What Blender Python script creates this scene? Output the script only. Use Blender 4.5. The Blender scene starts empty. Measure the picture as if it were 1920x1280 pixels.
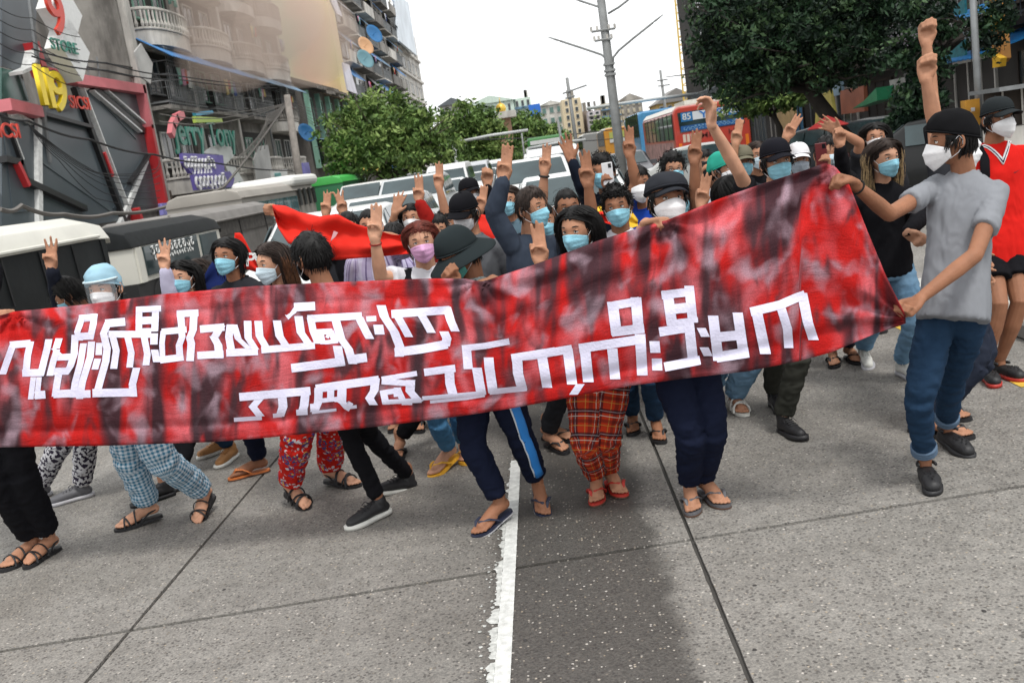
import bpy, bmesh, math, random
from mathutils.bvhtree import BVHTree
import numpy as np
from mathutils import Vector, Matrix, noise
RNG = random.Random(11)
C = bpy.context.scene.collection
SC = bpy.context.scene
# ------------------------------------------------------------------ camera
PIX_W, PIX_H, FPX = 1920.0, 1280.0, 1800.0
CAM = Vector((0.0, 0.0, 1.75))
HEAD, PITCH, ROLL = math.radians(2.93), math.radians(10.6), math.radians(8.5)
F0 = Vector((-math.sin(HEAD) * math.cos(PITCH), math.cos(HEAD) * math.cos(PITCH), -math.sin(PITCH)))
R0 = Vector((math.cos(HEAD), math.sin(HEAD), 0))
U0 = R0.cross(F0)
RX = R0 * math.cos(ROLL) - U0 * math.sin(ROLL)
UX = R0 * math.sin(ROLL) + U0 * math.cos(ROLL)
cam_data = bpy.data.cameras.new('camera')
cam_data.lens = 36 * FPX / PIX_W
cam_data.sensor_width = 36
cam_data.clip_start = 0.05
cam_data.clip_end = 3000
cam_data.dof.use_dof = True
cam_data.dof.focus_distance = 4.6
cam_data.dof.aperture_fstop = 6.3
cam = bpy.data.objects.new('camera', cam_data)
C.objects.link(cam)
M = Matrix.Identity(4)
for i in range(3):
    M[i][0], M[i][1], M[i][2], M[i][3] = RX[i], UX[i], -F0[i], CAM[i]
cam.matrix_world = M
SC.camera = cam
def P(px, py, Z):
    """world point seen at photo pixel (px, py) at forward distance Z"""
    return CAM + (F0 + RX * ((px - PIX_W / 2) / FPX) - UX * ((py - PIX_H / 2) / FPX)) * Z
def G(px, py, z=0.0):
    d = F0 + RX * ((px - PIX_W / 2) / FPX) - UX * ((py - PIX_H / 2) / FPX)
    return CAM + d * ((z - CAM.z) / d.z)
def depth(v):
    return (Vector(v) - CAM).dot(F0)
def proj(v):
    d = Vector(v) - CAM; z = d.dot(F0)
    return (PIX_W / 2 + FPX * d.dot(RX) / z, PIX_H / 2 - FPX * d.dot(UX) / z)
def atY(px, py, Y):
    """world point seen at a pixel on the vertical plane Y = const"""
    d = F0 + RX * ((px - PIX_W / 2) / FPX) - UX * ((py - PIX_H / 2) / FPX)
    return CAM + d * (Y / d.y)
def atX(px, py, X):
    d = F0 + RX * ((px - PIX_W / 2) / FPX) - UX * ((py - PIX_H / 2) / FPX)
    return CAM + d * (X / d.x)
# ------------------------------------------------------------------ world, sun, exposure
world = bpy.data.worlds.new('World'); SC.world = world; world.use_nodes = True
nt = world.node_tree; nt.nodes.clear()
sky = nt.nodes.new('ShaderNodeTexSky'); sky.sky_type = 'NISHITA'; sky.sun_disc = False
SUN_EL, SUN_ROT = math.radians(62), math.radians(150)
sky.sun_elevation = SUN_EL; sky.sun_rotation = SUN_ROT; sky.dust_density = 4; sky.air_density = 1.5
hsv = nt.nodes.new('ShaderNodeHueSaturation'); hsv.inputs['Saturation'].default_value = 0.12
nt.links.new(sky.outputs[0], hsv.inputs['Color'])
bg = nt.nodes.new('ShaderNodeBackground'); bg.inputs[1].default_value = 0.06
nt.links.new(hsv.outputs[0], bg.inputs[0])
bg2 = nt.nodes.new('ShaderNodeBackground'); bg2.inputs[1].default_value = 0.98
# an even cloud layer, slightly mottled
tc = nt.nodes.new('ShaderNodeTexCoord'); nz = nt.nodes.new('ShaderNodeTexNoise')
nz.inputs['Scale'].default_value = 2.2; nz.inputs['Detail'].default_value = 4
nt.links.new(tc.outputs['Generated'], nz.inputs['Vector'])
cr = nt.nodes.new('ShaderNodeValToRGB')
cr.color_ramp.elements[0].position = 0.35; cr.color_ramp.elements[0].color = (0.86, 0.875, 0.885, 1)
cr.color_ramp.elements[1].position = 0.6; cr.color_ramp.elements[1].color = (0.97, 0.975, 0.98, 1)
nt.links.new(nz.outputs[0], cr.inputs[0]); nt.links.new(cr.outputs[0], bg2.inputs[0])
mixw = nt.nodes.new('ShaderNodeMixShader'); mixw.inputs[0].default_value = 0.93
nt.links.new(bg.outputs[0], mixw.inputs[1]); nt.links.new(bg2.outputs[0], mixw.inputs[2])
wo = nt.nodes.new('ShaderNodeOutputWorld'); nt.links.new(mixw.outputs[0], wo.inputs[0])
sd = bpy.data.lights.new('sun', 'SUN'); sd.energy = 1.45; sd.angle = math.radians(11); sd.color = (1.0, 0.97, 0.92)
sun = bpy.data.objects.new('sun', sd); C.objects.link(sun)
sdir = Vector((math.sin(SUN_ROT) * math.cos(SUN_EL), math.cos(SUN_ROT) * math.cos(SUN_EL), math.sin(SUN_EL)))
sun.rotation_euler = sdir.to_track_quat('Z', 'Y').to_euler(); sun.location = (0, -5, 30)
SC.view_settings.view_transform = 'Standard'; SC.view_settings.look = 'None'
SC.view_settings.gamma = 1.0; SC.view_settings.exposure = 0.72; SC.view_settings.use_curve_mapping = False
SC.render.engine = 'CYCLES'
SC.cycles.max_bounces = 6; SC.cycles.diffuse_bounces = 3; SC.cycles.glossy_bounces = 2; SC.cycles.transparent_max_bounces = 12
try: SC.cycles.use_denoising = True
except Exception: pass
# ------------------------------------------------------------------ materials
_m = {}
def mat(name, col, rough=0.7, metal=0.0, var=0.0, scale=8.0, bump=0.0, bscale=None, spec=0.5, trans=0.0, coat=0.0, sss=0.0, grime=0.0):
    """principled material with noise variation in colour, optional bump"""
    if name in _m: return _m[name]
    m = bpy.data.materials.new(name); m.use_nodes = True; _m[name] = m
    n = m.node_tree.nodes; l = m.node_tree.links; b = n['Principled BSDF']
    b.inputs['Roughness'].default_value = rough; b.inputs['Metallic'].default_value = metal
    b.inputs['Specular IOR Level'].default_value = spec
    if coat: b.inputs['Coat Weight'].default_value = coat
    if sss:
        b.inputs['Subsurface Weight'].default_value = sss; b.inputs['Subsurface Radius'].default_value = (0.012, 0.005, 0.003)
        b.inputs['Subsurface Scale'].default_value = 1.0
    c = tuple(col) + (1,)
    if var or bump:
        t = n.new('ShaderNodeTexCoord')
        z = n.new('ShaderNodeTexNoise'); z.inputs['Scale'].default_value = scale; z.inputs['Detail'].default_value = 5
        l.new(t.outputs['Object'], z.inputs['Vector'])
        r = n.new('ShaderNodeValToRGB')
        lo = tuple(max(0, x * (1 - var)) for x in col) + (1,); hi = tuple(min(1, x * (1 + var)) for x in col) + (1,)
        r.color_ramp.elements[0].position = 0.3; r.color_ramp.elements[0].color = lo
        r.color_ramp.elements[1].position = 0.7; r.color_ramp.elements[1].color = hi
        l.new(z.outputs[0], r.inputs[0]); out = r.outputs[0]
        if grime:
            g = n.new('ShaderNodeTexNoise'); g.inputs['Scale'].default_value = 0.6; g.inputs['Detail'].default_value = 8
            g.inputs['Roughness'].default_value = 0.7
            mp = n.new('ShaderNodeMapping'); mp.inputs['Scale'].default_value = (1, 1, 0.25)
            l.new(t.outputs['Object'], mp.inputs[0]); l.new(mp.outputs[0], g.inputs['Vector'])
            gr = n.new('ShaderNodeValToRGB'); gr.color_ramp.elements[0].position = 0.42; gr.color_ramp.elements[1].position = 0.62
            gr.color_ramp.elements[0].color = (0, 0, 0, 1); gr.color_ramp.elements[1].color = (grime, grime, grime, 1)
            l.new(g.outputs[0], gr.inputs[0])
            mx = n.new('ShaderNodeMix'); mx.data_type = 'RGBA'
            l.new(gr.outputs[0], mx.inputs['Factor']); l.new(out, mx.inputs['A']); mx.inputs['B'].default_value = (0.06, 0.055, 0.05, 1)
            out = mx.outputs['Result']
        l.new(out, b.inputs['Base Color'])
        if bump:
            z2 = n.new('ShaderNodeTexNoise'); z2.inputs['Scale'].default_value = bscale or scale * 4; z2.inputs['Detail'].default_value = 4
            l.new(t.outputs['Object'], z2.inputs['Vector'])
            bp = n.new('ShaderNodeBump'); bp.inputs['Strength'].default_value = bump; bp.inputs['Distance'].default_value = 0.01
            l.new(z2.outputs[0], bp.inputs['Height']); l.new(bp.outputs[0], b.inputs['Normal'])
    else:
        b.inputs['Base Color'].default_value = c
    return m
def cloth(name, col, var=0.07, rough=0.9):
    return mat(name, col, rough=rough, var=var, scale=5, bump=0.14, bscale=260, spec=0.08)
def glass(name='tinted_glass', col=(0.02, 0.025, 0.028), rough=0.08):
    return mat(name, col, rough=rough, spec=0.8)
def paint(name, col, rough=0.38):
    return mat(name, col, rough=rough, var=0.08, scale=3, coat=0.12, spec=0.35)
# ------------------------------------------------------------------ mesh accumulation
class MB:
    def __init__(s): s.v = []; s.f = []; s.mi = []; s.n = 0; s.mats = []; s.cur = 0
    def use(s, m):
        if m not in s.mats: s.mats.append(m)
        s.cur = s.mats.index(m); return s
    def add(s, v, f):
        v = np.asarray(v, float).reshape(-1, 3); s.v.append(v)
        for q in f: s.f.append(tuple(i + s.n for i in q)); s.mi.append(s.cur)
        s.n += len(v); return s
    def box(s, c, h, R=None):
        p = np.array([[x, y, z] for x in (-1, 1) for y in (-1, 1) for z in (-1, 1)], float) * np.array(h)
        if R is not None: p = p @ np.array(R).T
        p = p + np.array(c)
        return s.add(p, [(0, 1, 3, 2), (4, 6, 7, 5), (0, 4, 5, 1), (2, 3, 7, 6), (0, 2, 6, 4), (1, 5, 7, 3)])
    def box2(s, lo, hi):
        lo = np.array(lo, float); hi = np.array(hi, float)
        return s.box((lo + hi) / 2, (hi - lo) / 2)
    def tube(s, pts, rad, seg=8, ax=None, flat=1.0, caps=True, round_=0):
        """loft along pts; rad scalar or list; ax: axis that is flattened by flat; round_: hemispherical ends"""
        pts = [np.array(p, float) for p in pts]; n = len(pts)
        rad = [rad] * n if np.isscalar(rad) else list(rad)
        if round_:
            d0 = pts[1] - pts[0]; d0 /= max(1e-9, np.linalg.norm(d0)); d1 = pts[-1] - pts[-2]; d1 /= max(1e-9, np.linalg.norm(d1))
            a = []; ra = []; b = []; rb = []
            for k in range(round_):
                t = math.pi / 2 * (k + 0.25) / (round_ + 0.25)
                a.append(pts[0] - d0 * rad[0] * math.cos(t)); ra.append(rad[0] * math.sin(t))
                b.append(pts[-1] + d1 * rad[-1] * math.cos(t)); rb.append(rad[-1] * math.sin(t))
            pts = a + pts + b[::-1]; rad = ra + rad + rb[::-1]; n = len(pts)
        P_ = np.array(pts); T = np.gradient(P_, axis=0); T /= np.maximum(1e-9, np.linalg.norm(T, axis=1))[:, None]
        if ax is None:
            ax0 = np.array([0, 0, 1.0]) if abs(T[0][2]) < 0.8 else np.array([1.0, 0, 0])
        else: ax0 = np.array(ax, float)
        V = []; cur = ax0
        an = np.linspace(0, 2 * math.pi, seg, endpoint=False)
        for i in range(n):
            t = T[i]; u = (ax0 if ax is not None else cur); u = u - t * np.dot(u, t); nu = np.linalg.norm(u)
            if nu < 1e-6: u = np.cross(t, [0.3, 0.8, 0.5]); nu = np.linalg.norm(u)
            u /= nu; cur = u; w = np.cross(t, u)
            V.append(P_[i] + rad[i] * (np.outer(np.cos(an) * flat, u) + np.outer(np.sin(an), w)))
        F = []
        for i in range(n - 1):
            for k in range(seg):
                k2 = (k + 1) % seg; F.append((i * seg + k, i * seg + k2, (i + 1) * seg + k2, (i + 1) * seg + k))
        if caps: F.append(tuple(range(seg))[::-1]); F.append(tuple((n - 1) * seg + k for k in range(seg)))
        return s.add(np.vstack(V), F)
    def loft(s, st, A, B, seg=20, e=2.3):
        """stations (centre, halfA, halfB) with super-ellipse cross sections in axes A, B"""
        A = np.array(A, float); B = np.array(B, float); V = []
        an = np.linspace(0, 2 * math.pi, seg, endpoint=False); ca = np.cos(an); sa = np.sin(an)
        xa = np.sign(ca) * np.abs(ca) ** (2 / e); xb = np.sign(sa) * np.abs(sa) ** (2 / e)
        for c, a, b in st: V.append(np.array(c, float) + np.outer(xa * a, A) + np.outer(xb * b, B))
        n = len(st); F = []
        for i in range(n - 1):
            for k in range(seg):
                k2 = (k + 1) % seg; F.append((i * seg + k, i * seg + k2, (i + 1) * seg + k2, (i + 1) * seg + k))
        F.append(tuple(range(seg))[::-1]); F.append(tuple((n - 1) * seg + k for k in range(seg)))
        return s.add(np.vstack(V), F)
    def ell(s, c, r, A=None, nu=12, nv=8):
        """ellipsoid; A: 3x3 columns = axes"""
        V = [(0, 0, 1)]
        for i in range(1, nv):
            t = math.pi * i / nv
            for k in range(nu): p = 2 * math.pi * k / nu; V.append((math.sin(t) * math.cos(p), math.sin(t) * math.sin(p), math.cos(t)))
        V.append((0, 0, -1)); V = np.array(V) * np.array(r)
        if A is not None: V = V @ np.array(A).T
        F = [(0, 1 + k, 1 + (k + 1) % nu) for k in range(nu)]
        for i in range(nv - 2):
            for k in range(nu): a = 1 + i * nu; F.append((a + k, a + nu + k, a + nu + (k + 1) % nu, a + (k + 1) % nu))
        a = 1 + (nv - 2) * nu; L = len(V) - 1
        F += [(L, a + (k + 1) % nu, a + k) for k in range(nu)]
        return s.add(V + np.array(c, float), F)
    def prism(s, poly, d, z0, z1, to=None):
        """poly 2D list extruded from z0 to z1; to: function (x,y,z)->world"""
        n = len(poly); V = [(x, y, z0) for x, y in poly] + [(x, y, z1) for x, y in poly]
        if to: V = [to(*p) for p in V]
        F = [tuple(range(n))[::-1], tuple(range(n, 2 * n))] + [(k, (k + 1) % n, n + (k + 1) % n, n + k) for k in range(n)]
        return s.add(V, F)
    def quad(s, a, b, c, d): return s.add([a, b, c, d], [(0, 1, 2, 3)])
    def mesh(s, name, smooth=False):
        me = bpy.data.meshes.new(name)
        V = np.vstack(s.v) if s.v else np.zeros((0, 3))
        me.from_pydata(V.tolist(), [], s.f)
        for m in s.mats: me.materials.append(m)
        if len(s.mats) > 1: me.polygons.foreach_set('material_index', s.mi)
        if smooth: me.polygons.foreach_set('use_smooth', [True] * len(me.polygons))
        me.update(); return me
    def obj(s, name, m=None, parent=None, smooth=False, origin=None, fix=True):
        me = s.mesh(name, smooth)
        if m is not None and not s.mats: me.materials.append(m)
        if fix:
            bm = bmesh.new(); bm.from_mesh(me); bmesh.ops.recalc_face_normals(bm, faces=bm.faces); bm.to_mesh(me); bm.free()
        return link(name, me, parent, origin)
def wpos(o):
    p = Vector((0, 0, 0))
    while o is not None: p = p + Vector(o.location); o = o.parent
    return p
def link(name, me, parent=None, origin=None):
    """world-space mesh data -> object; the data is moved so that it sits relative to origin / parent"""
    o = bpy.data.objects.new(name, me); C.objects.link(o)
    if parent is not None:
        o.parent = parent; off = -wpos(parent)
        if origin is not None: off = -Vector(origin); o.location = Vector(origin) - wpos(parent)
        me.transform(Matrix.Translation(off))
    elif origin is not None:
        o.location = Vector(origin); me.transform(Matrix.Translation(-Vector(origin)))
    return o
def tag(o, label=None, cat=None, group=None, kind=None):
    if label: o['label'] = label
    if cat: o['category'] = cat
    if group: o['group'] = group
    if kind: o['kind'] = kind
    return o
def empty(name, loc, label=None, cat=None, group=None):
    o = bpy.data.objects.new(name, None); o.location = loc; o.empty_display_size = 0.2; C.objects.link(o)
    return tag(o, label, cat, group)
def copy_tree(o, parent=None):
    c = o.copy(); C.objects.link(c)
    if parent is not None: c.parent = parent
    for ch in [x for x in bpy.data.objects if x.parent == o]: copy_tree(ch, c)
    return c
_rm = None
def remesh(mb, vox, smooth_it=2, ratio=None):
    """fuse overlapping closed pieces into one continuous surface"""
    me = mb.mesh('tmp'); o = bpy.data.objects.new('tmp', me); C.objects.link(o)
    r = o.modifiers.new('r', 'REMESH'); r.mode = 'VOXEL'; r.voxel_size = vox; r.use_smooth_shade = True
    if smooth_it:
        k = o.modifiers.new('s', 'SMOOTH'); k.factor = 0.5; k.iterations = smooth_it
    if ratio:
        d = o.modifiers.new('d', 'DECIMATE'); d.ratio = ratio
    dg = bpy.context.evaluated_depsgraph_get(); dg.update()
    out = bpy.data.meshes.new_from_object(o.evaluated_get(dg), depsgraph=dg)
    bpy.data.objects.remove(o); bpy.data.meshes.remove(me)
    out.polygons.foreach_set('use_smooth', [True] * len(out.polygons))
    return out
def co(me):
    a = np.empty(len(me.vertices) * 3); me.vertices.foreach_get('co', a); return a.reshape(-1, 3)
def setco(me, a): me.vertices.foreach_set('co', np.ascontiguousarray(a).ravel()); me.update()
def mesh_to_mb(mb, me):
    mb.add(co(me), [tuple(p.vertices) for p in me.polygons]); return mb
TAU = 2 * math.pi
# ------------------------------------------------------------------ helpers for the street
FX = -16.0
def V(*a): return Vector(a)
def put(name, mesh, loc, parent=None, rz=0.0, scale=None):
    o = bpy.data.objects.new(name, mesh); C.objects.link(o)
    if parent is not None: o.parent = parent; o.location = Vector(loc) - wpos(parent)
    else: o.location = loc
    o.rotation_euler = (0, 0, rz)
    if scale: o.scale = scale
    return o
_bx = {}
def boxmesh(name, hx, hy, hz, m):
    k = (name, round(hx, 3), round(hy, 3), round(hz, 3), m.name)
    if k not in _bx: b = MB(); b.use(m); b.box((0, 0, 0), (hx, hy, hz)); _bx[k] = b.mesh(name)
    return _bx[k]
def text(name, body, origin, right, up, size, m, parent=None, ext=0.01, align='CENTER', sx=1.0):
    cu = bpy.data.curves.new(name, 'FONT'); cu.body = body; cu.size = size; cu.extrude = ext; cu.align_x = align; cu.align_y = 'CENTER'; cu.offset = size * 0.012
    cu.materials.append(m); o = bpy.data.objects.new(name, cu); C.objects.link(o)
    r = Vector(right).normalized(); u = Vector(up); u = (u - r * u.dot(r)).normalized(); n = r.cross(u)
    R = Matrix((r * sx, u, n)).transposed().to_4x4()
    p = Vector(origin) - (wpos(parent) if parent is not None else Vector((0, 0, 0)))
    if parent is not None: o.parent = parent
    o.matrix_local = Matrix.Translation(p) @ R
    dg = bpy.context.evaluated_depsgraph_get(); me = bpy.data.meshes.new_from_object(o.evaluated_get(dg), depsgraph=dg); o2 = bpy.data.objects.new(name, me); C.objects.link(o2); o2.parent = parent; o2.matrix_local = o.matrix_local.copy(); bpy.data.objects.remove(o)
    return o2
def glyphs(name, origin, right, up, w, h, n, m, parent, seed=0, th=0.12):
    """a line of round Burmese-like characters, w x h metres"""
    R = random.Random(seed); r = Vector(right).normalized(); u = Vector(up).normalized(); nn = r.cross(u).normalized(); mb = MB(); cw = w / n
    for i in range(n):
        cx = (i + 0.5) * cw - w / 2; k = R.randrange(5); rr = min(cw * 0.40, h * 0.36); a0 = R.uniform(0, 6.3); sp = TAU if k in (0, 3) else 4.7
        pts = [Vector(origin) + r * (cx + rr * math.cos(a0 + t)) + u * (rr * math.sin(a0 + t)) for t in np.linspace(0, sp, 9)]
        mb.tube([tuple(p) for p in pts], h * th * 0.5, 4, caps=False)
        if k in (1, 3): mb.tube([tuple(Vector(origin) + r * (cx - rr) + u * (rr * 1.45)), tuple(Vector(origin) + r * (cx + rr * .6) + u * (rr * 1.5))], h * th * 0.5, 4)
        if k in (2, 4): mb.tube([tuple(Vector(origin) + r * (cx + rr) - u * (rr * 0.5)), tuple(Vector(origin) + r * (cx + rr) - u * (rr * 1.6))], h * th * 0.5, 4)
    return mb.obj(name, m, parent)
def fp(px, py, X=FX): p = atX(px, py, X); return p
def fpoly(name, pts, m, parent=None, X=FX, t=0.08, origin=None):
    """outline traced on the plane x = X, given real thickness t (towards the street)"""
    s = 1 if X < 0 else -1; P3 = [atX(x, y, X) for x, y in pts]; mb = MB(); n = len(P3)
    mb.add([tuple(p) for p in P3] + [(p[0] + s * t, p[1], p[2]) for p in P3], [tuple(range(n)), tuple(range(n, 2 * n))[::-1]] + [(k, (k + 1) % n, n + (k + 1) % n, n + k) for k in range(n)])
    return mb.obj(name, m, parent)
def fstrip(name, pts, w, m, parent=None, X=FX, t=0.10):
    s = 1 if X < 0 else -1; mb = MB(); P3 = [atX(x, y, X) for x, y in pts]
    mb.tube([(X + s * t / 2, p[1], p[2]) for p in P3], 1, 4, ax=(1, 0, 0)); mb.v = []; mb.f = []; mb.mi = []; mb.n = 0
    for a, b in zip(P3, P3[1:]):
        d = Vector((0, b[1] - a[1], b[2] - a[2])).normalized(); nrm_ = Vector((0, -d[2], d[1])) * (w / 2)
        A_, B_ = Vector((X, a[1], a[2])) - d * w * 0.3, Vector((X, b[1], b[2])) + d * w * 0.3; V_ = []
        for q in (0, s * t):
            for p, sg in ((A_, -1), (A_, 1), (B_, 1), (B_, -1)): v = p + nrm_ * sg; V_.append((v[0] + q, v[1], v[2]))
        mb.add(V_, [(0, 1, 2, 3), (7, 6, 5, 4), (0, 4, 5, 1), (1, 5, 6, 2), (2, 6, 7, 3), (3, 7, 4, 0)])
    return mb.obj(name, m, parent)
# ------------------------------------------------------------------ ground
def ground_mat(name, kind='slab'):
    m = bpy.data.materials.new(name); m.use_nodes = True; n = m.node_tree.nodes; l = m.node_tree.links; b = n['Principled BSDF']; b.inputs['Specular IOR Level'].default_value = 0.35
    ge = n.new('ShaderNodeNewGeometry'); pos = ge.outputs['Position']
    def nz(sc, det=4, rough=0.5, off=0.0, stretch=(1, 1, 1)):
        mp = n.new('ShaderNodeMapping'); mp.inputs['Location'].default_value = (off, off * 1.3, 0); mp.inputs['Scale'].default_value = stretch; l.new(pos, mp.inputs[0])
        z = n.new('ShaderNodeTexNoise'); z.inputs['Scale'].default_value = sc; z.inputs['Detail'].default_value = det; z.inputs['Roughness'].default_value = rough; l.new(mp.outputs[0], z.inputs['Vector']); return z.outputs[0]
    def ramp(i, a, b_, ca, cb):
        r = n.new('ShaderNodeValToRGB'); r.color_ramp.elements[0].position = a; r.color_ramp.elements[1].position = b_; r.color_ramp.elements[0].color = tuple(ca) + (1,); r.color_ramp.elements[1].color = tuple(cb) + (1,); l.new(i, r.inputs[0]); return r.outputs[0]
    def mixc(f, a, c, bt='MIX'):
        x = n.new('ShaderNodeMix'); x.data_type = 'RGBA'; x.blend_type = bt
        if isinstance(f, (int, float)): x.inputs['Factor'].default_value = f
        else: l.new(f, x.inputs['Factor'])
        for k, v in (('A', a), ('B', c)):
            if isinstance(v, tuple): x.inputs[k].default_value = v + (1,)
            else: l.new(v, x.inputs[k])
        return x.outputs['Result']
    def mth(op, a, b_):
        x = n.new('ShaderNodeMath'); x.operation = op
        for i, v in enumerate((a, b_)):
            if isinstance(v, (int, float)): x.inputs[i].default_value = v
            else: l.new(v, x.inputs[i])
        return x.outputs[0]
    base = ramp(nz(1.3, 6, 0.6), 0.3, 0.72, (0.225, 0.215, 0.198), (0.340, 0.328, 0.306))
    c = mixc(ramp(nz(9, 5, 0.65, 4), 0.40, 0.66, (0, 0, 0), (0.55, 0.55, 0.55)), base, (0.175, 0.166, 0.152))
    c = mixc(ramp(nz(0.45, 5, 0.6, 9), 0.50, 0.72, (0, 0, 0), (0.45, 0.45, 0.45)), c, (0.185, 0.165, 0.142))
    # damp dark band between the centre line and the next joint
    sx = n.new('ShaderNodeSeparateXYZ'); l.new(pos, sx.inputs[0]); X_ = mth('ADD', sx.outputs[0], mth('MULTIPLY', mth('SUBTRACT', nz(2.6, 5, 0.6, 2), 0.5), 0.22))
    Yb = sx.outputs[1]
    def sm(v, a, b_):
        mr = n.new('ShaderNodeMapRange'); mr.interpolation_type = 'SMOOTHSTEP'; l.new(v, mr.inputs['Value']); mr.inputs['From Min'].default_value = a; mr.inputs['From Max'].default_value = b_; return mr.outputs['Result']
    band = mth('MULTIPLY', sm(X_, -0.50, -0.34), mth('SUBTRACT', 1.0, sm(X_, 0.24, 0.36)))
    band = mth('MULTIPLY', band, mth('SUBTRACT', 1.0, mth('MULTIPLY', sm(Yb, 5.2, 9.0), 0.55)))
    soft = mth('MULTIPLY', sm(X_, -1.1, -0.40), mth('SUBTRACT', 1.0, sm(X_, -0.36, -0.32)))
    c = mixc(mth('MULTIPLY', band, 0.86), c, (0.070, 0.066, 0.060))
    c = mixc(mth('MULTIPLY', soft, 0.34), c, (0.075, 0.070, 0.062))
    # aggregate: pale and dark chips of stone
    vo = n.new('ShaderNodeTexVoronoi'); vo.inputs['Scale'].default_value = 70; l.new(pos, vo.inputs['Vector'])
    sc_ = n.new('ShaderNodeSeparateColor'); l.new(vo.outputs['Color'], sc_.inputs[0])
    chip = mth('MULTIPLY', mth('LESS_THAN', vo.outputs['Distance'], 0.36), mth('GREATER_THAN', sc_.outputs[0], 0.86))
    c = mixc(mth('MULTIPLY', chip, 0.85), c, mixc(sc_.outputs[1], (0.36, 0.30, 0.22), (0.62, 0.60, 0.57)))
    chip2 = mth('MULTIPLY', mth('LESS_THAN', vo.outputs['Distance'], 0.42), mth('GREATER_THAN', sc_.outputs[2], 0.78))
    c = mixc(mth('MULTIPLY', chip2, 0.62), c, (0.055, 0.050, 0.048))
    vo2 = n.new('ShaderNodeTexVoronoi'); vo2.inputs['Scale'].default_value = 150; l.new(pos, vo2.inputs['Vector']); s2 = n.new('ShaderNodeSeparateColor'); l.new(vo2.outputs['Color'], s2.inputs[0])
    c = mixc(0.42, c, ramp(s2.outputs[0], 0.1, 0.9, (0.03, 0.03, 0.03), (0.46, 0.44, 0.42)), 'OVERLAY')
    l.new(c, b.inputs['Base Color'])
    r = ramp(nz(3, 3), 0.3, 0.7, (0.62,) * 3, (0.85,) * 3); rr = mixc(band, r, (0.50, 0.50, 0.50)); l.new(rr, b.inputs['Roughness'])
    bp = n.new('ShaderNodeBump'); bp.inputs['Strength'].default_value = 0.55; bp.inputs['Distance'].default_value = 0.004; l.new(mth('ADD', vo.outputs['Distance'], nz(60, 4, 0.7)), bp.inputs['Height']); l.new(bp.outputs[0], b.inputs['Normal'])
    return m
GM = ground_mat('road_concrete')
mb = MB(); mb.quad((-400, -40, -0.016), (400, -40, -0.016), (400, 1500, -0.016), (-400, 1500, -0.016))
tag(mb.obj('ground', mat('ground_dark', (0.06, 0.057, 0.052), rough=0.9, var=0.2)), kind='structure')
road = tag(empty('road', (0, 20, 0)), kind='structure')
# cast slabs with open joints; the transverse joints run slightly askew as in the street
def cross(y0, x): return y0 + 0.080 * x
xs = [-9.5, -6.95, -4.5, -2.03, 0.455, 2.78, 5.2, 8.2]; ys = [-1.4, 3.99, 9.4, 14.8, 20.2, 25.6, 31.0]
R_ = random.Random(4)
for i in range(len(xs) - 1):
    for j in range(len(ys) - 1):
        g_ = 0.0085; x0, x1 = xs[i] + g_, xs[i + 1] - g_; y0, y1 = ys[j] + g_ * 1.5, ys[j + 1] - g_ * 1.5; mb = MB(); N = 60; top = []
        # slightly crumbled edges
        def edge(a, b):
            m_ = max(2, int((Vector(b) - Vector(a)).length / (0.05 if j < 1 else 0.4))); d = (Vector(b) - Vector(a)) / m_; nn = Vector((-d[1], d[0], 0)).normalized()
            return [tuple(Vector(a) + d * k + nn * (0.006 * abs(noise.noise(Vector((a[0] * 3 + k * 0.9, a[1] * 5 + i, j)))) if 0 < k else 0)) for k in range(m_)]
        c4 = [(x0, cross(y0, x0), 0), (x1, cross(y0, x1), 0), (x1, cross(y1, x1), 0), (x0, cross(y1, x0), 0)]
        for a, b in zip(c4, c4[1:] + c4[:1]): top += edge(a, b)
        n_ = len(top); mb.add(top + [(p[0], p[1], -0.015) for p in top], [tuple(range(n_))] + [(k, n_ + k, n_ + (k + 1) % n_, (k + 1) % n_) for k in range(n_)])
        mb.obj('slab', GM, road)
mb = MB()
for (x0, x1, y0, y1) in ((-15.2, -9.5, -5, 420), (-9.49, 8.2, 33.5, 420), (8.21, 9.0, 2, 420)): mb.box2((x0, y0, -0.014), (x1, y1, 0.0))
mb.quad((-9.49, 30.26, 0.0), (8.2, 31.67, 0.0), (8.2, 33.5, 0.0), (-9.49, 33.5, 0.0))
mb.obj('road_surface', GM, road)
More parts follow.
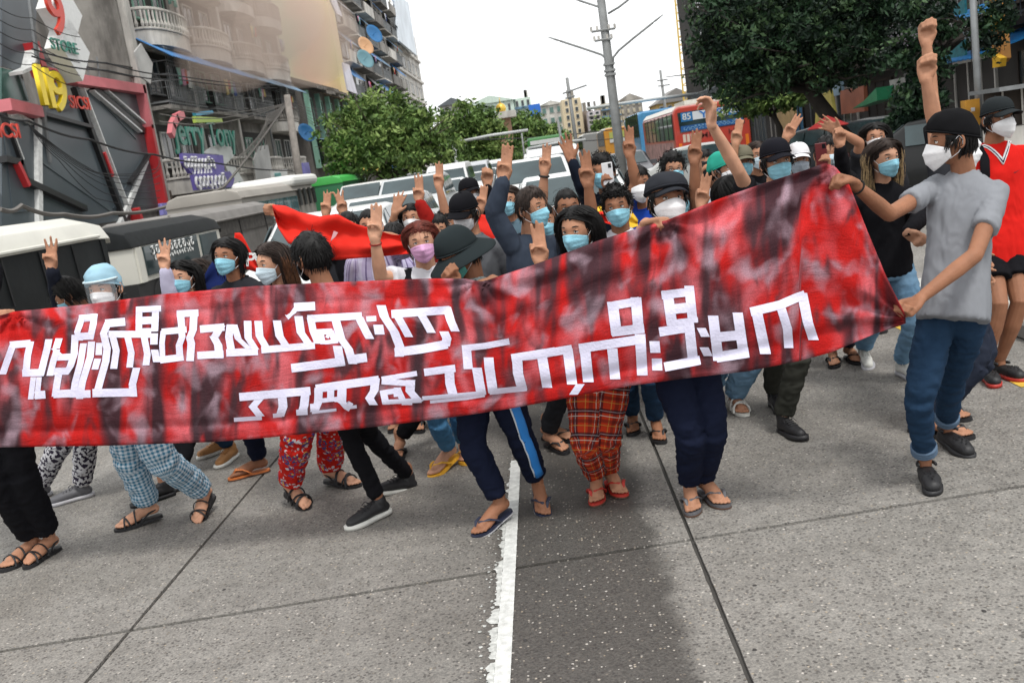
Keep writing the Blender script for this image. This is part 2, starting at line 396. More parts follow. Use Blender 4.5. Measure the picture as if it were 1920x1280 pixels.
# painted markings
pw = mat('road_paint_white', (0.55, 0.56, 0.54), rough=0.7, var=0.22, scale=26, bump=0.3, bscale=120)
pworn = mat('road_paint_worn', (0.44, 0.45, 0.43), rough=0.8, var=0.35, scale=34, bump=0.3, bscale=120)
mb = MB(); top = []; L_ = []; R2 = []
for k in range(0, 420):
    y = -1.0 + k * 0.0155; L_.append((-0.392 + 0.0035 * noise.noise(Vector((y * 30, 0, 0))), y, 0.004)); R2.append((-0.334 + 0.002 * noise.noise(Vector((y * 40, 5, 0))), y, 0.004))
mb.add(L_ + R2, [(k, len(L_) + k, len(L_) + k + 1, k + 1) for k in range(len(L_) - 1)]); cl = mb.obj('centre_line', pw); tag(cl, kind='structure')
mb = MB(); Lw = []; Rw = []
for k in range(0, 1500):     # flaked older coat that creeps out to the left of the line
    y = -0.6 + k * 0.0042; n1 = noise.noise(Vector((y * 5.0, 2.2, 0))); n2 = noise.noise(Vector((y * 19.0, 7, 0))); n3 = noise.noise(Vector((y * 60.0, 3, 1)))
    ex = 0.030 + 0.022 * n1 + 0.030 * n2 + 0.012 * n3; fade = 1.0 if y < 3.4 else max(0.0, 1 - (y - 3.4) / 2.2)
    ex = ex * (0.55 + 0.45 * fade) - (0.024 if n2 < -0.22 else 0) - 0.02 * (1 - fade)
    Lw.append((-0.3925 - max(0.0005, ex), y, 0.003)); Rw.append((-0.3925, y, 0.003))
mb.add(Lw + Rw, [(k, len(Lw) + k, len(Lw) + k + 1, k + 1) for k in range(len(Lw) - 1)])
RR = random.Random(2)
for k in range(150):
    y = RR.uniform(0.3, 5.2); x = -0.40 - RR.uniform(0.01, 0.075); r = RR.uniform(0.002, 0.009); n_ = 7
    mb.add([(x + r * RR.uniform(.5, 1.3) * math.cos(a), y + r * 1.3 * RR.uniform(.5, 1.3) * math.sin(a), 0.0031) for a in np.linspace(0, TAU, n_ + 1)[:-1]], [tuple(range(n_))])
      # flaked older coat that creeps out to the left of the line
tag(mb.obj('worn_line_paint', pworn), kind='structure')
py_ = mat('road_paint_yellow', (0.62, 0.40, 0.05), rough=0.7, var=0.2, scale=20)
mb = MB()
for k in range(14): y = 5.6 + k * 1.4; mb.quad((2.66, y, 0.004), (2.745, y, 0.004), (2.745, y + 1.28, 0.004), (2.66, y + 1.28, 0.004))
tag(mb.obj('yellow_edge_line', py_), kind='structure')
# right-hand kerb with painted blocks, pavement beyond; left kerb and pavement
kw, kb = mat('kerb_white', (0.50, 0.50, 0.47), rough=0.85, var=0.2, scale=9, grime=0.5), mat('kerb_grey', (0.20, 0.19, 0.18), rough=0.9, var=0.2, scale=9)
kr = tag(empty('kerb', (3.5, 10, 0)), kind='structure')
for k in range(28):
    y = 5.9 + k * 0.62; b = MB(); b.box2((3.20, y, 0.0), (3.50, y + 0.60, 0.13)); o = b.obj('kerb_stone', kw if k % 2 == 0 else kb, kr); bv = o.modifiers.new('b', 'BEVEL'); bv.width = 0.02
pm = mat('pavement_concrete', (0.17, 0.16, 0.148), rough=0.9, var=0.25, scale=6, bump=0.3)
for nm, x0, x1, y0, y1 in (('pavement', 9.0, 14.5, 8, 200), ('pavement', -17.0, -15.2, 0, 300)):
    b = MB(); b.box2((x0, y0, -0.01), (x1, y1, 0.14)); tag(b.obj(nm, pm), kind='structure')
# chewing gum, pebbles and litter specks on the slabs
b = MB(); R_ = random.Random(9)
for px, py in ((750, 1110), (735, 1090), (655, 1095), (878, 1065), (690, 1120), (1022, 1162), (1415, 1097), (1415, 1218), (1415, 1035), (985, 1200), (1845, 1145), (880, 1205), (1180, 750), (420, 1105), (1900, 905), (1545, 930), (1585, 712), (1680, 745), (640, 830), (180, 900)):
    q = G(px, py); r = R_.uniform(0.004, 0.011); b.ell((q[0], q[1], 0.001), (r, r * R_.uniform(0.6, 1.5), 0.002), None, 8, 4)
tag(b.obj('road_specks', mat('gum_dark', (0.03, 0.028, 0.027))), kind='stuff')
# ------------------------------------------------------------------ trees
LEAF = {}
def leafmats(key, cols):
    if key not in LEAF: LEAF[key] = [mat(f'leaf_{key}_{i}', c, rough=0.6, spec=0.25, var=0.25, scale=4) for i, c in enumerate(cols)]
    return LEAF[key]
bark = mat('bark', (0.075, 0.058, 0.045), rough=0.9, var=0.35, scale=5, bump=0.6, bscale=14)
bark_d = mat('bark_dark', (0.028, 0.023, 0.019), rough=0.9, var=0.3, scale=5, bump=0.6, bscale=14)
GRN = leafmats('mid', [(0.105, 0.180, 0.045), (0.185, 0.265, 0.075), (0.055, 0.100, 0.026)])
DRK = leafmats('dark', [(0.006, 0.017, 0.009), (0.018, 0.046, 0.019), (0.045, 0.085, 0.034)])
def tree(name, label, base, lobes, trunk_pts, trunk_r, mats, n, leaf, seed, group=None, bm_=None, cl=0.5):
    root = empty(name, base, label, 'tree', group); R = np.random.RandomState(seed); tr = MB(); tr.tube(trunk_pts, trunk_r, 10); bm_ = bm_ or bark
    top = np.array(trunk_pts[-1], float); tr.obj('trunk', bm_, root, smooth=True)
    lb = MB()
    for (c, r) in lobes:
        c = np.array(c, float); mid = top * 0.5 + c * 0.5 + R.normal(0, 0.2, 3) * (1, 1, 0.3); w = trunk_r[-1]
        lb.tube([top - (0, 0, 0.2), mid, c], [w * 0.7, w * 0.45, w * 0.15], 6)
        for _ in range(4): e = c + R.normal(0, 1, 3) * np.array(r) * 0.55; lb.tube([mid, (mid + e) / 2 + R.normal(0, .15, 3), e], [w * 0.3, w * 0.18, w * 0.05], 5)
    lb.obj('limbs', bm_, root, smooth=True)
    vol = np.array([r[0] * r[1] * r[2] for _, r in lobes]); vol = vol / vol.sum(); cr = MB(); LV = [[], [], []]
    for (c, r), f in zip(lobes, vol):
        k = int(n * f); nc = max(6, int(k / 26)); d = R.normal(0, 1, (nc, 3)); d /= np.linalg.norm(d, axis=1)[:, None]
        cc = np.array(c) + d * (R.rand(nc, 1) ** 0.36) * np.array(r) * (0.82 + 0.25 * R.rand(nc, 1))
        per = k // nc
        for q in cc:
            p = q + R.normal(0, cl * 0.33, (per, 3)) * (1, 1, 0.7)
            a = R.normal(0, 1, (per, 3)); a /= np.linalg.norm(a, axis=1)[:, None]; a[:, 2] -= 0.25
            w = np.cross(a, R.normal(0, 1, (per, 3))); w /= np.maximum(1e-6, np.linalg.norm(w, axis=1))[:, None]; s = leaf * (0.6 + 0.8 * R.rand(per, 1))
            quad = np.stack([p - a * s, p + w * s * 0.42, p + a * s, p - w * s * 0.42], 1)
            LV[R.choice(3, p=[.45, .3, .25] if mats is GRN else [.50, .34, .16])].append(quad)
    for i in range(3):
        if LV[i]:
            q = np.concatenate(LV[i]).reshape(-1, 3); cr.use(mats[i]); m_ = len(q) // 4; cr.add(q, [(4 * j, 4 * j + 1, 4 * j + 2, 4 * j + 3) for j in range(m_)])
    cr.obj('crown', None, root, fix=False)
    return root
def pz(px, py, Y): q = atY(px, py, Y); return (q[0], q[1], q[2])
# left street tree, the trees behind it, and the shade tree on the right
t0 = atY(720, 400, 46)
tree('street_tree', 'broad bright green street tree in front of the old apartment blocks', (t0[0], 46, 0), [(pz(650, 255, 46), (1.5, 1.4, 1.4)), (pz(720, 225, 46), (2.0, 1.8, 1.5)), (pz(790, 250, 46), (1.5, 1.5, 1.3)), (pz(700, 290, 45.4), (2.1, 1.6, 1.2)), (pz(810, 295, 46), (1.2, 1.2, 1.2)), (pz(745, 275, 45), (1.7, 1.4, 1.5)), (pz(640, 300, 46), (0.9, 0.9, 0.9)), (pz(850, 285, 46), (0.7, 0.7, 0.7)), (pz(680, 205, 46.5), (1.0, 1.0, 0.7))],
     [(t0[0], 46, 0), (t0[0] + 0.05, 46, 1.6), pz(728, 330, 46)], [0.30, 0.24, 0.2], GRN, 17000, 0.125, 3, cl=0.55)
tb = atY(905, 330, 95)
tree('street_tree', 'green tree right of the broad tree, below the mint block', (tb[0], 95, 0), [(pz(860, 235, 95), (2.4, 2, 2.2)), (pz(905, 245, 95), (2.6, 2, 2.4)), (pz(935, 290, 95), (2.4, 2, 2)), (pz(880, 285, 95), (2.6, 2, 2.2))], [(tb[0], 95, 0), (tb[0], 95, 2.5)], [0.3, 0.25], GRN, 9000, 0.24, 5, 'green trees far down the street', cl=1.0)
tb = atY(1000, 320, 120)
tree('street_tree', 'distant green tree under the blue billboard', (tb[0], 120, 0), [(pz(985, 245, 120), (2.8, 2, 2.4)), (pz(1020, 262, 120), (2.8, 2, 2.0)), (pz(960, 265, 120), (2.6, 2, 2.4)), (pz(1045, 272, 120), (1.8, 2, 1.4))], [(tb[0], 120, 0), (tb[0], 120, 2.5)], [0.3, 0.25], GRN, 9000, 0.28, 6, 'green trees far down the street', cl=1.1)
tb = atY(1130, 300, 130)
tree('street_tree', 'distant green tree behind the tall street pole', (tb[0], 130, 0), [(pz(1135, 250, 130), (1.8, 2, 2.0)), (pz(1120, 272, 130), (1.8, 2, 1.6))], [(tb[0], 130, 0), (tb[0], 130, 2.5)], [0.3, 0.25], GRN, 3500, 0.28, 8, 'green trees far down the street', cl=1.0)
TB = atY(1610, 330, 22)
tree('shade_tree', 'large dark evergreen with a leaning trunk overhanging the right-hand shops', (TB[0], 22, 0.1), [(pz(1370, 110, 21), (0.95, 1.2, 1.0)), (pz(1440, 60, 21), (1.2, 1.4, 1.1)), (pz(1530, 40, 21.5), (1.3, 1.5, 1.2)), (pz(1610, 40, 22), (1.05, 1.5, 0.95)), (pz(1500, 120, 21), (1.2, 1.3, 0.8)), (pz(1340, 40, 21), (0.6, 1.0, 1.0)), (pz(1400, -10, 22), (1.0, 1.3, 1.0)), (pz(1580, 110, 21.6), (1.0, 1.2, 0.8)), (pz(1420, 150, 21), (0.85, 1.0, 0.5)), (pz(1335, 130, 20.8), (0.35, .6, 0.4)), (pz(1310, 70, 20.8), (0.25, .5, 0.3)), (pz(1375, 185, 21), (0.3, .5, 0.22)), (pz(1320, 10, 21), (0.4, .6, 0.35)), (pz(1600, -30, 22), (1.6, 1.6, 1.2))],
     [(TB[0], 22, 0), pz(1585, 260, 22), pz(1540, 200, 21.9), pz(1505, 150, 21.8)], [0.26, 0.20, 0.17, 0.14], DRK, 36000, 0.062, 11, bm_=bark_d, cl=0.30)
TC = atY(1470, 300, 30)
tree('shade_tree', 'smaller green tree behind the red bus with thin twin stems', (TC[0], 30, 0.1), [(pz(1400, 190, 30), (0.9, 1, 0.55)), (pz(1440, 175, 30), (1.0, 1, 0.6)), (pz(1480, 170, 30), (0.9, 1, 0.6))], [(TC[0], 30, 0), pz(1462, 240, 30), pz(1445, 205, 30)], [0.12, 0.09, 0.07], GRN, 4500, 0.10, 13, bm_=bark_d, cl=0.35)
TD = atY(1740, 330, 17)
tree('shade_tree', 'leafy dark bush tree between the awnings behind the raised arm', (TD[0], 17, 0.1), [(pz(1720, 190, 17), (0.42, .6, 0.5)), (pz(1700, 95, 17), (0.34, .5, 0.34)), (pz(1745, 130, 17), (0.26, .5, 0.45)), (pz(1770, 40, 17), (0.3, .4, 0.3)), (pz(1850, 60, 17), (0.28, .4, 0.5)), (pz(1700, 240, 17), (0.4, .5, 0.4)), (pz(1875, 30, 17), (0.25, .4, 0.4)), (pz(1735, 20, 17), (0.4, .5, 0.3))], [(TD[0], 17, 0), pz(1735, 260, 17), pz(1730, 180, 17), pz(1765, 70, 17)], [0.08, 0.07, 0.05, 0.03], DRK, 9000, 0.055, 14, bm_=bark_d, cl=0.22)
# ------------------------------------------------------------------ buildings
conc = mat('old_concrete', (0.30, 0.285, 0.262), rough=0.9, var=0.22, scale=1.4, bump=0.4, bscale=9, grime=0.75)
conc_d = mat('dark_concrete', (0.17, 0.16, 0.15), rough=0.9, var=0.25, scale=1.4, bump=0.4, bscale=9, grime=0.7)
wht = mat('stained_white', (0.58, 0.56, 0.52), rough=0.85, var=0.12, scale=1.5, bump=0.3, bscale=10, grime=0.5)
crm = mat('cream_render', (0.60, 0.52, 0.36), rough=0.85, var=0.12, scale=0.6, grime=0.35)
mint = mat('mint_render', (0.50, 0.62, 0.53), rough=0.85, var=0.1, scale=0.4, grime=0.3)
dglass = mat('window_dark', (0.035, 0.045, 0.05), rough=0.15, var=0.4, scale=1.1)
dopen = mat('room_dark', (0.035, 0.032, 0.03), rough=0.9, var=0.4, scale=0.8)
steel = mat('grey_metal', (0.22, 0.23, 0.235), rough=0.5, metal=0.4, var=0.15)
awb = mat('awning_blue', (0.03, 0.17, 0.42), rough=0.55, var=0.25, scale=3, grime=0.3)
awb2 = mat('awning_blue_faded', (0.12, 0.22, 0.33), rough=0.6, var=0.3, scale=3, grime=0.4)
grn_f = mat('pale_green_paint', (0.22, 0.42, 0.33), rough=0.7, var=0.2, scale=2, grime=0.3)
dw_ = mat('sign_white', (0.62, 0.63, 0.62), rough=0.4, var=0.05)
clothes = [cloth('washing_%d' % i, c) for i, c in enumerate(((0.5, 0.5, 0.5), (0.45, 0.06, 0.05), (0.12, 0.16, 0.35), (0.55, 0.45, 0.2), (0.5, 0.25, 0.35), (0.2, 0.35, 0.3)))]
wwood = mat('window_frame_white', (0.5, 0.5, 0.48), rough=0.7, var=0.15)
def window(root, X, y, z, w, h, fr=wwood, gl=dglass, side=1, bars=2, dep=0.10, shut=None):
    """window on a street facade facing +-X: frame with sill, pane behind"""
    b = MB(); t = 0.07; xo = X + side * 0.012
    b.box((xo, y - w / 2, z), (0.045, t / 2, h / 2)); b.box((xo, y + w / 2, z), (0.045, t / 2, h / 2)); b.box((xo, y, z + h / 2), (0.05, w / 2 + t / 2, t / 2)); b.box((xo + side * 0.04, y, z - h / 2), (0.10, w / 2 + t, t / 2))
    for k in range(1, bars): b.box((xo, y - w / 2 + w * k / bars, z), (0.028, t * 0.3, h / 2))
    o = b.obj('window', fr, root); p = MB(); p.box((X + side * 0.008, y, z), (0.006, w / 2, h / 2)); p.obj('pane', gl, o)
    return o
def balcony(root, X, y, z, w, dep, kind='baluster', m=None, side=1, rail=None):
    m = m or wht; b = MB(); n = 12
    if kind == 'baluster':
        arc = [(X + side * (dep * math.sin(math.pi * k / n) ** 0.6), y - w / 2 * math.cos(math.pi * k / n)) for k in range(n + 1)]
        b.prism(arc, 0, z - 0.62, z - 0.02); o = b.obj('balcony', m, root)
        r = MB(); r.tube([(a, c, z + 0.86) for a, c in arc], 0.075, 6); r.tube([(a, c, z + 0.06) for a, c in arc], 0.06, 6)
        for k in range(1, 2 * n):
            q = k / 2; i = min(int(q), n - 1); f = q - i; a = arc[i][0] * (1 - f) + arc[i + 1][0] * f; c = arc[i][1] * (1 - f) + arc[i + 1][1] * f
            r.tube([(a, c, z + 0.08), (a, c, z + 0.25), (a, c, z + 0.42), (a, c, z + 0.8)], [0.045, 0.085, 0.045, 0.05], 6)
        rr = r.obj('balustrade', rail or conc, o); rr['kind'] = 'stuff'
    elif kind == 'rail':
        b.box2((min(X, X + side * dep), y - w / 2, z - 0.16), (max(X, X + side * dep), y + w / 2, z)); o = b.obj('balcony', m, root)
        r = MB(); xe = X + side * (dep - 0.05)
        for zz in (z + 1.0, z + 0.12): r.tube([(X, y - w / 2, zz), (xe, y - w / 2, zz), (xe, y + w / 2, zz), (X, y + w / 2, zz)], 0.028, 5)
        for k in range(int(w / 0.22)): r.tube([(xe, y - w / 2 + 0.11 + k * 0.22, z), (xe, y - w / 2 + 0.11 + k * 0.22, z + 1.0)], 0.016, 4)
        rr = r.obj('railing', rail or steel, o); rr['kind'] = 'stuff'
    else:
        b.box2((min(X, X + side * dep), y - w / 2, z - 0.16), (max(X, X + side * dep), y + w / 2, z)); b.box2((min(X + side * dep, X + side * (dep + 0.10)), y - w / 2, z - 0.16), (max(X + side * dep, X + side * (dep + 0.10)), y + w / 2, z + 0.9)); o = b.obj('balcony', m, root)
    return o
def grille(root, X, y, z, w, h, side=1, m=None, cage=0.45):
    r = MB(); xe = X + side * cage
    for k in range(int(w / 0.24) + 1): yy = y - w / 2 + k * w / int(w / 0.24); r.tube([(xe, yy, z - h / 2), (xe, yy, z + h / 2)], 0.018, 4)
    for k in range(5): zz = z - h / 2 + h * k / 4; r.tube([(X, y - w / 2, zz), (xe, y - w / 2, zz), (xe, y + w / 2, zz), (X, y + w / 2, zz)], 0.02, 4)
    o = r.obj('window_grille', m or steel, root); o['kind'] = 'stuff'; return o
def awning(root, X, y, z, w, dep, drop, m, side=1, ribs=True):
    b = MB(); n = max(6, int(w / 0.16)); top = []; V_ = []
    for k in range(n + 1): yy = y - w / 2 + w * k / n; dz = 0.035 * (k % 2) if ribs else 0; V_ += [(X, yy, z + dz), (X + side * dep, yy, z - drop + dz)]
    m_ = len(V_); V_ += [(a, b_, c - 0.03) for a, b_, c in V_]; F = []
    for k in range(n): a = 2 * k; F += [(a, a + 1, a + 3, a + 2), (m_ + a + 2, m_ + a + 3, m_ + a + 1, m_ + a)]
    for k in range(n): a = 2 * k; F.append((a + 1, m_ + a + 1, m_ + a + 3, a + 3))
    b.add(V_, F); return b.obj('awning', m, root)
def washing(root, X, y, z, n, side=1, seed=0):
    R = random.Random(seed); yy = y
    for k in range(n):
        w = R.uniform(0.25, 0.5); h = R.uniform(0.4, 0.8); b = MB(); pts = []
        for i in range(5):
            for j in range(3): pts.append((X + side * (0.05 + 0.05 * math.sin(i * 2 + j + k)), yy + w * i / 4, z - h * j / 2 - 0.04 * math.sin(i)))
        b.add(pts, [(i * 3 + j, i * 3 + j + 1, (i + 1) * 3 + j + 1, (i + 1) * 3 + j) for i in range(4) for j in range(2)])
        o = b.obj('washing', clothes[R.randrange(6)], root, smooth=True); md = o.modifiers.new('t', 'SOLIDIFY'); md.thickness = 0.02; yy += w + 0.06
def dish(root, c, r, m, side=1, name='satellite_dish'):
    b = MB(); V_ = []; ax = Vector((side * 0.75, -0.55, 0.35)).normalized(); u = ax.cross(Vector((0, 0, 1))).normalized(); w = u.cross(ax)
    for i in range(5):
        for k in range(16): t = i / 4; a = TAU * k / 16; p = Vector(c) + u * (r * t * math.cos(a)) + w * (r * t * math.sin(a)) + ax * (0.28 * r * t * t); V_.append(tuple(p))
    b.add(V_, [(i * 16 + k, i * 16 + (k + 1) % 16, (i + 1) * 16 + (k + 1) % 16, (i + 1) * 16 + k) for i in range(4) for k in range(16)])
    b.tube([c, tuple(Vector(c) - ax * r * 0.8)], 0.03, 5); b.tube([c, tuple(Vector(c) + ax * r * 0.7)], 0.015, 4)
    o = b.obj(name, m, root, smooth=True); s = o.modifiers.new('t', 'SOLIDIFY'); s.thickness = 0.02; return o
# --- A: the dark angular shopfront with red frames and the yellow 119
clad = [mat('cladding_slate_%d' % i, c, rough=0.35, var=0.10, scale=0.7, spec=0.5) for i, c in enumerate(((0.070, 0.088, 0.100), (0.085, 0.105, 0.118), (0.055, 0.070, 0.082)))]
redf = mat('red_frame', (0.50, 0.03, 0.035), rough=0.4, var=0.1, scale=2); pinkf = mat('faded_red_frame', (0.56, 0.16, 0.18), rough=0.5, var=0.1, scale=2)
alu = mat('bright_aluminium', (0.62, 0.63, 0.62), rough=0.4, var=0.15); blkm = mat('black_trim', (0.012, 0.012, 0.013), rough=0.4)
sh_ = empty('shop_building', (FX, 30, 0), 'dark slate-clad shopfront with slanted red frames and a yellow 119 sign', 'building')
b = MB(); b.box2((FX - 9, 9, 0), (FX, 40.2, 3.0)); b.obj('wall', conc_d, sh_)
def ZY(px, py): p = fp(px, py); return (p[1], p[2])
# cladding panels between the bars
panels = [((0, 232), (150, 262), (155, 300), (48, 275), (0, 262)), ((52, 216), (150, 172), (255, 170), (262, 240), (170, 190)), ((160, 270), (262, 248), (296, 390), (205, 405), (60, 300)), ((55, 228), (158, 200), (205, 405), (62, 420)), ((0, 268), (52, 285), (66, 425), (0, 425)), ((0, 0), (60, 20), (60, 95), (45, 140), (0, 120)), ((210, 300), (262, 262), (292, 385), (228, 398))]
fpoly('cladding_panel', [(0, 238), (52, 222), (160, 170), (255, 165), (300, 392), (215, 415), (60, 440), (0, 445)], clad[0], sh_, t=0.05)
fpoly('cladding_panel', [(0, 0), (68, 0), (60, 100), (38, 135), (0, 125)], clad[2], sh_, t=0.05)
fpoly('cladding_panel', [(0, 128), (38, 137), (52, 190), (0, 188)], mat('green_glass_wall', (0.03, 0.085, 0.07), rough=0.15, var=0.5, scale=0.5), sh_, t=0.05)
for pl, q in (([(164, 168), (206, 173), (240, 236), (252, 262)], 1), ([(58, 222), (140, 190), (205, 398), (66, 300)], 1), ([(208, 392), (262, 300), (292, 388)], 2), ([(3, 250), (50, 235), (60, 395), (20, 400)], 2)): fpoly('cladding_panel', pl, clad[q], sh_, t=0.08)
for pts, w, m_, nm, t in (([(64, 228), (66, 420)], 0.24, alu, 'mullion', 0.2), ([(135, 168), (228, 420)], 0.22, blkm, 'mullion', 0.22), ([(147, 168), (236, 400)], 0.07, alu, 'trim_strip', 0.24), ([(170, 168), (262, 246)], 0.26, blkm, 'diagonal_bar', 0.2), ([(165, 172), (255, 248)], 0.07, alu, 'trim_strip', 0.26), ([(192, 172), (262, 232)], 0.07, alu, 'trim_strip', 0.26),
        ([(268, 302), (212, 440)], 0.22, alu, 'diagonal_bar', 0.2), ([(272, 292), (236, 345)], 0.12, blkm, 'diagonal_bar', 0.24), ([(22, 215), (52, 232)], 0.10, alu, 'trim_strip', 0.2), ([(0, 300), (28, 306), (38, 340), (150, 392)], 0.20, blkm, 'diagonal_bar', 0.25), ([(22, 310), (40, 348)], 0.16, redf, 'red_bar', 0.27), ([(185, 290), (200, 330)], 0.14, redf, 'red_bar', 0.27), ([(0, 215), (30, 300)], 0.10, blkm, 'mullion', 0.2), ([(8, 232), (34, 300)], 0.05, alu, 'trim_strip', 0.2),
        ([(46, 88), (62, 138), (120, 150)], 0.34, redf, 'red_frame_bar', 0.45), ([(118, 150), (254, 170)], 0.36, pinkf, 'red_frame_bar', 0.42), ([(252, 166), (268, 240)], 0.24, pinkf, 'red_frame_bar', 0.42), ([(268, 240), (298, 392)], 0.24, redf, 'red_frame_bar', 0.42), ([(0, 200), (55, 212)], 0.36, pinkf, 'red_frame_bar', 0.42), ([(55, 212), (160, 240)], 0.12, blkm, 'trim_strip', 0.3), ([(242, 396), (262, 455)], 0.22, redf, 'red_frame_bar', 0.42)):
    fstrip(nm, pts, w, m_, sh_, t=t)
o = fstrip('pipe_truss', [(15, 140), (38, 130), (46, 96)], 0.10, alu, sh_, t=0.5); fstrip('parapet_rail', [(72, 95), (150, 112), (250, 128)], 0.05, blkm, sh_, t=0.06); fstrip('parapet_rail', [(72, 108), (250, 145)], 0.05, blkm, sh_, t=0.06)
for px in (75, 96, 114, 140, 160, 180): fstrip('rail_post', [(px, 108), (px + 6, 150)], 0.05, steel, sh_, t=0.06)
yel = mat('sign_yellow', (0.78, 0.58, 0.02), rough=0.35, var=0.05); rds = mat('sign_red', (0.55, 0.04, 0.02), rough=0.4, var=0.05); gns = mat('sign_green', (0.015, 0.17, 0.12), rough=0.4, var=0.08)
YD, ZU = (0, 1, 0), (0, 0, 1)
sg = empty('roof_sign', fp(95, 172, FX + 1.0), 'yellow three-dimensional 119 numerals on the red-framed shopfront', 'sign')
for ch, px, py in (('1', 77, 164), ('1', 92, 170), ('9', 109, 176)):
    text('numeral', ch, fp(px, py, FX + 1.15), YD, (0, 0.12, 1), 1.75, yel, sg, 0.07, sx=1.35); text('numeral_backing', ch, fp(px, py, FX + 1.0), YD, (0, 0.12, 1), 1.86, blkm, sg, 0.04, sx=1.38)
for px, py, lab in ((150, 194, 'red lettering on the slate wall right of the yellow numerals'), (12, 246, 'red lettering at the left end of the slate wall')):
    s1 = empty('wall_lettering', fp(px, py, FX + .4), lab, 'sign'); text('letters', 'SICSI', fp(px, py, FX + 0.4), YD, ZU, 0.62, rds, s1, 0.02, sx=1.2)
# diamond boxes: red 9 above, STORE below
sd_ = empty('diamond_sign', fp(120, 60, FX + 1.4), 'stacked white diamond sign boxes with a red 9 and green STORE', 'sign')
dw = mat('sign_white', (0.62, 0.63, 0.62), rough=0.4, var=0.05)
for (cx, cy, r, nm) in ((112, 24, 1.0, 'upper'), (127, 96, 1.0, 'lower')):
    c = fp(cx, cy, FX + 1.4); b = MB(); b.prism([(0, r), (r * 1.0, 0), (0, -r), (-r * 1.0, 0)], 0, -0.28, 0.28, to=lambda x, y, z, c=c: (c[0] + z, c[1] + x, c[2] + y)); b.obj('sign_box', dw, sd_)
text('numeral', '9', fp(106, 30, FX + 1.75), YD, ZU, 1.9, rds, sd_, 0.05, sx=1.2); text('letters', 'STORE', fp(121, 88, FX + 1.75), YD, (0, -0.1, 1), 0.50, gns, sd_, 0.02, sx=1.2)
b = MB(); q = fp(112, 60, FX + 1.4); b.tube([(q[0] - 1.3, q[1], q[2] - 4), (q[0] - .4, q[1], q[2] + 4)], 0.08, 6); b.obj('mast', steel, sd_)
# --- B: grey apartment block with curved balustrade balconies
B0, B1_ = 40.5, 66.0
ap = empty('apartment_building', (FX, 52, 0), 'weathered grey apartment block with curved balustrade balconies and blue awnings', 'building')
b = MB(); b.box2((FX - 12, 30.5, 3.1), (FX - 2.2, 40.45, 15.5)); b.box2((FX - 12, B0, 0), (FX, B1_, 22)); b.obj('wall', conc, ap)
for y in (41.0, 47.1, 53.3, 59.5, 65.6): b = MB(); b.box((FX + 0.12, y, 11), (0.15, 0.28, 11)); b.obj('pilaster', wht, ap)
for y, m_ in ((46.4, steel), (52.6, wht), (58.9, steel)): b = MB(); b.tube([(FX + 0.42, y, 2.5), (FX + 0.42, y, 20)], 0.07, 6); b.obj('drain_pipe', m_, ap)
R = random.Random(3)
for fl in range(6):
    z0 = 2.9 + fl * 3.15
    for k in range(4):
        y = 44.05 + k * 6.2; w = 4.6
        b = MB(); b.box2((FX - 0.3, y - w / 2, z0 + 0.1), (FX + 0.03, y + w / 2, z0 + 2.55)); b.obj('recess_panel', dopen, ap)  # flat dark panel, the recess shade is put into its colour
        for dy in (-1.2, 1.1): window(ap, FX + 0.04, y + dy, z0 + 1.45, 1.3, 1.5, [wwood, steel, grn_f][(fl + k) % 3])
        if fl != 1 or k == 3: balcony(ap, FX, y, z0 + 0.1, w + 0.4, 1.15, 'baluster', wht, rail=wht if fl % 2 == 0 else conc)
        else: balcony(ap, FX, y, z0 + 0.1, w + 0.4, 1.0, 'rail', conc)
        if fl in (1, 3): awning(ap, FX + 0.05, y, z0 + 3.0, w + (1.2 if k < 2 else 0.6), 1.6, 1.05, awb if k < 2 else awb2)
        if fl == 1: grille(ap, FX, y + 0.2, z0 + 1.45, w * 0.85, 2.2, cage=0.95); washing(ap, FX + 1.1, y - 1.6 + R.random(), z0 + 1.7, 4, seed=fl * 5 + k)
        if fl in (2, 4) and k != 1: washing(ap, FX + 1.3, y - 1.2, z0 + 1.9, 3, seed=fl * 7 + k)
for pl, c in (([(140, -20), (188, -20), (204, 86), (160, 100)], 0), ([(196, -20), (214, -20), (228, 120), (210, 110)], 1), ([(98, -20), (128, -20), (140, 40), (110, 30)], 0)): fpoly('glass_panel', pl, mat('green_glass_wall', (0,) * 3) if c == 0 else wht, ap, X=FX - 2.19, t=0.08)
fstrip('white_bracket', [(186, 26), (200, 92), (190, 96)], 0.2, dw_, ap, X=FX - 2.0, t=0.2)
bc = mat('tarpaulin_grey', (0.36, 0.36, 0.35), rough=0.6, var=0.2, scale=1.2, bump=0.8, bscale=3)
fpoly('hanging_tarpaulin', [(250, 98), (262, 145), (280, 158), (284, 120), (262, 82)], bc, ap, X=FX + 1.25, t=0.06)
# tall cream end wall behind, pinkish haze put into its colour, facing down the street
hazed = bpy.data.materials.new('hazy_salmon_wall'); hazed.use_nodes = True; n = hazed.node_tree.nodes; l = hazed.node_tree.links; bb = n['Principled BSDF']; bb.inputs['Roughness'].default_value = 0.9
tc_ = n.new('ShaderNodeTexCoord'); sx_ = n.new('ShaderNodeSeparateXYZ'); l.new(tc_.outputs['Object'], sx_.inputs[0])
nz_ = n.new('ShaderNodeTexNoise'); nz_.inputs['Scale'].default_value = 0.22; nz_.inputs['Detail'].default_value = 3; l.new(tc_.outputs['Object'], nz_.inputs['Vector'])
ad = n.new('ShaderNodeMath'); ad.operation = 'MULTIPLY_ADD'; l.new(nz_.outputs[0], ad.inputs[0]); ad.inputs[1].default_value = 5.0; l.new(sx_.outputs[0], ad.inputs[2])
mr = n.new('ShaderNodeMapRange'); mr.inputs['From Min'].default_value = 1.0; mr.inputs['From Max'].default_value = 13.0; l.new(ad.outputs[0], mr.inputs['Value'])
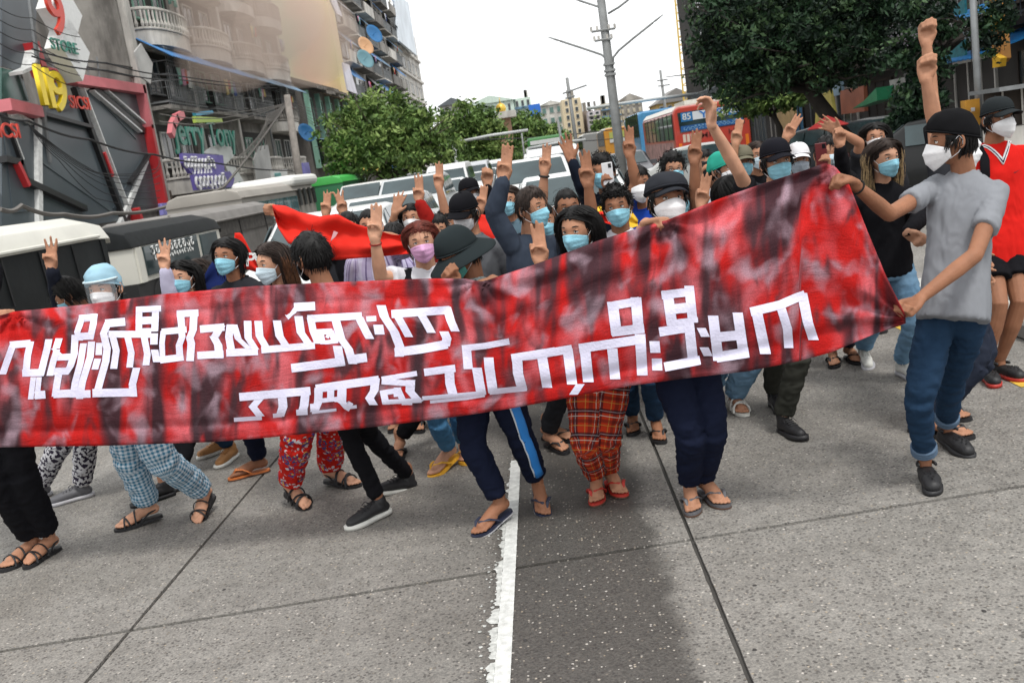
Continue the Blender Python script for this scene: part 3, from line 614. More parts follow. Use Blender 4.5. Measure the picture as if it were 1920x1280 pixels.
rp = n.new('ShaderNodeValToRGB'); rp.color_ramp.elements[0].color = (0.52, 0.34, 0.25, 1); rp.color_ramp.elements[0].position = 0.05; rp.color_ramp.elements[1].position = 0.98; rp.color_ramp.elements[1].color = (0.66, 0.55, 0.27, 1)
for p_, c_ in ((0.30, (0.60, 0.50, 0.38, 1)), (0.46, (0.46, 0.53, 0.36, 1)), (0.62, (0.52, 0.57, 0.38, 1)), (0.72, (0.68, 0.44, 0.30, 1)), (0.86, (0.68, 0.50, 0.30, 1))): e = rp.color_ramp.elements.new(p_); e.color = c_
l.new(mr.outputs[0], rp.inputs[0]); l.new(rp.outputs[0], bb.inputs['Base Color'])
Y2 = 84.0
pk = empty('apartment_building', (FX - 9, Y2, 0), 'tall block with a blank salmon, green and yellow end wall', 'building')
b = MB(); b.box2((FX - 26, Y2, 0), (FX + 0.5, Y2 + 3, 30)); b.obj('end_wall', hazed, pk)
for (x, z) in ((-22, 14), (-22, 18), (-26, 14)): b = MB(); b.box((x, Y2 - 0.02, z), (0.5, 0.03, 0.8)); b.obj('window', mat('faded_window', (0.42, 0.36, 0.28), rough=0.6), pk)
# --- C: old lower building with green window bays, in front of the end wall
oc = empty('old_shophouse', (FX, 74, 0), 'old low shophouse with pale green window bays and a decayed tiled roof', 'building')
b = MB(); b.box2((FX - 10, 66.2, 0), (FX + 1.0, 83.8, 8.6)); b.obj('wall', conc_d, oc)
rf = mat('old_roof', (0.13, 0.115, 0.10), rough=0.9, var=0.4, scale=2, bump=0.9, bscale=6)
b = MB()
for k in range(12): y = 66 + k * 1.5; dz = 0.5 * noise.noise(Vector((k * 0.9, 0, 0))); b.add([(FX + 2.2, y, 8.5 + dz), (FX + 2.2, y + 1.6, 8.5 + dz), (FX - 5, y + 1.6, 11.5 + dz), (FX - 5, y, 11.5 + dz), (FX + 2.2, y, 8.3 + dz), (FX + 2.2, y + 1.6, 8.3 + dz), (FX - 5, y + 1.6, 11.3 + dz), (FX - 5, y, 11.3 + dz)], [(0, 1, 2, 3), (7, 6, 5, 4), (0, 4, 5, 1), (1, 5, 6, 2), (3, 7, 4, 0)])
b.obj('roof', rf, oc)
for k in range(5):
    y = 68 + k * 3.4
    for z in (4.4, 7.0): 
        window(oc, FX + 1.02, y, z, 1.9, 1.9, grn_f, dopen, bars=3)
    b = MB(); b.box((FX + 1.3, y - 1.6, 5.7), (0.16, 0.14, 2.6)); b.obj('green_column', grn_f, oc)
balcony(oc, FX + 1.0, 75, 3.3, 16, 1.1, 'solid', wht); awning(oc, FX + 1, 68.5, 5.2, 4.5, 1.9, 0.5, awb2)
dish(oc, fp(572, 251, FX + 2.2), 0.62, mat('dish_blue', (0.01, 0.12, 0.30), rough=0.5))
# --- D: tall block beyond with awnings, signs and railings
D0, D1 = 87.2, 128.0
td = empty('apartment_building', (FX, 105, 0), 'tall grey walk-up block with blue awnings and satellite dishes beyond the yellow wall', 'building')
b = MB(); b.box2((FX - 10, D0, 0), (FX, D1, 31)); b.obj('wall', conc, td)
for fl in range(9):
    z0 = 3.2 + fl * 3.05
    for k in range(6):
        y = 90.6 + k * 6.7; b = MB(); b.box2((FX - 0.2, y - 2.5, z0 + .1), (FX + 0.03, y + 2.5, z0 + 2.5)); b.obj('recess_panel', dopen if (k + fl) % 3 else dglass, td)
        window(td, FX + 0.04, y + R.uniform(-.6, .6), z0 + 1.4, 2.2, 1.5, [wwood, steel, wht][(fl * 2 + k) % 3], bars=3)
        balcony(td, FX, y, z0 + 0.1, 5.6, 1.0, ['solid', 'rail', 'rail', 'solid'][(fl + k) % 4], [wht, conc, conc_d][(fl + k * 2) % 3])
        if (fl * 3 + k) % 3 != 1: awning(td, FX + 0.05, y, z0 + 2.95, 5.8, 1.1, 1.3, [awb2, steel, awb][(fl + k) % 3])
        if (fl + k) % 2: washing(td, FX + 1.05, y - 2, z0 + 1.8, 3, seed=fl * 9 + k)
for q, (px, py, r) in enumerate(((699, 66, 1.0), (682, 113, 0.95), (683, 88, 0.9))): dish(td, fp(px, py, FX + 1.6), r, [mat('dish_blue', (0,) * 3), mat('dish_teal', (0.10, 0.22, 0.26), rough=0.5), mat('dish_orange', (0.50, 0.28, 0.14), rough=0.5)][q])
for (a, lab) in (([(617, 0), (628, 0), (640, 32), (628, 26)], 'striped red white and blue shop board high on the tall block'), ([(640, 118), (652, 122), (668, 178), (650, 170)], 'narrow red and blue board hanging above the green tree')):
    o = fpoly('hanging_board', a, mat('board_faded', (0.52, 0.50, 0.56), rough=0.5, var=0.2, scale=1), None, X=FX + 1.6, t=0.12); tag(o, lab, 'sign')
tw = empty('apartment_building', (FX, 140, 0), 'pale green white-banded block under the rooftop billboard', 'building')
b = MB(); b.box2((FX - 10, 128.3, 0), (FX, 156, 22.5)); b.obj('wall', wht, tw)
for fl in range(6):
    for k in range(5): window(tw, FX + 0.02, 131 + k * 5.2, 4 + fl * 3.2, 3.2, 1.7, wht, dglass, bars=4)
    b = MB(); b.box((FX + 0.15, 142, 2.6 + fl * 3.2), (0.2, 13.8, 0.16)); b.obj('floor_band', wht, tw)
bl = empty('billboard', (FX + 1, 142, 24), 'large pale rooftop billboard at the end of the left-hand blocks', 'billboard')
fpoly('board_panel', [(735, -12), (762, 6), (778, 105), (745, 78)], mat('billboard_pale', (0.60, 0.66, 0.72), rough=0.5, var=0.18, scale=0.3), bl, X=FX + 0.9, t=0.3)
fstrip('board_strut', [(735, -10), (745, 80)], 0.6, mat('billboard_edge', (0.08, 0.12, 0.18), rough=0.6), bl, X=FX + 0.5, t=0.4)
# --- shop signs along the left pavement
pur = mat('sign_purple', (0.13, 0.10, 0.36), rough=0.5, var=0.12, scale=2); pur2 = mat('sign_lilac', (0.20, 0.19, 0.48), rough=0.5, var=0.15, scale=1); lt = mat('sign_print_white', (0.6, 0.6, 0.62), rough=0.6)
def signboard(name, pts, m_, label, X, t=0.15, lines=(), tm=None, cat='sign'):
    o = empty(name, atX(*pts[0], X), label, cat); fpoly('board', pts, m_, o, X=X, t=t); s = 1 if X < 0 else -1
    for i, (cx, cy, w, h, n_) in enumerate(lines): q = atX(cx, cy, X + s * (t + 0.02)); glyphs('lettering', q, (0, s, 0), ZU, w, h, n_, tm or lt, o, seed=int(cx + cy), th=0.16)
    return o
signboard('shop_sign', [(335, 288), (412, 292), (416, 330), (352, 326), (338, 306)], pur, 'upper purple shop sign with white Burmese lettering', FX + 2.0, lines=((375, 306, 3.6, 0.7, 9), (378, 319, 2.4, 0.5, 6)))
signboard('shop_sign', [(355, 328), (425, 322), (434, 336), (430, 352), (362, 357)], pur, 'lower purple shop sign with white Burmese lettering', FX + 2.1, lines=((396, 340, 3.9, 0.85, 8),))
signboard('shop_fascia', [(296, 382), (442, 372), (444, 390), (300, 404)], pur2, 'long lilac fascia board above the grey truck cover', FX + 2.2)
signboard('shop_sign', [(420, 345), (440, 342), (444, 374), (418, 374)], dw, 'white sign with green lettering beside the purple signs', FX + 1.8, lines=((431, 350, 1.0, 0.4, 3), (431, 362, 1.0, 0.3, 5)), tm=gns)
signboard('shop_sign', [(443, 342), (463, 340), (468, 368), (444, 371)], dw, 'small white sign next to the green-lettered one', FX + 1.9, lines=((455, 349, 1.0, 0.4, 3), (455, 362, 1.0, 0.25, 5)), tm=gns)
signboard('shop_sign', [(507, 320), (533, 318), (539, 364), (511, 367)], dw, 'tall white notice board behind the beige bus', FX + 2.5, lines=((521, 328, 1.2, 0.3, 5), (522, 340, 1.2, 0.25, 6), (523, 352, 1.2, 0.25, 6)), tm=mat('sign_print_teal', (0.2, 0.42, 0.42)))
signboard('shop_sign', [(563, 306), (574, 305), (584, 352), (570, 354)], pur2, 'narrow upright blue sign beside the wooden pole', FX + 2.6, lines=((575, 335, 0.9, 0.5, 2),))
signboard('shop_sign', [(360, 212), (392, 208), (396, 214), (362, 218)], mat('sign_cyan', (0.05, 0.30, 0.50), rough=0.5), 'thin cyan sign strip above the green script', FX + 1.9)
signboard('shop_sign', [(360, 219), (410, 222), (412, 230), (362, 231)], mat('sign_lime', (0.36, 0.48, 0.08), rough=0.5), 'thin lime sign strip above the green script', FX + 1.9)
ct = empty('script_sign', fp(385, 250, FX + 2), 'green script shop sign with a red arc at its left', 'sign')
text('letters', 'Jerry Tony', fp(388, 252, FX + 2.0), YD, (0, 0, 1), 1.6, gns, ct, 0.03, sx=1.15)
fstrip('red_arc', [(316, 252), (318, 236), (325, 222), (336, 216)], 0.3, pinkf, ct, X=FX + 2.0, t=0.2)
bk = empty('shop_sign', fp(665, 350, FX + 4), 'black shop sign with a white mask emblem below the green tree', 'sign')
fpoly('board', [(612, 298), (643, 296), (650, 350), (616, 352)], blkm, bk, X=FX + 4, t=0.2)
fpoly('emblem', [(617, 330), (622, 333), (630, 331), (637, 333), (643, 329), (643, 344), (636, 348), (624, 348), (618, 344)], dw, bk, X=FX + 4.22, t=0.05)
for cx in (625, 636): fpoly('emblem_eye', [(cx - 3, 338), (cx, 336), (cx + 3, 338), (cx + 2, 342), (cx - 2, 342)], blkm, bk, X=FX + 4.30, t=0.03)
wn = empty('washing_line', fp(430, 300, FX + 1.6), 'white cloths and tarpaulins hanging over the purple signs', 'cloth')
for pts in ([(400, 272), (428, 270), (436, 292), (418, 312), (406, 290), (376, 288)], [(420, 312), (436, 310), (455, 342), (436, 346)], [(482, 275), (500, 272), (512, 348), (480, 342), (474, 300)]): fpoly('hanging_cloth', pts, bc if pts[0][0] > 470 else dw, wn, X=FX + 1.7, t=0.08)
# ground floor shutters and clutter behind the vehicles
gf = empty('shop_row', (FX + 0.5, 55, 0), 'row of dark ground-floor shops behind the parked vehicles', 'building')
R = random.Random(8)
for k in range(14):
    y = 41.5 + k * 3.1; b = MB(); b.box2((FX + 0.05, y, 0.14), (FX + 0.25 + 0.3 * (k % 2), y + 2.9, 2.6)); b.obj('shop_bay', [mat('shop_teal', (0.04, 0.12, 0.14), var=0.3), mat('shop_brown', (0.10, 0.075, 0.06), var=0.3), dopen, mat('shop_grey', (0.20, 0.19, 0.18), var=0.2), mat('shop_blue', (0.04, 0.07, 0.18), var=0.3)][R.randrange(5)], gf)
for k, (y, w, m_) in enumerate(((75, 9, mat('shop_yellow', (0.45, 0.33, 0.05), var=0.2)), (88, 10, awb), (100, 9, mat('shop_brown', (0,) * 3)))): awning(gf, FX + 1, y, 3.3, w, 3.2, 0.9, m_)
# ------------------------------------------------------------------ far buildings that close the street
def block(label, x0, x1, ytop, Y, dep, m_, rows, cols, roof=None, name='apartment_building', winm=None, wf=0.5, frm=None, flat=None, zb=0, skip=0.0, seed=1):
    a = atY(x0, ytop, Y); c = atY(x1, ytop - (x1 - x0) * 0.1495, Y); z1 = (a[2] + c[2]) / 2; X0, X1 = a[0], c[0]; root = empty(name, ((X0 + X1) / 2, Y, 0), label, 'building')
    b = MB(); b.box2((X0, Y, zb), (X1, Y + dep, z1)); b.obj('wall', m_, root); W = X1 - X0; H_ = z1 - 3; R = random.Random(seed)
    cw, rh = W / cols, H_ / rows; winm = winm or dglass; fm = boxmesh('window', cw * wf / 2, 0.06, rh * 0.30, frm or wwood); pmh = boxmesh('pane', cw * wf / 2 * 0.82, 0.03, rh * 0.25, winm)
    for r in range(rows):
        for k in range(cols):
            if R.random() < skip: continue
            p = (X0 + cw * (k + 0.5), Y - 0.05, 3 + rh * (r + 0.5)); o = put('window', fm, p, root); put('pane', pmh, (p[0], p[1] - 0.07, p[2]), o)
    if flat:
        for r in range(rows): b = MB(); b.box(((X0 + X1) / 2, Y - 0.3, 3 + rh * r + rh * 0.08), (W / 2, 0.35, rh * 0.10)); b.obj('balcony', flat, root)
    if roof:
        m2, h = roof; b = MB(); xm = (X0 + X1) / 2; b.add([(X0 - .4, Y - .4, z1), (X1 + .4, Y - .4, z1), (xm, Y - .4, z1 + h), (X0 - .4, Y + dep, z1), (X1 + .4, Y + dep, z1), (xm, Y + dep, z1 + h)], [(0, 1, 2), (5, 4, 3), (0, 2, 5, 3), (2, 1, 4, 5), (0, 3, 4, 1)]); b.obj('roof', m2, root)
    else:
        for k in range(3): b = MB(); q = R.uniform(0.15, 0.85); b.box((X0 + W * q, Y + dep * .4, z1 + 0.8), (W * 0.07, 0.7, 0.8)); b.obj('roof_tank', conc, root)
    return root
stone = mat('grey_stone', (0.36, 0.34, 0.31), rough=0.9, var=0.3, scale=0.6, grime=0.7); far_y = mat('pale_yellow_render', (0.58, 0.52, 0.38), rough=0.9, var=0.15, scale=0.4, grime=0.5); brn = mat('brown_wall', (0.24, 0.20, 0.17), rough=0.9, var=0.2, grime=0.4)
far_m = mat('mint_far', (0.56, 0.68, 0.60), rough=0.9, var=0.08, scale=0.3, grime=0.25); lilac = mat('pale_lilac', (0.56, 0.52, 0.56), rough=0.9, var=0.1, grime=0.3); rfd = mat('roof_dark_grey', (0.10, 0.11, 0.12), rough=0.8)
block('grey block with a dark pitched roof above the green trees', 824, 872, 200, 185, 14, stone, 5, 4, (rfd, 1.3), seed=2)
block('mint green block with a gabled end and few small windows', 876, 962, 200, 175, 20, far_m, 4, 5, (far_m, 1.3), skip=0.55, wf=0.28, seed=3)
block('mint and white block with open balconies right of the gabled end', 963, 994, 186, 178, 14, far_m, 5, 3, flat=awb2, seed=4)
block('white block with a tall arched bay left of the cream tower', 1012, 1054, 200, 182, 14, wht, 4, 3, (wht, 0.8), winm=mat('window_green', (0.10, 0.18, 0.16), rough=0.2), wf=0.6, seed=5)
block('slender cream tower with two columns of arched windows', 1052, 1088, 188, 160, 10, mat('cream_bright', (0.66, 0.56, 0.38), rough=0.85, var=0.08, grime=0.2), 6, 2, wf=0.30, seed=6)
block('brown windowless flank beside the cream tower', 1089, 1112, 210, 163, 12, brn, 3, 1, wf=0.1, skip=1.0, seed=7)
block('narrow white block with stacked pink-white balconies', 1102, 1125, 210, 155, 8, lilac, 6, 2, flat=wht, wf=0.6, seed=8)
block('pale yellow block with blue-shaded balconies behind the tall pole', 1125, 1162, 196, 165, 12, far_y, 5, 3, flat=awb2, wf=0.6, seed=9)
block('ornate grey stone block with a stepped pediment', 1160, 1203, 192, 168, 12, stone, 5, 4, (stone, 1.2), winm=far_y, wf=0.4, seed=10)
block('ochre house with a grey hipped roof behind the blue bus', 1232, 1308, 196, 150, 10, mat('ochre_wall', (0.52, 0.36, 0.13), rough=0.9, var=0.15), 2, 5, (mat('roof_grey_far', (0.22, 0.21, 0.20), rough=0.9), 2.0), seed=11)
block('plain white tower slab between the dark tree and the red bus', 1334, 1352, 150, 140, 8, wht, 6, 1, skip=0.6, seed=12)
block('low grey block seen through the green trees', 800, 990, 268, 150, 8, lilac, 2, 9, wf=0.4, seed=13)
block('low dark building behind the traffic, left of centre', 845, 965, 310, 120, 8, mat('teal_dark', (0.05, 0.09, 0.10), var=0.3), 1, 8, seed=14)
bb_ = empty('billboard', pz(1003, 215, 170), 'upright blue billboard between the mint and white blocks', 'billboard')
for y0, y1, m_ in ((196, 222, mat('board_blue', (0.02, 0.14, 0.55), rough=0.5)), (222, 233, mat('board_red', (0.35, 0.10, 0.10), rough=0.5)), (233, 244, mat('board_blue', (0,) * 3))):
    a, c = atY(994, y1, 170), atY(1012, y0 - 2, 170); b = MB(); b.box2((a[0], 170, a[2]), (c[0], 170.5, c[2])); b.obj('board_panel', m_, bb_)
gt = empty('clock_tower', pz(945, 320, 110), 'slim tan tower with a golden dome above the traffic', 'tower')
a = atY(957, 330, 110); z1 = atY(944, 222, 110)[2]; b = MB(); b.box2((a[0] - 0.6, 110, 0), (a[0] + 0.9, 111.5, z1)); b.obj('shaft', mat('tan_tower', (0.42, 0.26, 0.17), rough=0.8), gt)
b = MB(); b.box2((a[0] - 1.6, 109, z1), (a[0] + 1.6, 112, z1 + 0.7)); b.obj('gallery', wht, gt)
b = MB(); b.ell((a[0], 110.5, z1 + 1.1), (0.6, 0.6, 0.62)); b.tube([(a[0], 110.5, z1 + 1.6), (a[0], 110.5, z1 + 2.4)], [0.1, 0.02], 6); b.obj('dome', mat('gold_dome', (0.62, 0.42, 0.06), rough=0.35, metal=0.3), gt, smooth=True)
# tower crane mast, far right of the open sky
cr_ = empty('crane_mast', pz(1290, 120, 140), 'yellow lattice crane mast rising at the edge of the dark tree', 'crane'); b = MB(); ym = mat('crane_yellow', (0.62, 0.42, 0.08), rough=0.6)
for px in (1275, 1290): b.tube([pz(px + 8, 200, 140), pz(px - 4, 60, 140), pz(px - 12, -30, 140)], 0.13, 5)
for k in range(14): y = 190 - k * 15; b.tube([pz(1283 - k * 1.2, y, 140), pz(1297 - k * 1.2, y - 12, 140)], 0.06, 4); b.tube([pz(1297 - k * 1.2, y - 12, 140), pz(1282 - k * 1.2, y - 15, 140)], 0.06, 4)
b.obj('lattice', ym, cr_)
# ------------------------------------------------------------------ right-hand shops under the trees (x = +12)
RX_ = 12.0
rs = empty('shop_building', (RX_ + 3, 30, 0), 'dark multi-storey shop building behind the trees on the right', 'building')
dk = mat('shaded_wall', (0.030, 0.028, 0.027), rough=0.9, var=0.4, scale=0.5, grime=0.6); dk2 = mat('shaded_wall_brown', (0.045, 0.034, 0.028), rough=0.9, var=0.4, scale=0.7)  # tree shade is put into these dark wall colours
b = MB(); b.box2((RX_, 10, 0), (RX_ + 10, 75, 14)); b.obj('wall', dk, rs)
for k in range(16):
    y = 12.5 + k * 3.6
    for z in (1.6, 4.6, 7.5, 10.5):
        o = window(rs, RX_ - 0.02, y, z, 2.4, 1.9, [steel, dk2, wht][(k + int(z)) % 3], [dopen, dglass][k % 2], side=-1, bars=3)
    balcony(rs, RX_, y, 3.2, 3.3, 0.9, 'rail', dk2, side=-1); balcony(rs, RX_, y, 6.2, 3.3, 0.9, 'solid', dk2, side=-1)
def rsign(pts, col, label, X=11.0, t=0.12, name='shop_sign', cat='sign', rough=0.5):
    return signboard(name, pts, mat('rs_%d_%d' % (pts[0][0], pts[0][1]), col, rough=rough, var=0.25, scale=1.5), label, X, t, cat=cat)
rsign([(1536, 182), (1562, 168), (1572, 226), (1534, 232)], (0.40, 0.34, 0.08), 'yellow green hoarding behind the leaning trunk')
rsign([(1581, 170), (1626, 160), (1628, 208), (1584, 214)], (0.22, 0.07, 0.035), 'rust red shop board right of the leaning trunk')
rsign([(1460, 188), (1492, 182), (1496, 238), (1464, 244)], (0.42, 0.30, 0.13), 'tan board between the two thin stems')
rsign([(1566, 158), (1582, 152), (1584, 176), (1570, 180)], (0.16, 0.24, 0.30), 'small grey blue board above the rust red board')
rsign([(1668, 66), (1735, 56), (1740, 80), (1676, 92)], (0.17, 0.14, 0.19), 'upper greyish lilac panel beside the raised arm', X=10.6)
rsign([(1675, 150), (1720, 140), (1728, 172), (1680, 180)], (0.22, 0.22, 0.21), 'pale grey panel at the edge of the leafy bush tree', X=10.6)
rsign([(1815, 60), (1855, 52), (1858, 78), (1822, 84)], (0.20, 0.25, 0.27), 'pale panel right of the blue awnings', X=10.4)
rsign([(1350, 165), (1358, 160), (1420, 160), (1420, 164)], (0.2, 0.2, 0.2), 'thin grey strip in the tree shadow', X=11.8)
for (cx, y0, lab) in ((1782, 30, 'upper bright blue corrugated awning by the grey post'), (1786, 108, 'lower bright blue corrugated awning by the grey post')):
    a = atX(1752, y0 + 14, 9.6); c = atX(1818, y0 + 2, 9.6); o = empty('shop_awning', a, lab, 'awning')
    b = MB(); n_ = 16; V_ = []
    for k in range(n_ + 1): f = k / n_; yy = a[1] + (c[1] - a[1]) * f; zz = a[2] + (c[2] - a[2]) * f + 0.02 * (k % 2); V_ += [(9.6, yy, zz), (10.7, yy, zz + 0.25), (11.9, yy, zz + 0.62)]
    b.add(V_, [(3 * k + j, 3 * k + j + 1, 3 * k + j + 4, 3 * k + j + 3) for k in range(n_) for j in (0, 1)]); r_ = b.obj('corrugated_sheet', mat('awning_bright_blue', (0.02, 0.20, 0.50), rough=0.45, var=0.15), o); r_.modifiers.new('t', 'SOLIDIFY').thickness = 0.03
    fpoly('side_drape', [(1752, y0 + 6), (1790, y0 - 14), (1812, y0 - 34), (1814, y0 - 4), (1780, y0 + 4)], mat('drape_teal', (0.02, 0.18, 0.20), rough=0.6, var=0.3), o, X=10.0, t=0.05)
a = atX(1624, 200, 10.4); c = atX(1676, 166, 10.4); ga = empty('shop_awning', a, 'green sloping awning over the dark shop entrance', 'awning'); fpoly('awning_sheet', [(1628, 200), (1652, 184), (1676, 160), (1678, 184), (1650, 194)], mat('awning_green', (0.01, 0.17, 0.07), rough=0.5, var=0.15), ga, X=10.4, t=0.5)
for k, (x0, y0) in enumerate(((1868, -30), (1872, 42))):  # cloth strips standing in for hanging forearms with yellow wrists
    o = empty('hanging_arm_strip', atX(x0, y0, 9.0), ['upper', 'lower'][k] + ' ochre strip with yellow tip standing in for a hanging forearm, right edge', 'flag'); fpoly('cloth_strip', [(x0, y0), (x0 + 19, y0), (x0 + 24, y0 + 66), (x0 + 18, y0 + 74), (x0 + 2, y0 + 70)], mat('arm_strip_ochre', (0.42, 0.20, 0.055), rough=0.8, var=0.15, scale=4), o, X=9.0, t=0.14)
    fpoly('cloth_tip', [(x0 + 1, y0 + 58), (x0 + 16, y0 + 66), (x0 + 14, y0 + 82), (x0 + 1, y0 + 84)], mat('arm_strip_yellow', (0.62, 0.36, 0.02), rough=0.8, var=0.1), o, X=8.86, t=0.12)
gw = empty('kiosk', atX(1890, 230, 8.0), 'pale grey roadside kiosk with barred window behind the red jersey', 'kiosk')
kp = atY(1880, 262, 14.5); b = MB(); b.box2((kp[0] - 0.1, 14.5, 0), (kp[0] + 3, 14.9, 1.15)); b.obj('wall', wht, gw); b = MB(); b.box2((kp[0], 14.8, 1.15), (kp[0] + 3, 15.0, 1.68)); b.obj('upper_wall', dk2, gw)
b = MB(); b.box2((kp[0] - 0.15, 14.2, 1.68), (kp[0] + 3.2, 15.2, 1.74)); b.obj('roof', steel, gw)
for k in range(8): b = MB(); b.tube([(kp[0] + 0.15 + k * 0.28, 14.75, 1.16), (kp[0] + 0.15 + k * 0.28, 14.75, 1.68)], 0.016, 4); b.obj('window_bar', wht, gw)
pp = atY(1838, 250, 15.5); o = empty('steel_post', (pp[0], 15.5, 0), 'thin grey steel post right of the blue awnings', 'post'); b = MB(); tp = atY(1822, 20, 15.5); b.tube([(pp[0], 15.5, 0), (pp[0], 15.5, 4.6)], 0.055, 8); b.obj('pole', steel, o, smooth=True)
ob = atY(1820, 212, 15.4); o = empty('meter_box', (ob[0], 15.4, ob[2] - .2), 'orange yellow box fixed to the grey steel post', 'box'); b = MB(); b.box((ob[0], 15.4, ob[2]), (0.11, 0.08, 0.20)); q = b.obj('box_body', mat('box_ochre', (0.45, 0.22, 0.03), rough=0.5, var=0.1), o); b = MB(); b.box((ob[0], 15.315, ob[2] + 0.05), (0.028, 0.006, 0.028)); b.obj('label_plate', lt, o)
um = empty('market_umbrella', pz(1545, 245, 21), 'red stall umbrella behind the open raised hand', 'umbrella'); c = pz(1552, 228, 20); b = MB(); b.add([(c[0], c[1], c[2] + 0.12)] + [(c[0] + 0.42 * math.cos(a), c[1] + 0.42 * math.sin(a), c[2] - 0.10) for a in np.linspace(0, TAU, 9)[:-1]], [(0, 1 + k, 1 + (k + 1) % 8) for k in range(8)]); q = b.obj('canopy', mat('umbrella_red', (0.32, 0.02, 0.02), rough=0.6), um); q.modifiers.new('t', 'SOLIDIFY').thickness = 0.02
b = MB(); b.tube([(c[0], c[1], 0.1), (c[0], c[1], c[2] + .1)], 0.02, 5); b.obj('pole', steel, um)
b = MB(); c = pz(1692, 238, 19.5)
for nm, m_, pts, rad in (('body', mat('purple_shirt', (0.06, 0.03, 0.16), rough=0.9), [(c[0], c[1], 0.75), (c[0], c[1], 1.1), (c[0], c[1], 1.38)], [0.17, 0.19, 0.13]),): pass
# ------------------------------------------------------------------ painted banner
def interp(x, tab):
    for (a, b), (c, d) in zip(tab, tab[1:]):
        if x <= c: return b + (d - b) * (x - a) / (c - a)
    return tab[-1][1]
B_TOP = [(-70, 600), (0, 591), (26, 584), (60, 581), (160, 571), (300, 552), (480, 536), (650, 528), (800, 522), (870, 522), (905, 528), (932, 519), (1000, 497), (1060, 475), (1120, 452), (1210, 424), (1250, 413), (1345, 374), (1434, 343), (1500, 322), (1548, 306), (1566, 312), (1592, 345), (1622, 422), (1660, 515), (1698, 592)]
B_BOT = [(-70, 838), (0, 838), (200, 835), (400, 828), (500, 820), (700, 800), (860, 780), (960, 765), (1060, 746), (1180, 723), (1300, 707), (1400, 696), (1500, 676), (1560, 660), (1640, 626), (1698, 606)]
B_Z = [(-70, 4.72), (0, 4.68), (300, 4.58), (600, 4.47), (900, 4.30), (1100, 4.21), (1250, 4.12), (1450, 4.03), (1575, 3.93), (1700, 3.86)]
GRIP = [(28, 586, 150), (893, 526, 150), (1240, 416, 130), (1560, 316, 260), (1698, 596, 230)]
def bz(px, py):
    top = interp(px, B_TOP); bot = interp(px, B_BOT); t = min(1.0, max(0.0, (py - top) / max(8.0, bot - top)))
    z = interp(px, B_Z) + 0.10 * t - 0.05 * math.sin(math.pi * t) * (1 if px < 1500 else max(0, (1698 - px) / 198))
    f = 0.0
    # long soft waves hanging across the cloth
    env = math.sin(math.pi * min(1, t * 1.1)) ** 0.7
    f += 0.016 * env * math.sin(px / 27.0 + 1.6 * noise.noise(Vector((px / 140, t * 1.5, 0)))) * (0.35 + 0.65 * (noise.noise(Vector((px / 260, 0.3, 2))) * 0.5 + 0.5))
    f += 0.012 * noise.noise(Vector((px / 60, py / 45, 5.0)))
    # tension folds that run along the top edge right of the bucket hat, and the hem roll
    if px > 850:
        w = math.exp(-t * 3.2) * min(1, (px - 850) / 80) * (1 if px < 1480 else max(0.15, (1570 - px) / 90))
        f += 0.020 * w * math.sin(t * 34 + px / 120.0 + noise.noise(Vector((px / 90, 1, 1))) * 1.5)
    hem = math.exp(-((t - 0.885) / 0.028) ** 2)
    f += 0.018 * hem * (0.5 + 0.5 * noise.noise(Vector((px / 70, 0, 9))) + 0.4)
    hem2 = math.exp(-((t - 0.13) / 0.02) ** 2) * (1 if px < 850 else 0)
    f += 0.010 * hem2
    for gx, gy, rr in GRIP:
        dx, dy = px - gx, py - gy; r = math.hypot(dx, dy) + 1
        if r < rr * 3:
            a = math.atan2(dy, dx); f += 0.017 * math.exp(-r / rr) * min(1, r / 18) * math.sin(a * 11 + gx)
    return z + f
def BP(px, py, off=0.0):
    return P(px, py, bz(px, py) - off)
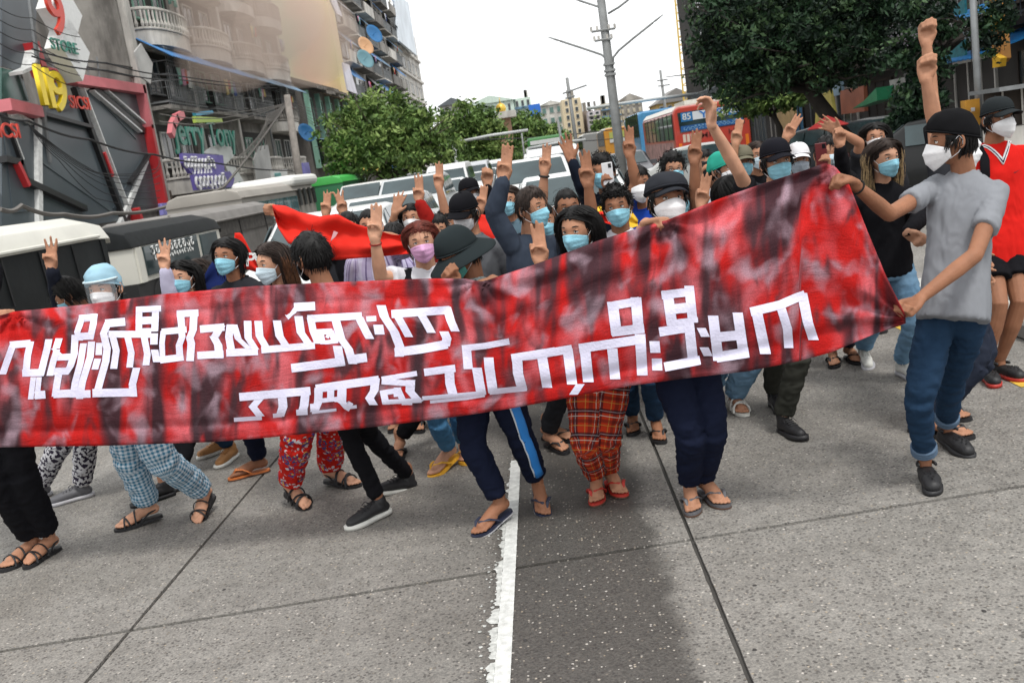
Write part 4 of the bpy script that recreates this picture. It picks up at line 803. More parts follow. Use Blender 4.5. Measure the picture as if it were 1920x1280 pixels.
def banner_material():
    m = bpy.data.materials.new('sprayed_banner_cloth'); m.use_nodes = True
    n = m.node_tree.nodes; l = m.node_tree.links; b = n['Principled BSDF']; b.inputs['Roughness'].default_value = 0.85; b.inputs['Specular IOR Level'].default_value = 0.15
    uv = n.new('ShaderNodeUVMap'); uv.uv_map = 'cloth'
    def nz(sc, mp, det=3.0, dist=0.0, seed=0):
        mm = n.new('ShaderNodeMapping'); mm.inputs['Scale'].default_value = mp; mm.inputs['Location'].default_value = (seed, seed * .7, 0); l.new(uv.outputs[0], mm.inputs[0])
        z = n.new('ShaderNodeTexNoise'); z.inputs['Scale'].default_value = sc; z.inputs['Detail'].default_value = det; z.inputs['Distortion'].default_value = dist; l.new(mm.outputs[0], z.inputs['Vector']); return z.outputs[0]
    def ramp(i, a, b_, ca, cb):
        r = n.new('ShaderNodeValToRGB'); r.color_ramp.elements[0].position = a; r.color_ramp.elements[1].position = b_
        r.color_ramp.elements[0].color = ca; r.color_ramp.elements[1].color = cb; r.color_ramp.interpolation = 'EASE'; l.new(i, r.inputs[0]); return r.outputs[0]
    def mix(f, a, c):
        x = n.new('ShaderNodeMix'); x.data_type = 'RGBA'; l.new(f, x.inputs['Factor'])
        for k, v in (('A', a), ('B', c)):
            if isinstance(v, tuple): x.inputs[k].default_value = v
            else: l.new(v, x.inputs[k])
        return x.outputs['Result']
    W = (1, 1, 1, 1); K = (0, 0, 0, 1)
    red = mix(nz(1, (6, 5, 1), 3, 0.3, 3), (0.36, 0.006, 0.005, 1), (0.48, 0.016, 0.015, 1))
    pink = ramp(nz(1, (6.5, 4.0, 1), 2, 0.5, 7), 0.44, 0.72, K, W)
    c = mix(pink, red, (0.56, 0.12, 0.14, 1))
    blk = ramp(nz(1, (7.2, 1.45, 1), 2.5, 0.4, 12), 0.455, 0.64, K, (.95,.95,.95,1))
    blk2 = ramp(nz(1, (9.5, 4.2, 1), 2, 0.4, 21), 0.50, 0.68, K, (.9,.9,.9,1))
    c = mix(blk, c, (0.030, 0.020, 0.026, 1))
    c = mix(blk2, c, (0.050, 0.026, 0.032, 1))
    gry = ramp(nz(1, (8, 6.5, 1), 2, 0.4, 31), 0.50, 0.74, K, (0.75, 0.75, 0.75, 1))
    c = mix(gry, c, (0.36, 0.25, 0.30, 1))
    fine = nz(1, (160, 160, 1), 2, 0, 3); fr_ = ramp(fine, 0.3, 0.7, (0.84, 0.84, 0.84, 1), (1.12, 1.12, 1.12, 1))
    x = n.new('ShaderNodeMix'); x.data_type = 'RGBA'; x.blend_type = 'MULTIPLY'; x.inputs['Factor'].default_value = 1; l.new(c, x.inputs['A']); l.new(fr_, x.inputs['B'])
    l.new(x.outputs['Result'], b.inputs['Base Color'])
    bp = n.new('ShaderNodeBump'); bp.inputs['Strength'].default_value = 0.45; bp.inputs['Distance'].default_value = 0.01; l.new(nz(1, (14, 40, 1), 5, 1.2, 2), bp.inputs['Height']); l.new(bp.outputs[0], b.inputs['Normal'])
    return m
def build_banner():
    xs = list(np.arange(-70, 1700, 5.5)); xs[-1] = 1698; NV = 52; v = []; uv = []; s = 0.0; prev = None
    for px in xs:
        t0, t1 = interp(px, B_TOP), interp(px, B_BOT)
        mid = P(px, (t0 + t1) / 2, interp(px, B_Z))
        if prev is not None: s += (mid - prev).length
        prev = mid
        for j in range(NV + 1):
            t = j / NV; py = t0 + (t1 - t0) * t; v.append(BP(px, py)); uv.append((s, -0.68 * t if px < 1500 else -(py - 310) / 400))
    n = NV + 1; F = []
    for i in range(len(xs) - 1):
        for j in range(NV): a = i * n + j; F.append((a, a + 1, a + n + 1, a + n))
    root = empty('protest_banner', BP(800, 680), 'long red and black sprayed cloth banner with white lettering carried across the front row', 'banner')
    me = bpy.data.meshes.new('cloth'); me.from_pydata([tuple(q) for q in v], [], F); me.materials.append(banner_material())
    u = me.uv_layers.new(name='cloth')
    for pl in me.polygons:
        for li, vi in zip(pl.loop_indices, pl.vertices): u.data[li].uv = uv[vi]
    me.polygons.foreach_set('use_smooth', [True] * len(me.polygons))
    o = link('cloth_sheet', me, root); md = o.modifiers.new('thick', 'SOLIDIFY'); md.thickness = 0.0016; md.offset = 1
    # rolled seam along the top edge and hem along the bottom
    hm = MB(); hm.tube([BP(x, interp(x, B_TOP) + 1.5, 0.001) for x in range(-66, 1556, 12)], 0.005, 6); hm.mats = [o.data.materials[0]]
    # lettering: white tape strokes (centre line, width), traced glyph by glyph
    tape = mat('white_lettering', (0.74, 0.72, 0.90), rough=0.6, var=0.06, scale=20, bump=0.3, bscale=90, spec=0.2)
    L = []
    def crop(ox, oy, sc, glyphs):
        for gl in glyphs: L.append([([(ox + x / sc, oy + y / sc) for x, y in pts], w / sc) for pts, w in gl])
    crop(0, 560, 6, [
        [([(28, 850), (80, 700), (145, 520)], 80), ([(110, 520), (345, 500)], 80), ([(345, 480), (310, 640), (290, 860)], 78), ([(250, 835), (490, 828)], 82), ([(455, 860), (530, 560), (550, 455)], 80)],
        [([(375, 880), (345, 1130)], 62), ([(440, 880), (415, 1120)], 60), ([(390, 1085), (510, 1075)], 90)],
        [([(665, 445), (630, 560)], 80), ([(600, 560), (690, 640)], 60), ([(640, 570), (600, 700), (560, 865)], 75), ([(600, 662), (830, 650)], 72), ([(845, 405), (835, 620), (790, 760), (730, 850)], 80), ([(560, 820), (770, 812)], 80), ([(660, 850), (640, 960), (620, 1100)], 80), ([(600, 1072), (850, 1060)], 88)],
        [([(930, 185), (905, 270), (868, 375), (900, 470)], 72), ([(890, 225), (1088, 205)], 82), ([(1062, 170), (1050, 280), (1012, 460)], 76), ([(860, 425), (1050, 415)], 80)],
        [([(940, 500), (905, 720), (845, 940), (820, 1110)], 76), ([(1030, 480), (1015, 650), (925, 940), (895, 1125)], 80), ([(880, 1072), (1018, 1068)], 86)],
        [([(1118, 495), (1110, 632)], 72), ([(1100, 672), (1066, 795)], 78)],
        [([(1185, 278), (1408, 258)], 90), ([(1225, 250), (1165, 390), (1205, 560), (1190, 700), (1120, 950), (1080, 1105)], 84), ([(1040, 1060), (1530, 1050)], 92), ([(1537, 775), (1490, 960), (1502, 1100)], 84)],
        [([(1220, 397), (1700, 400)], 76), ([(1262, 400), (1308, 580), (1278, 787)], 78), ([(1432, 410), (1478, 610), (1458, 772)], 74), ([(1618, 410), (1658, 620), (1642, 747)], 76)],
        [([(1565, 90), (1562, 375)], 74), ([(1752, 88), (1740, 365)], 78), ([(1540, 122), (1812, 110)], 68), ([(1560, 248), (1770, 238)], 84), ([(1525, 352), (1770, 348)], 40)],
        [([(1735, 388), (1730, 514)], 84), ([(1738, 572), (1765, 712)], 84)]])
    crop(300, 560, 6, [
        [([(20, 372), (300, 345)], 72), ([(38, 360), (22, 500), (30, 700)], 62), ([(0, 688), (265, 655)], 78), ([(240, 350), (250, 430), (215, 520), (225, 680)], 76)],
        [([(228, 140), (245, 330)], 80), ([(188, 168), (432, 158)], 78), ([(382, 150), (372, 350), (335, 440), (352, 500), (338, 700)], 86)],
        [([(450, 342), (725, 318)], 84), ([(690, 300), (615, 430)], 95), ([(600, 420), (655, 520), (668, 670)], 92), ([(420, 638), (715, 620)], 84)],
        [([(792, 288), (775, 430), (800, 570)], 86), ([(832, 290), (880, 450), (1000, 560)], 76), ([(985, 248), (992, 440), (1075, 570)], 84), ([(745, 608), (1102, 592)], 84)],
        [([(1105, 248), (1120, 420), (1195, 550)], 88), ([(1140, 575), (1742, 525)], 78), ([(1315, 243), (1345, 420), (1425, 540)], 92), ([(1558, 195), (1585, 380), (1675, 510)], 94)],
        [([(1508, 95), (1745, 82)], 96), ([(1535, 100), (1495, 160), (1425, 208)], 66)]])
    crop(540, 560, 5.647, [
        [([(205, 212), (782, 180)], 78), ([(238, 200), (268, 350), (320, 475)], 78), ([(300, 352), (470, 345)], 62), ([(350, 370), (372, 480)], 60), ([(445, 330), (500, 455)], 70), ([(390, 462), (530, 446)], 44), ([(405, 385), (440, 400)], 50)],
        [([(505, 225), (560, 420), (640, 530), (688, 690)], 92), ([(650, 645), (835, 620)], 94)],
        [([(522, 498), (560, 700)], 96), ([(35, 735), (600, 662)], 92)], [([(748, 190), (812, 320), (868, 425)], 92)],
        [([(830, 215), (935, 208)], 58), ([(955, 275), (972, 378)], 104)],
        [([(985, 68), (1020, 190), (1125, 350), (1182, 500), (1178, 612)], 98), ([(1130, 568), (1420, 530), (1690, 480)], 94), ([(1650, 345), (1682, 420), (1665, 505)], 98)],
        [([(1095, 162), (1712, 118)], 86), ([(1150, 165), (1220, 290), (1282, 405)], 88), ([(1400, 150), (1460, 250), (1520, 360)], 92), ([(1680, 85), (1722, 230), (1772, 345)], 92)]])
    crop(420, 640, 5.647, [
        [([(162, 588), (540, 555), (915, 522)], 86), ([(400, 580), (305, 690), (385, 790)], 92), ([(105, 828), (400, 808)], 44)],
        [([(615, 580), (625, 690), (590, 795)], 94), ([(518, 786), (612, 778)], 44), ([(862, 545), (848, 680), (818, 775)], 92), ([(765, 752), (885, 745)], 62)],
        [([(972, 500), (1300, 452), (1640, 405)], 88), ([(1002, 490), (998, 640), (955, 745)], 88), ([(1130, 490), (1128, 625)], 74), ([(1250, 470), (1245, 640), (1345, 700)], 96), ([(912, 692), (1010, 684)], 64), ([(930, 752), (1190, 722)], 30), ([(1040, 625), (1225, 605)], 46), ([(1320, 700), (1405, 688)], 36), ([(1200, 600), (1200, 640)], 60)],
        [([(1605, 390), (1590, 520), (1540, 600), (1585, 672)], 92)]])
    crop(700, 620, 5.647, [
        [([(88, 512), (462, 450)], 54), ([(88, 535), (440, 560)], 62), ([(395, 520), (388, 640), (480, 745)], 98)],
        [([(72, 660), (295, 625)], 56), ([(105, 640), (135, 780)], 76), ([(100, 755), (510, 735)], 50), ([(250, 600), (320, 750)], 72), ([(215, 680), (300, 672)], 40), ([(300, 776), (412, 774)], 20)],
        [([(538, 440), (868, 396)], 78), ([(802, 385), (812, 560), (845, 680)], 100), ([(518, 715), (800, 690), (1190, 655)], 44), ([(600, 752), (1000, 712), (1180, 682)], 34)],
        [([(1096, 390), (1120, 540), (1145, 672)], 104)], [([(985, 168), (1005, 405)], 96), ([(938, 186), (1180, 160), (1440, 112)], 66)],
        [([(1220, 282), (1230, 400), (1270, 662)], 104), ([(1230, 648), (1625, 606)], 60), ([(1520, 250), (1532, 450), (1578, 622)], 108)],
        [([(1462, 288), (1925, 214)], 82), ([(1785, 270), (1842, 602)], 106)]])
    crop(980, 520, 5.567, [
        [([(0, 826), (100, 815), (515, 745)], 86), ([(468, 740), (517, 1116)], 106)], [([(602, 1112), (530, 1222)], 90)],
        [([(588, 742), (1272, 640)], 96), ([(645, 700), (686, 1092)], 110), ([(935, 740), (966, 1062)], 106), ([(1225, 590), (1250, 1022)], 110)],
        [([(936, 255), (982, 605)], 112), ([(1182, 208), (1212, 582)], 112), ([(888, 305), (1218, 246)], 88), ([(930, 572), (1268, 530)], 96)],
        [([(1375, 665), (1386, 786)], 106), ([(1400, 845), (1406, 970)], 106)]])
    crop(1200, 500, 5.333, [
        [([(272, 238), (322, 590)], 106), ([(490, 190), (528, 558)], 96), ([(215, 285), (528, 248)], 84), ([(300, 428), (525, 402)], 98), ([(270, 562), (580, 528)], 52)],
        [([(192, 652), (540, 598)], 92), ([(488, 560), (532, 955)], 102), ([(245, 1002), (602, 932)], 92)],
        [([(612, 612), (655, 700)], 88), ([(640, 805), (682, 892)], 90)],
        [([(730, 488), (785, 940)], 104), ([(976, 458), (1040, 900)], 102), ([(760, 705), (1030, 680)], 96), ([(765, 905), (1088, 855)], 104)],
        [([(1105, 452), (1400, 382), (1560, 312), (1650, 280)], 90), ([(1160, 415), (1256, 872)], 108), ([(1405, 390), (1475, 620), (1488, 812)], 92), ([(1620, 262), (1680, 560), (1736, 732)], 102)]])
    k = 0
    for gl in L:
        mb = MB()
        for pts, w in gl:
            k += 1; off = 0.0042 + 0.00025 * (k % 6)
            # resample the stroke, build left and right edges
            q = [pts[0]]
            for a, b in zip(pts, pts[1:]):
                d = math.hypot(b[0] - a[0], b[1] - a[1]); m_ = max(1, int(d / 5))
                for i in range(1, m_ + 1): q.append((a[0] + (b[0] - a[0]) * i / m_, a[1] + (b[1] - a[1]) * i / m_))
            le = []
            for i, p in enumerate(q):
                a = q[max(0, i - 2)]; b = q[min(len(q) - 1, i + 2)]; dx, dy = b[0] - a[0], b[1] - a[1]; dd = math.hypot(dx, dy)
                nx, ny = -dy / dd, dx / dd
                if abs(dy) > abs(dx) * 0.8: # upright strokes keep a level width
                    nx, ny = (1 if nx > 0 else -1), 0.0
                jit = 0.25 * noise.noise(Vector((i * 0.5, k, 0)))
                le.append([(p[0] + nx * (w / 2 + jit) * s_, p[1] + ny * (w / 2 + jit) * s_) for s_ in (-1, -0.33, 0.33, 1)])
            V = [BP(x, y, off) for row in le for x, y in row]; F = []
            for i in range(len(le) - 1):
                for j in range(3): a = i * 4 + j; F.append((a, a + 1, a + 5, a + 4))
            mb.add([tuple(v_) for v_ in V], F)
        mb.obj('letter', tape, root, smooth=True, fix=False)
    return root
# ------------------------------------------------------------------ vehicles
tyre = mat('tyre_rubber', (0.015, 0.015, 0.016), rough=0.85); rim = mat('wheel_rim', (0.30, 0.30, 0.31), rough=0.35, metal=0.7); cg = mat('car_glass', (0.03, 0.05, 0.055), rough=0.05, spec=0.6, var=0.4, scale=1.3)
lampw = mat('lamp_clear', (0.55, 0.56, 0.57), rough=0.15); lampr = mat('lamp_red', (0.30, 0.01, 0.01), rough=0.2); plate = mat('number_plate', (0.5, 0.5, 0.48), rough=0.5); blackp = mat('black_plastic', (0.02, 0.02, 0.021), rough=0.6)
PROF = dict(sedan=(4.4, 1.72, 1.45, [(-2.2, .42), (-2.18, .72), (-2.0, .92), (-1.55, .98), (-0.95, 1.40), (-.4, 1.45), (.35, 1.43), (1.05, 1.0), (1.75, .90), (2.12, .78), (2.2, .50), (2.15, .28), (-2.1, .28)]),
            suv=(4.5, 1.82, 1.72, [(-2.2, .5), (-2.22, .95), (-2.12, 1.12), (-1.85, 1.66), (-1.2, 1.72), (.3, 1.70), (1.0, 1.18), (1.9, 1.06), (2.2, .9), (2.25, .55), (2.2, .32), (-2.15, .32)]),
            van=(4.6, 1.76, 1.95, [(-2.3, .45), (-2.3, 1.05), (-2.2, 1.85), (-1.8, 1.95), (.9, 1.94), (1.35, 1.78), (1.95, 1.15), (2.25, .95), (2.3, .55), (2.25, .3), (-2.25, .3)]))
def vehicle(label, kind, X, Y, heading, col, group=None, taxi=None, nm='car', cat='car'):
    """heading 0: front towards -Y (the camera)"""
    L, W, Hh, pr = PROF[kind]; h = math.radians(heading); ch, sh = math.cos(h), math.sin(h)
    T = lambda x, y, z: (X + x * ch - y * sh, Y + x * sh + y * ch, z)
    root = empty(nm, (X, Y, 0), label, cat, group); m_ = paint('car_' + '_'.join('%02d' % int(c * 99) for c in col), col)
    b = MB(); pr_ = [(-y, z) for y, z in pr]; n = len(pr); V_ = []   # front at -y
    for sx, ins in ((-1, 0), (-0.93, 1), (0.93, 1), (1, 0)):
        for y, z in pr_:
            tum = 0.80 + 0.20 * (1 - max(0, (z - .95) / (Hh - .95))) ** 1 if z > .95 else 1.0
            V_.append(T(sx * W / 2 * tum, y * (0.985 if not ins else 1.0), z if ins else z - 0.03 * (z > .6)))
    F = [tuple(range(n)), tuple(range(3 * n, 4 * n))[::-1]]
    for r in range(3):
        for k in range(n): F.append((r * n + k, r * n + (k + 1) % n, (r + 1) * n + (k + 1) % n, (r + 1) * n + k))
    b.add(V_, F); body = b.obj('body', m_, root, smooth=True); bv = body.modifiers.new('b', 'BEVEL'); bv.width = 0.05; bv.segments = 3; bv.limit_method = 'ANGLE'; bv.angle_limit = 0.35; bv.harden_normals = False
    # glass
    def tw(z): return W / 2 * (0.80 + 0.20 * (1 - max(0, (z - .95) / (Hh - .95)))) if z > .95 else W / 2
    def quadg(name, y0, z0, y1, z1, k=0.88, off=0.016):
        d = Vector((0, z1 - z0, -(y1 - y0))).normalized(); d = d if (d[1] * ((y0 + y1) / 2)) > 0 or abs((y0 + y1)) < 0.1 else -d
        q = MB(); ya, za, yb, zb = y0 + (y1 - y0) * .1, z0 + (z1 - z0) * .1, y0 + (y1 - y0) * .9, z0 + (z1 - z0) * .9
        q.add([T(-tw(za) * k, ya + d[1] * off, za + d[2] * off), T(tw(za) * k, ya + d[1] * off, za + d[2] * off), T(tw(zb) * k, yb + d[1] * off, zb + d[2] * off), T(-tw(zb) * k, yb + d[1] * off, zb + d[2] * off)], [(0, 1, 2, 3)]); o = q.obj(name, cg, root); s = o.modifiers.new('t', 'SOLIDIFY'); s.thickness = 0.01; s.offset = 0
    if kind == 'sedan': fr_, bk_, win = ((-1.05, 1.0), (-.35, 1.43)), ((1.55, .98), (.95, 1.40)), [(-.92, 1.02, -.38, 1.37), (-.33, 1.02, .42, 1.39), (.47, 1.02, 1.0, 1.34)]
    elif kind == 'suv': fr_, bk_, win = ((-1.0, 1.18), (-.3, 1.70)), ((2.12, 1.12), (1.85, 1.66)), [(-.85, 1.18, -.25, 1.6), (-.2, 1.18, .65, 1.62), (.72, 1.18, 1.75, 1.6)]
    else: fr_, bk_, win = ((-1.95, 1.15), (-1.35, 1.78)), ((2.3, 1.05), (2.2, 1.85)), [(-1.7, 1.15, -1.1, 1.72), (-1.0, 1.15, .3, 1.74), (.4, 1.15, 2.0, 1.74)]
    quadg('windscreen', *fr_[0], *fr_[1]); quadg('rear_window', *bk_[0], *bk_[1])
    for s in (-1, 1):
        for y0, z0, y1, z1 in win:
            q = MB(); sl = 0.16 if (y0 < -0.8 or kind == 'van' and y0 < -1.5) else 0
            q.add([T(s * (tw(z0) + .012), y0, z0), T(s * (tw(z0) + .012), y1, z0), T(s * (tw(z1) + .012), y1, z1), T(s * (tw(z1) + .012), y0 + sl + (0.25 if sl else 0), z1)], [(0, 1, 2, 3)]); o = q.obj('side_window', cg, root); sd__ = o.modifiers.new('t', 'SOLIDIFY'); sd__.thickness = 0.012; sd__.offset = 0
        for yw in (-L * .31, L * .30):
            q = MB(); q.tube([T(s * (W / 2 - .20), yw, .32), T(s * (W / 2 + .005), yw, .32)], .32, 20); w_ = q.obj('wheel', tyre, root, smooth=False); q = MB(); q.tube([T(s * (W / 2 + .0), yw, .32), T(s * (W / 2 + .014), yw, .32)], .19, 14); q.obj('rim', rim, w_)
        q = MB(); q.box(T(s * W * .37, -L / 2 + .08, .70 if kind != 'suv' else .86), (0.17, 0.07, 0.075), [[ch, -sh, 0], [sh, ch, 0], [0, 0, 1]]); q.obj('headlight', lampw, root)
        q = MB(); q.box(T(s * W * .40, L / 2 - .06, .85 if kind != 'van' else 1.0), (0.11, 0.07, 0.12), [[ch, -sh, 0], [sh, ch, 0], [0, 0, 1]]); q.obj('tail_light', lampr, root)
        q = MB(); q.box(T(s * (W / 2 + .09), -L * .18, 1.02), (0.09, 0.05, 0.07), [[ch, -sh, 0], [sh, ch, 0], [0, 0, 1]]); q.obj('wing_mirror', m_, root)
    Rm = [[ch, -sh, 0], [sh, ch, 0], [0, 0, 1]]
    q = MB(); q.box(T(0, -L / 2 - .0, .62), (W * .24, 0.03, 0.09), Rm); q.obj('grille', blackp, root); q = MB(); q.box(T(0, -L / 2 - .03, .42), (0.20, 0.02, 0.06), Rm); q.obj('number_plate', plate, root)
    if taxi: q = MB(); q.box(T(0, 0, Hh + .03), (W * .36, 0.62, 0.035), Rm); q.obj('roof_panel', mat('taxi_yellow', (0.66, 0.52, 0.04), rough=0.4), root)
    return root
WC = (0.62, 0.63, 0.63)
JAM = 'cars queued in the traffic jam behind the marchers'
lab = dict(sedan='sedan', suv='SUV', van='van')
q_ = [(0.45, 14.5, 'sedan', WC, 'white sedan closest behind the raised arms near the tall pole'), (-0.1, 21.5, 'suv', WC, 'white SUV directly behind the nearest sedan in the centre lane'), (0.5, 28.5, 'van', WC, 'white van third in the centre lane'), (-0.5, 35.5, 'sedan', (0.55, 0.57, 0.57), 'taxi with a yellow roof panel in the centre lane'),
      (-2.7, 12.6, 'sedan', WC, 'white car nearest behind the red-haired woman'), (-2.9, 18.4, 'sedan', WC, 'white car second behind the black-capped man'), (-3.1, 24.2, 'suv', (0.50, 0.52, 0.53), 'silver SUV third in the left-hand lane'), (-3.0, 30.5, 'sedan', WC, 'white sedan fourth in the left-hand lane'), (-3.3, 37, 'van', WC, 'white van fifth in the left-hand lane'), (-6.1, 34, 'suv', (0.60, 0.60, 0.58), 'pale SUV in the outer lane beyond the beige minibus'), (-6.0, 41, 'sedan', WC, 'white sedan in the outer lane under the broad tree'), (2.9, 33, 'sedan', (0.10, 0.10, 0.11), 'dark sedan left of the red bus'),
      (0.2, 42.5, 'suv', WC, None), (-3.0, 44, 'sedan', WC, None), (-0.3, 50, 'sedan', WC, None), (-3.2, 51, 'van', (0.45, 0.47, 0.5), None), (0.1, 57, 'van', WC, None), (-5.9, 49, 'van', WC, None), (-3.1, 59, 'sedan', WC, None), (-0.2, 66, 'sedan', WC, None), (-3.1, 68, 'suv', WC, None), (0.3, 76, 'suv', WC, None), (-6.0, 60, 'suv', WC, None), (-3.2, 78, 'van', WC, None)]
for x, y, k, c, lb_ in q_: vehicle(lb_ or 'pale car far back in the packed traffic', k, x, y, 0, c, JAM, taxi=(lb_ or '').startswith('taxi'))
vehicle('dark parked car beside the kerb behind the woman with blonde-tipped hair', 'sedan', 7.3, 16.6, 66, (0.006, 0.0065, 0.007), None); vehicle('silver parked sedan behind the dark parked car', 'sedan', 9.3, 26.5, 70, (0.16, 0.165, 0.165), None)
for i, (x, y, c) in enumerate(((6.4, 24.5, (0.03, 0.035, 0.04)), (3.4, 26, (0.42, 0.43, 0.42)))): vehicle(['dark car parked under the tree behind the white cap', 'silver car half hidden behind the red bus crowd'][i], 'sedan', x + 1.2, y, 20 + i * 60, c, None)
def bus(label, X0, X1, Y, L, Hh, body, roofm, lowm=None, z0=0.35, rear=None, lines=True, seed=0):
    """bus seen from behind: rear face at Y, left side visible"""
    root = empty('bus', ((X0 + X1) / 2, Y + L / 2, 0), label, 'bus'); W = X1 - X0; r = 0.16; b = MB()
    prof = [(X0, z0), (X0, Hh - r * 1.6), (X0 + r * .5, Hh - r * .5), (X0 + r * 1.6, Hh), (X1 - r * 1.6, Hh), (X1 - r * .5, Hh - r * .5), (X1, Hh - r * 1.6), (X1, z0)]
    b.prism([(x, z) for x, z in prof], 0, Y, Y + L, to=lambda x, z, y: (x, y, z)); o = b.obj('body', body, root); bv = o.modifiers.new('b', 'BEVEL'); bv.width = 0.06; bv.segments = 2
    b = MB(); b.prism([(X0 + .02, Hh - .14), (X0 + .22, Hh + .06), (X1 - .22, Hh + .06), (X1 - .02, Hh - .14)], 0, Y + .35, Y + L - .1, to=lambda x, z, y: (x, y, z)); b.obj('roof', roofm, root)
    n = int(L / 1.35); m_ = boxmesh('side_window', 0.012, 0.60, (Hh - 1.45) * 0.36, cg)
    for k in range(n):
        put('side_window', m_, (X0 - 0.006, Y + 0.9 + k * (L - 1.2) / n, Hh - 0.72), root)
        f = boxmesh('window_bar', 0.02, 0.03, (Hh - 1.45) * .38, blackp); put('window_bar', f, (X0 - 0.014, Y + 0.25 + k * (L - 1.2) / n, Hh - 0.72), root)
    for yw in (Y + 2.2, Y + L - 2.2):
        for xs in (X0 - .01, X1 - .24): b = MB(); b.tube([(xs, yw, .48), (xs + .25, yw, .48)], .48, 18); b.obj('wheel', tyre, root)
    if lowm: b = MB(); b.box2((X0 - .012, Y + .5, z0 + .1), (X0, Y + L - .3, Hh - 1.30)); b.obj('side_panel', lowm, root)
    return root
busr = mat('bus_red', (0.46, 0.050, 0.032), rough=0.35, var=0.08, scale=2, coat=0.3); busw = mat('bus_white', (0.62, 0.60, 0.55), rough=0.4, var=0.08); blu = mat('window_print_blue', (0.02, 0.10, 0.30), rough=0.3)
Yb = 38.0; bx0, bx1 = 5.45, 8.35; Hb = 2.78
rb = bus('red city bus seen from the rear, route board 85 in its back window', bx0, bx1, Yb, 10.5, Hb, busr, busw, mat('bus_side_advert', (0.36, 0.20, 0.19), rough=0.5, var=0.5, scale=3))
def bz_(x, z, d=0.0): return (x, Yb - d, z)
b = MB(); b.prism([(bx0 + .22, Hb - .98), (bx0 + .18, Hb - .22), (bx1 - .25, Hb - .20), (bx1 - .20, Hb - .96)], 0, -0.02, 0.0, to=lambda x, z, y: (x, Yb + y, z)); rw = b.obj('rear_window', cg, rb)
b = MB(); b.box2((bx0 + .26, Yb - .026, Hb - .95), (bx1 - .26, Yb - .020, Hb - .74)); b.obj('blue_print', blu, rb)
b = MB(); b.box2((bx0 + .75, Yb - .034, Hb - .56), (bx1 - .80, Yb - .022, Hb - .25)); b.obj('route_board', mat('board_white', (0.62, 0.66, 0.70), rough=0.4), rb)
for xa in (bx0 + .30, bx1 - .78): b = MB(); b.box2((xa, Yb - .034, Hb - .58), (xa + .44, Yb - .022, Hb - .24)); b.obj('number_board', mat('board_85_blue', (0.02, 0.17, 0.42), rough=0.4), rb); text('route_number', '85', (xa + .22, Yb - .045, Hb - .41), (1, 0, 0), ZU, 0.34, dw, rb, 0.006)
text('bus_lettering', 'YBS', ((bx0 + bx1) / 2, Yb - .045, Hb - .41), (1, 0, 0), ZU, 0.36, mat('letter_blue', (0.02, 0.16, 0.5), rough=0.4), rb, 0.006, sx=1.5)
glyphs('bus_lettering', (bx0 + 1.45, Yb - .03, Hb - .85), (1, 0, 0), ZU, 2.2, 0.14, 16, mat('letter_pale_blue', (0.25, 0.45, 0.6), rough=0.5), rb, seed=5)
text('bus_lettering', 'MINI  HI', ((bx0 + bx1) / 2 + .25, Yb - .012, Hb - 1.19), (1, 0, 0), ZU, 0.27, mat('letter_dark_red', (0.12, 0.015, 0.01), rough=0.5), rb, 0.006, sx=1.5)
for k in range(4): b = MB(); b.box2((bx0 + .30 + k * .15, Yb - .014, Hb - 1.36), (bx0 + .41 + k * .15, Yb - .004, Hb - 1.06)); b.obj('notice_sticker', mat('sticker_cream', (0.6, 0.5, 0.42), rough=0.6), rb)
for xa in (bx0 + .12, bx1 - .22): b = MB(); b.box2((xa, Yb - .03, 0.95), (xa + .12, Yb + .0, 1.40)); b.obj('tail_light', mat('lamp_orange', (0.75, 0.20, 0.02), rough=0.3), rb)
b = MB(); b.box2((bx0 + .5, Yb - .02, .6), (bx1 - .5, Yb, 1.12)); b.obj('engine_grille', blackp, rb)
b = MB(); b.box2((bx0 + .75, Yb + 1.6, Hb + .06), (bx1 - .55, Yb + 4.4, Hb + .26)); b.obj('roof_unit', busw, rb)
bb2 = bus('light blue bus standing beyond the red bus', 6.35, 9.2, 58.5, 9, 3.35, mat('bus_blue', (0.07, 0.28, 0.52), rough=0.35, var=0.1, coat=0.3), mat('bus_blue_roof', (0.14, 0.36, 0.58), rough=0.4)); b = MB(); b.box2((6.9, 58.47, 2.5), (8.6, 58.5, 3.05)); b.obj('rear_window', cg, bb2)
ob_ = bus('orange bus farther up the road left of the tall pole', 5.5, 7.6, 76, 9, 3.0, mat('bus_orange', (0.60, 0.27, 0.03), rough=0.35, coat=0.3), busw); b = MB(); b.box2((5.9, 75.96, 1.9), (7.2, 76, 2.7)); b.obj('rear_window', mat('window_lime', (0.42, 0.45, 0.12), rough=0.4), ob_); b = MB(); b.box2((5.9, 75.93, 1.9), (7.2, 75.96, 2.2)); b.obj('notice_sticker', dw, ob_)
bus('grey bus ahead of the orange bus', 4.4, 6.4, 88, 9, 3.0, mat('bus_grey', (0.22, 0.23, 0.23), rough=0.4), busw)
def front_bus(label, px, py, Y, W, Hh, body, stripe):
    c = atY(px, py, Y); X0, X1 = c[0] - W / 2, c[0] + W / 2; root = empty('bus', (c[0], Y, 0), label, 'bus'); b = MB(); b.box2((X0, Y, .3), (X1, Y + 8, Hh)); o = b.obj('body', body, root); bv = o.modifiers.new('b', 'BEVEL'); bv.width = .12; bv.segments = 2
    b = MB(); b.box2((X0 + .15, Y - .02, 1.2), (X1 - .15, Y, Hh - .5)); b.obj('windscreen', cg, root); b = MB(); b.box2((X0 + .2, Y - .04, Hh - .45), (X1 - .2, Y - .005, Hh - .2)); b.obj('destination_board', stripe, root)
    for xs in (X0 + .25, X1 - .25): b = MB(); b.box((xs, Y - .02, .8), (.16, .03, .1)); b.obj('headlight', lampw, root)
    return root
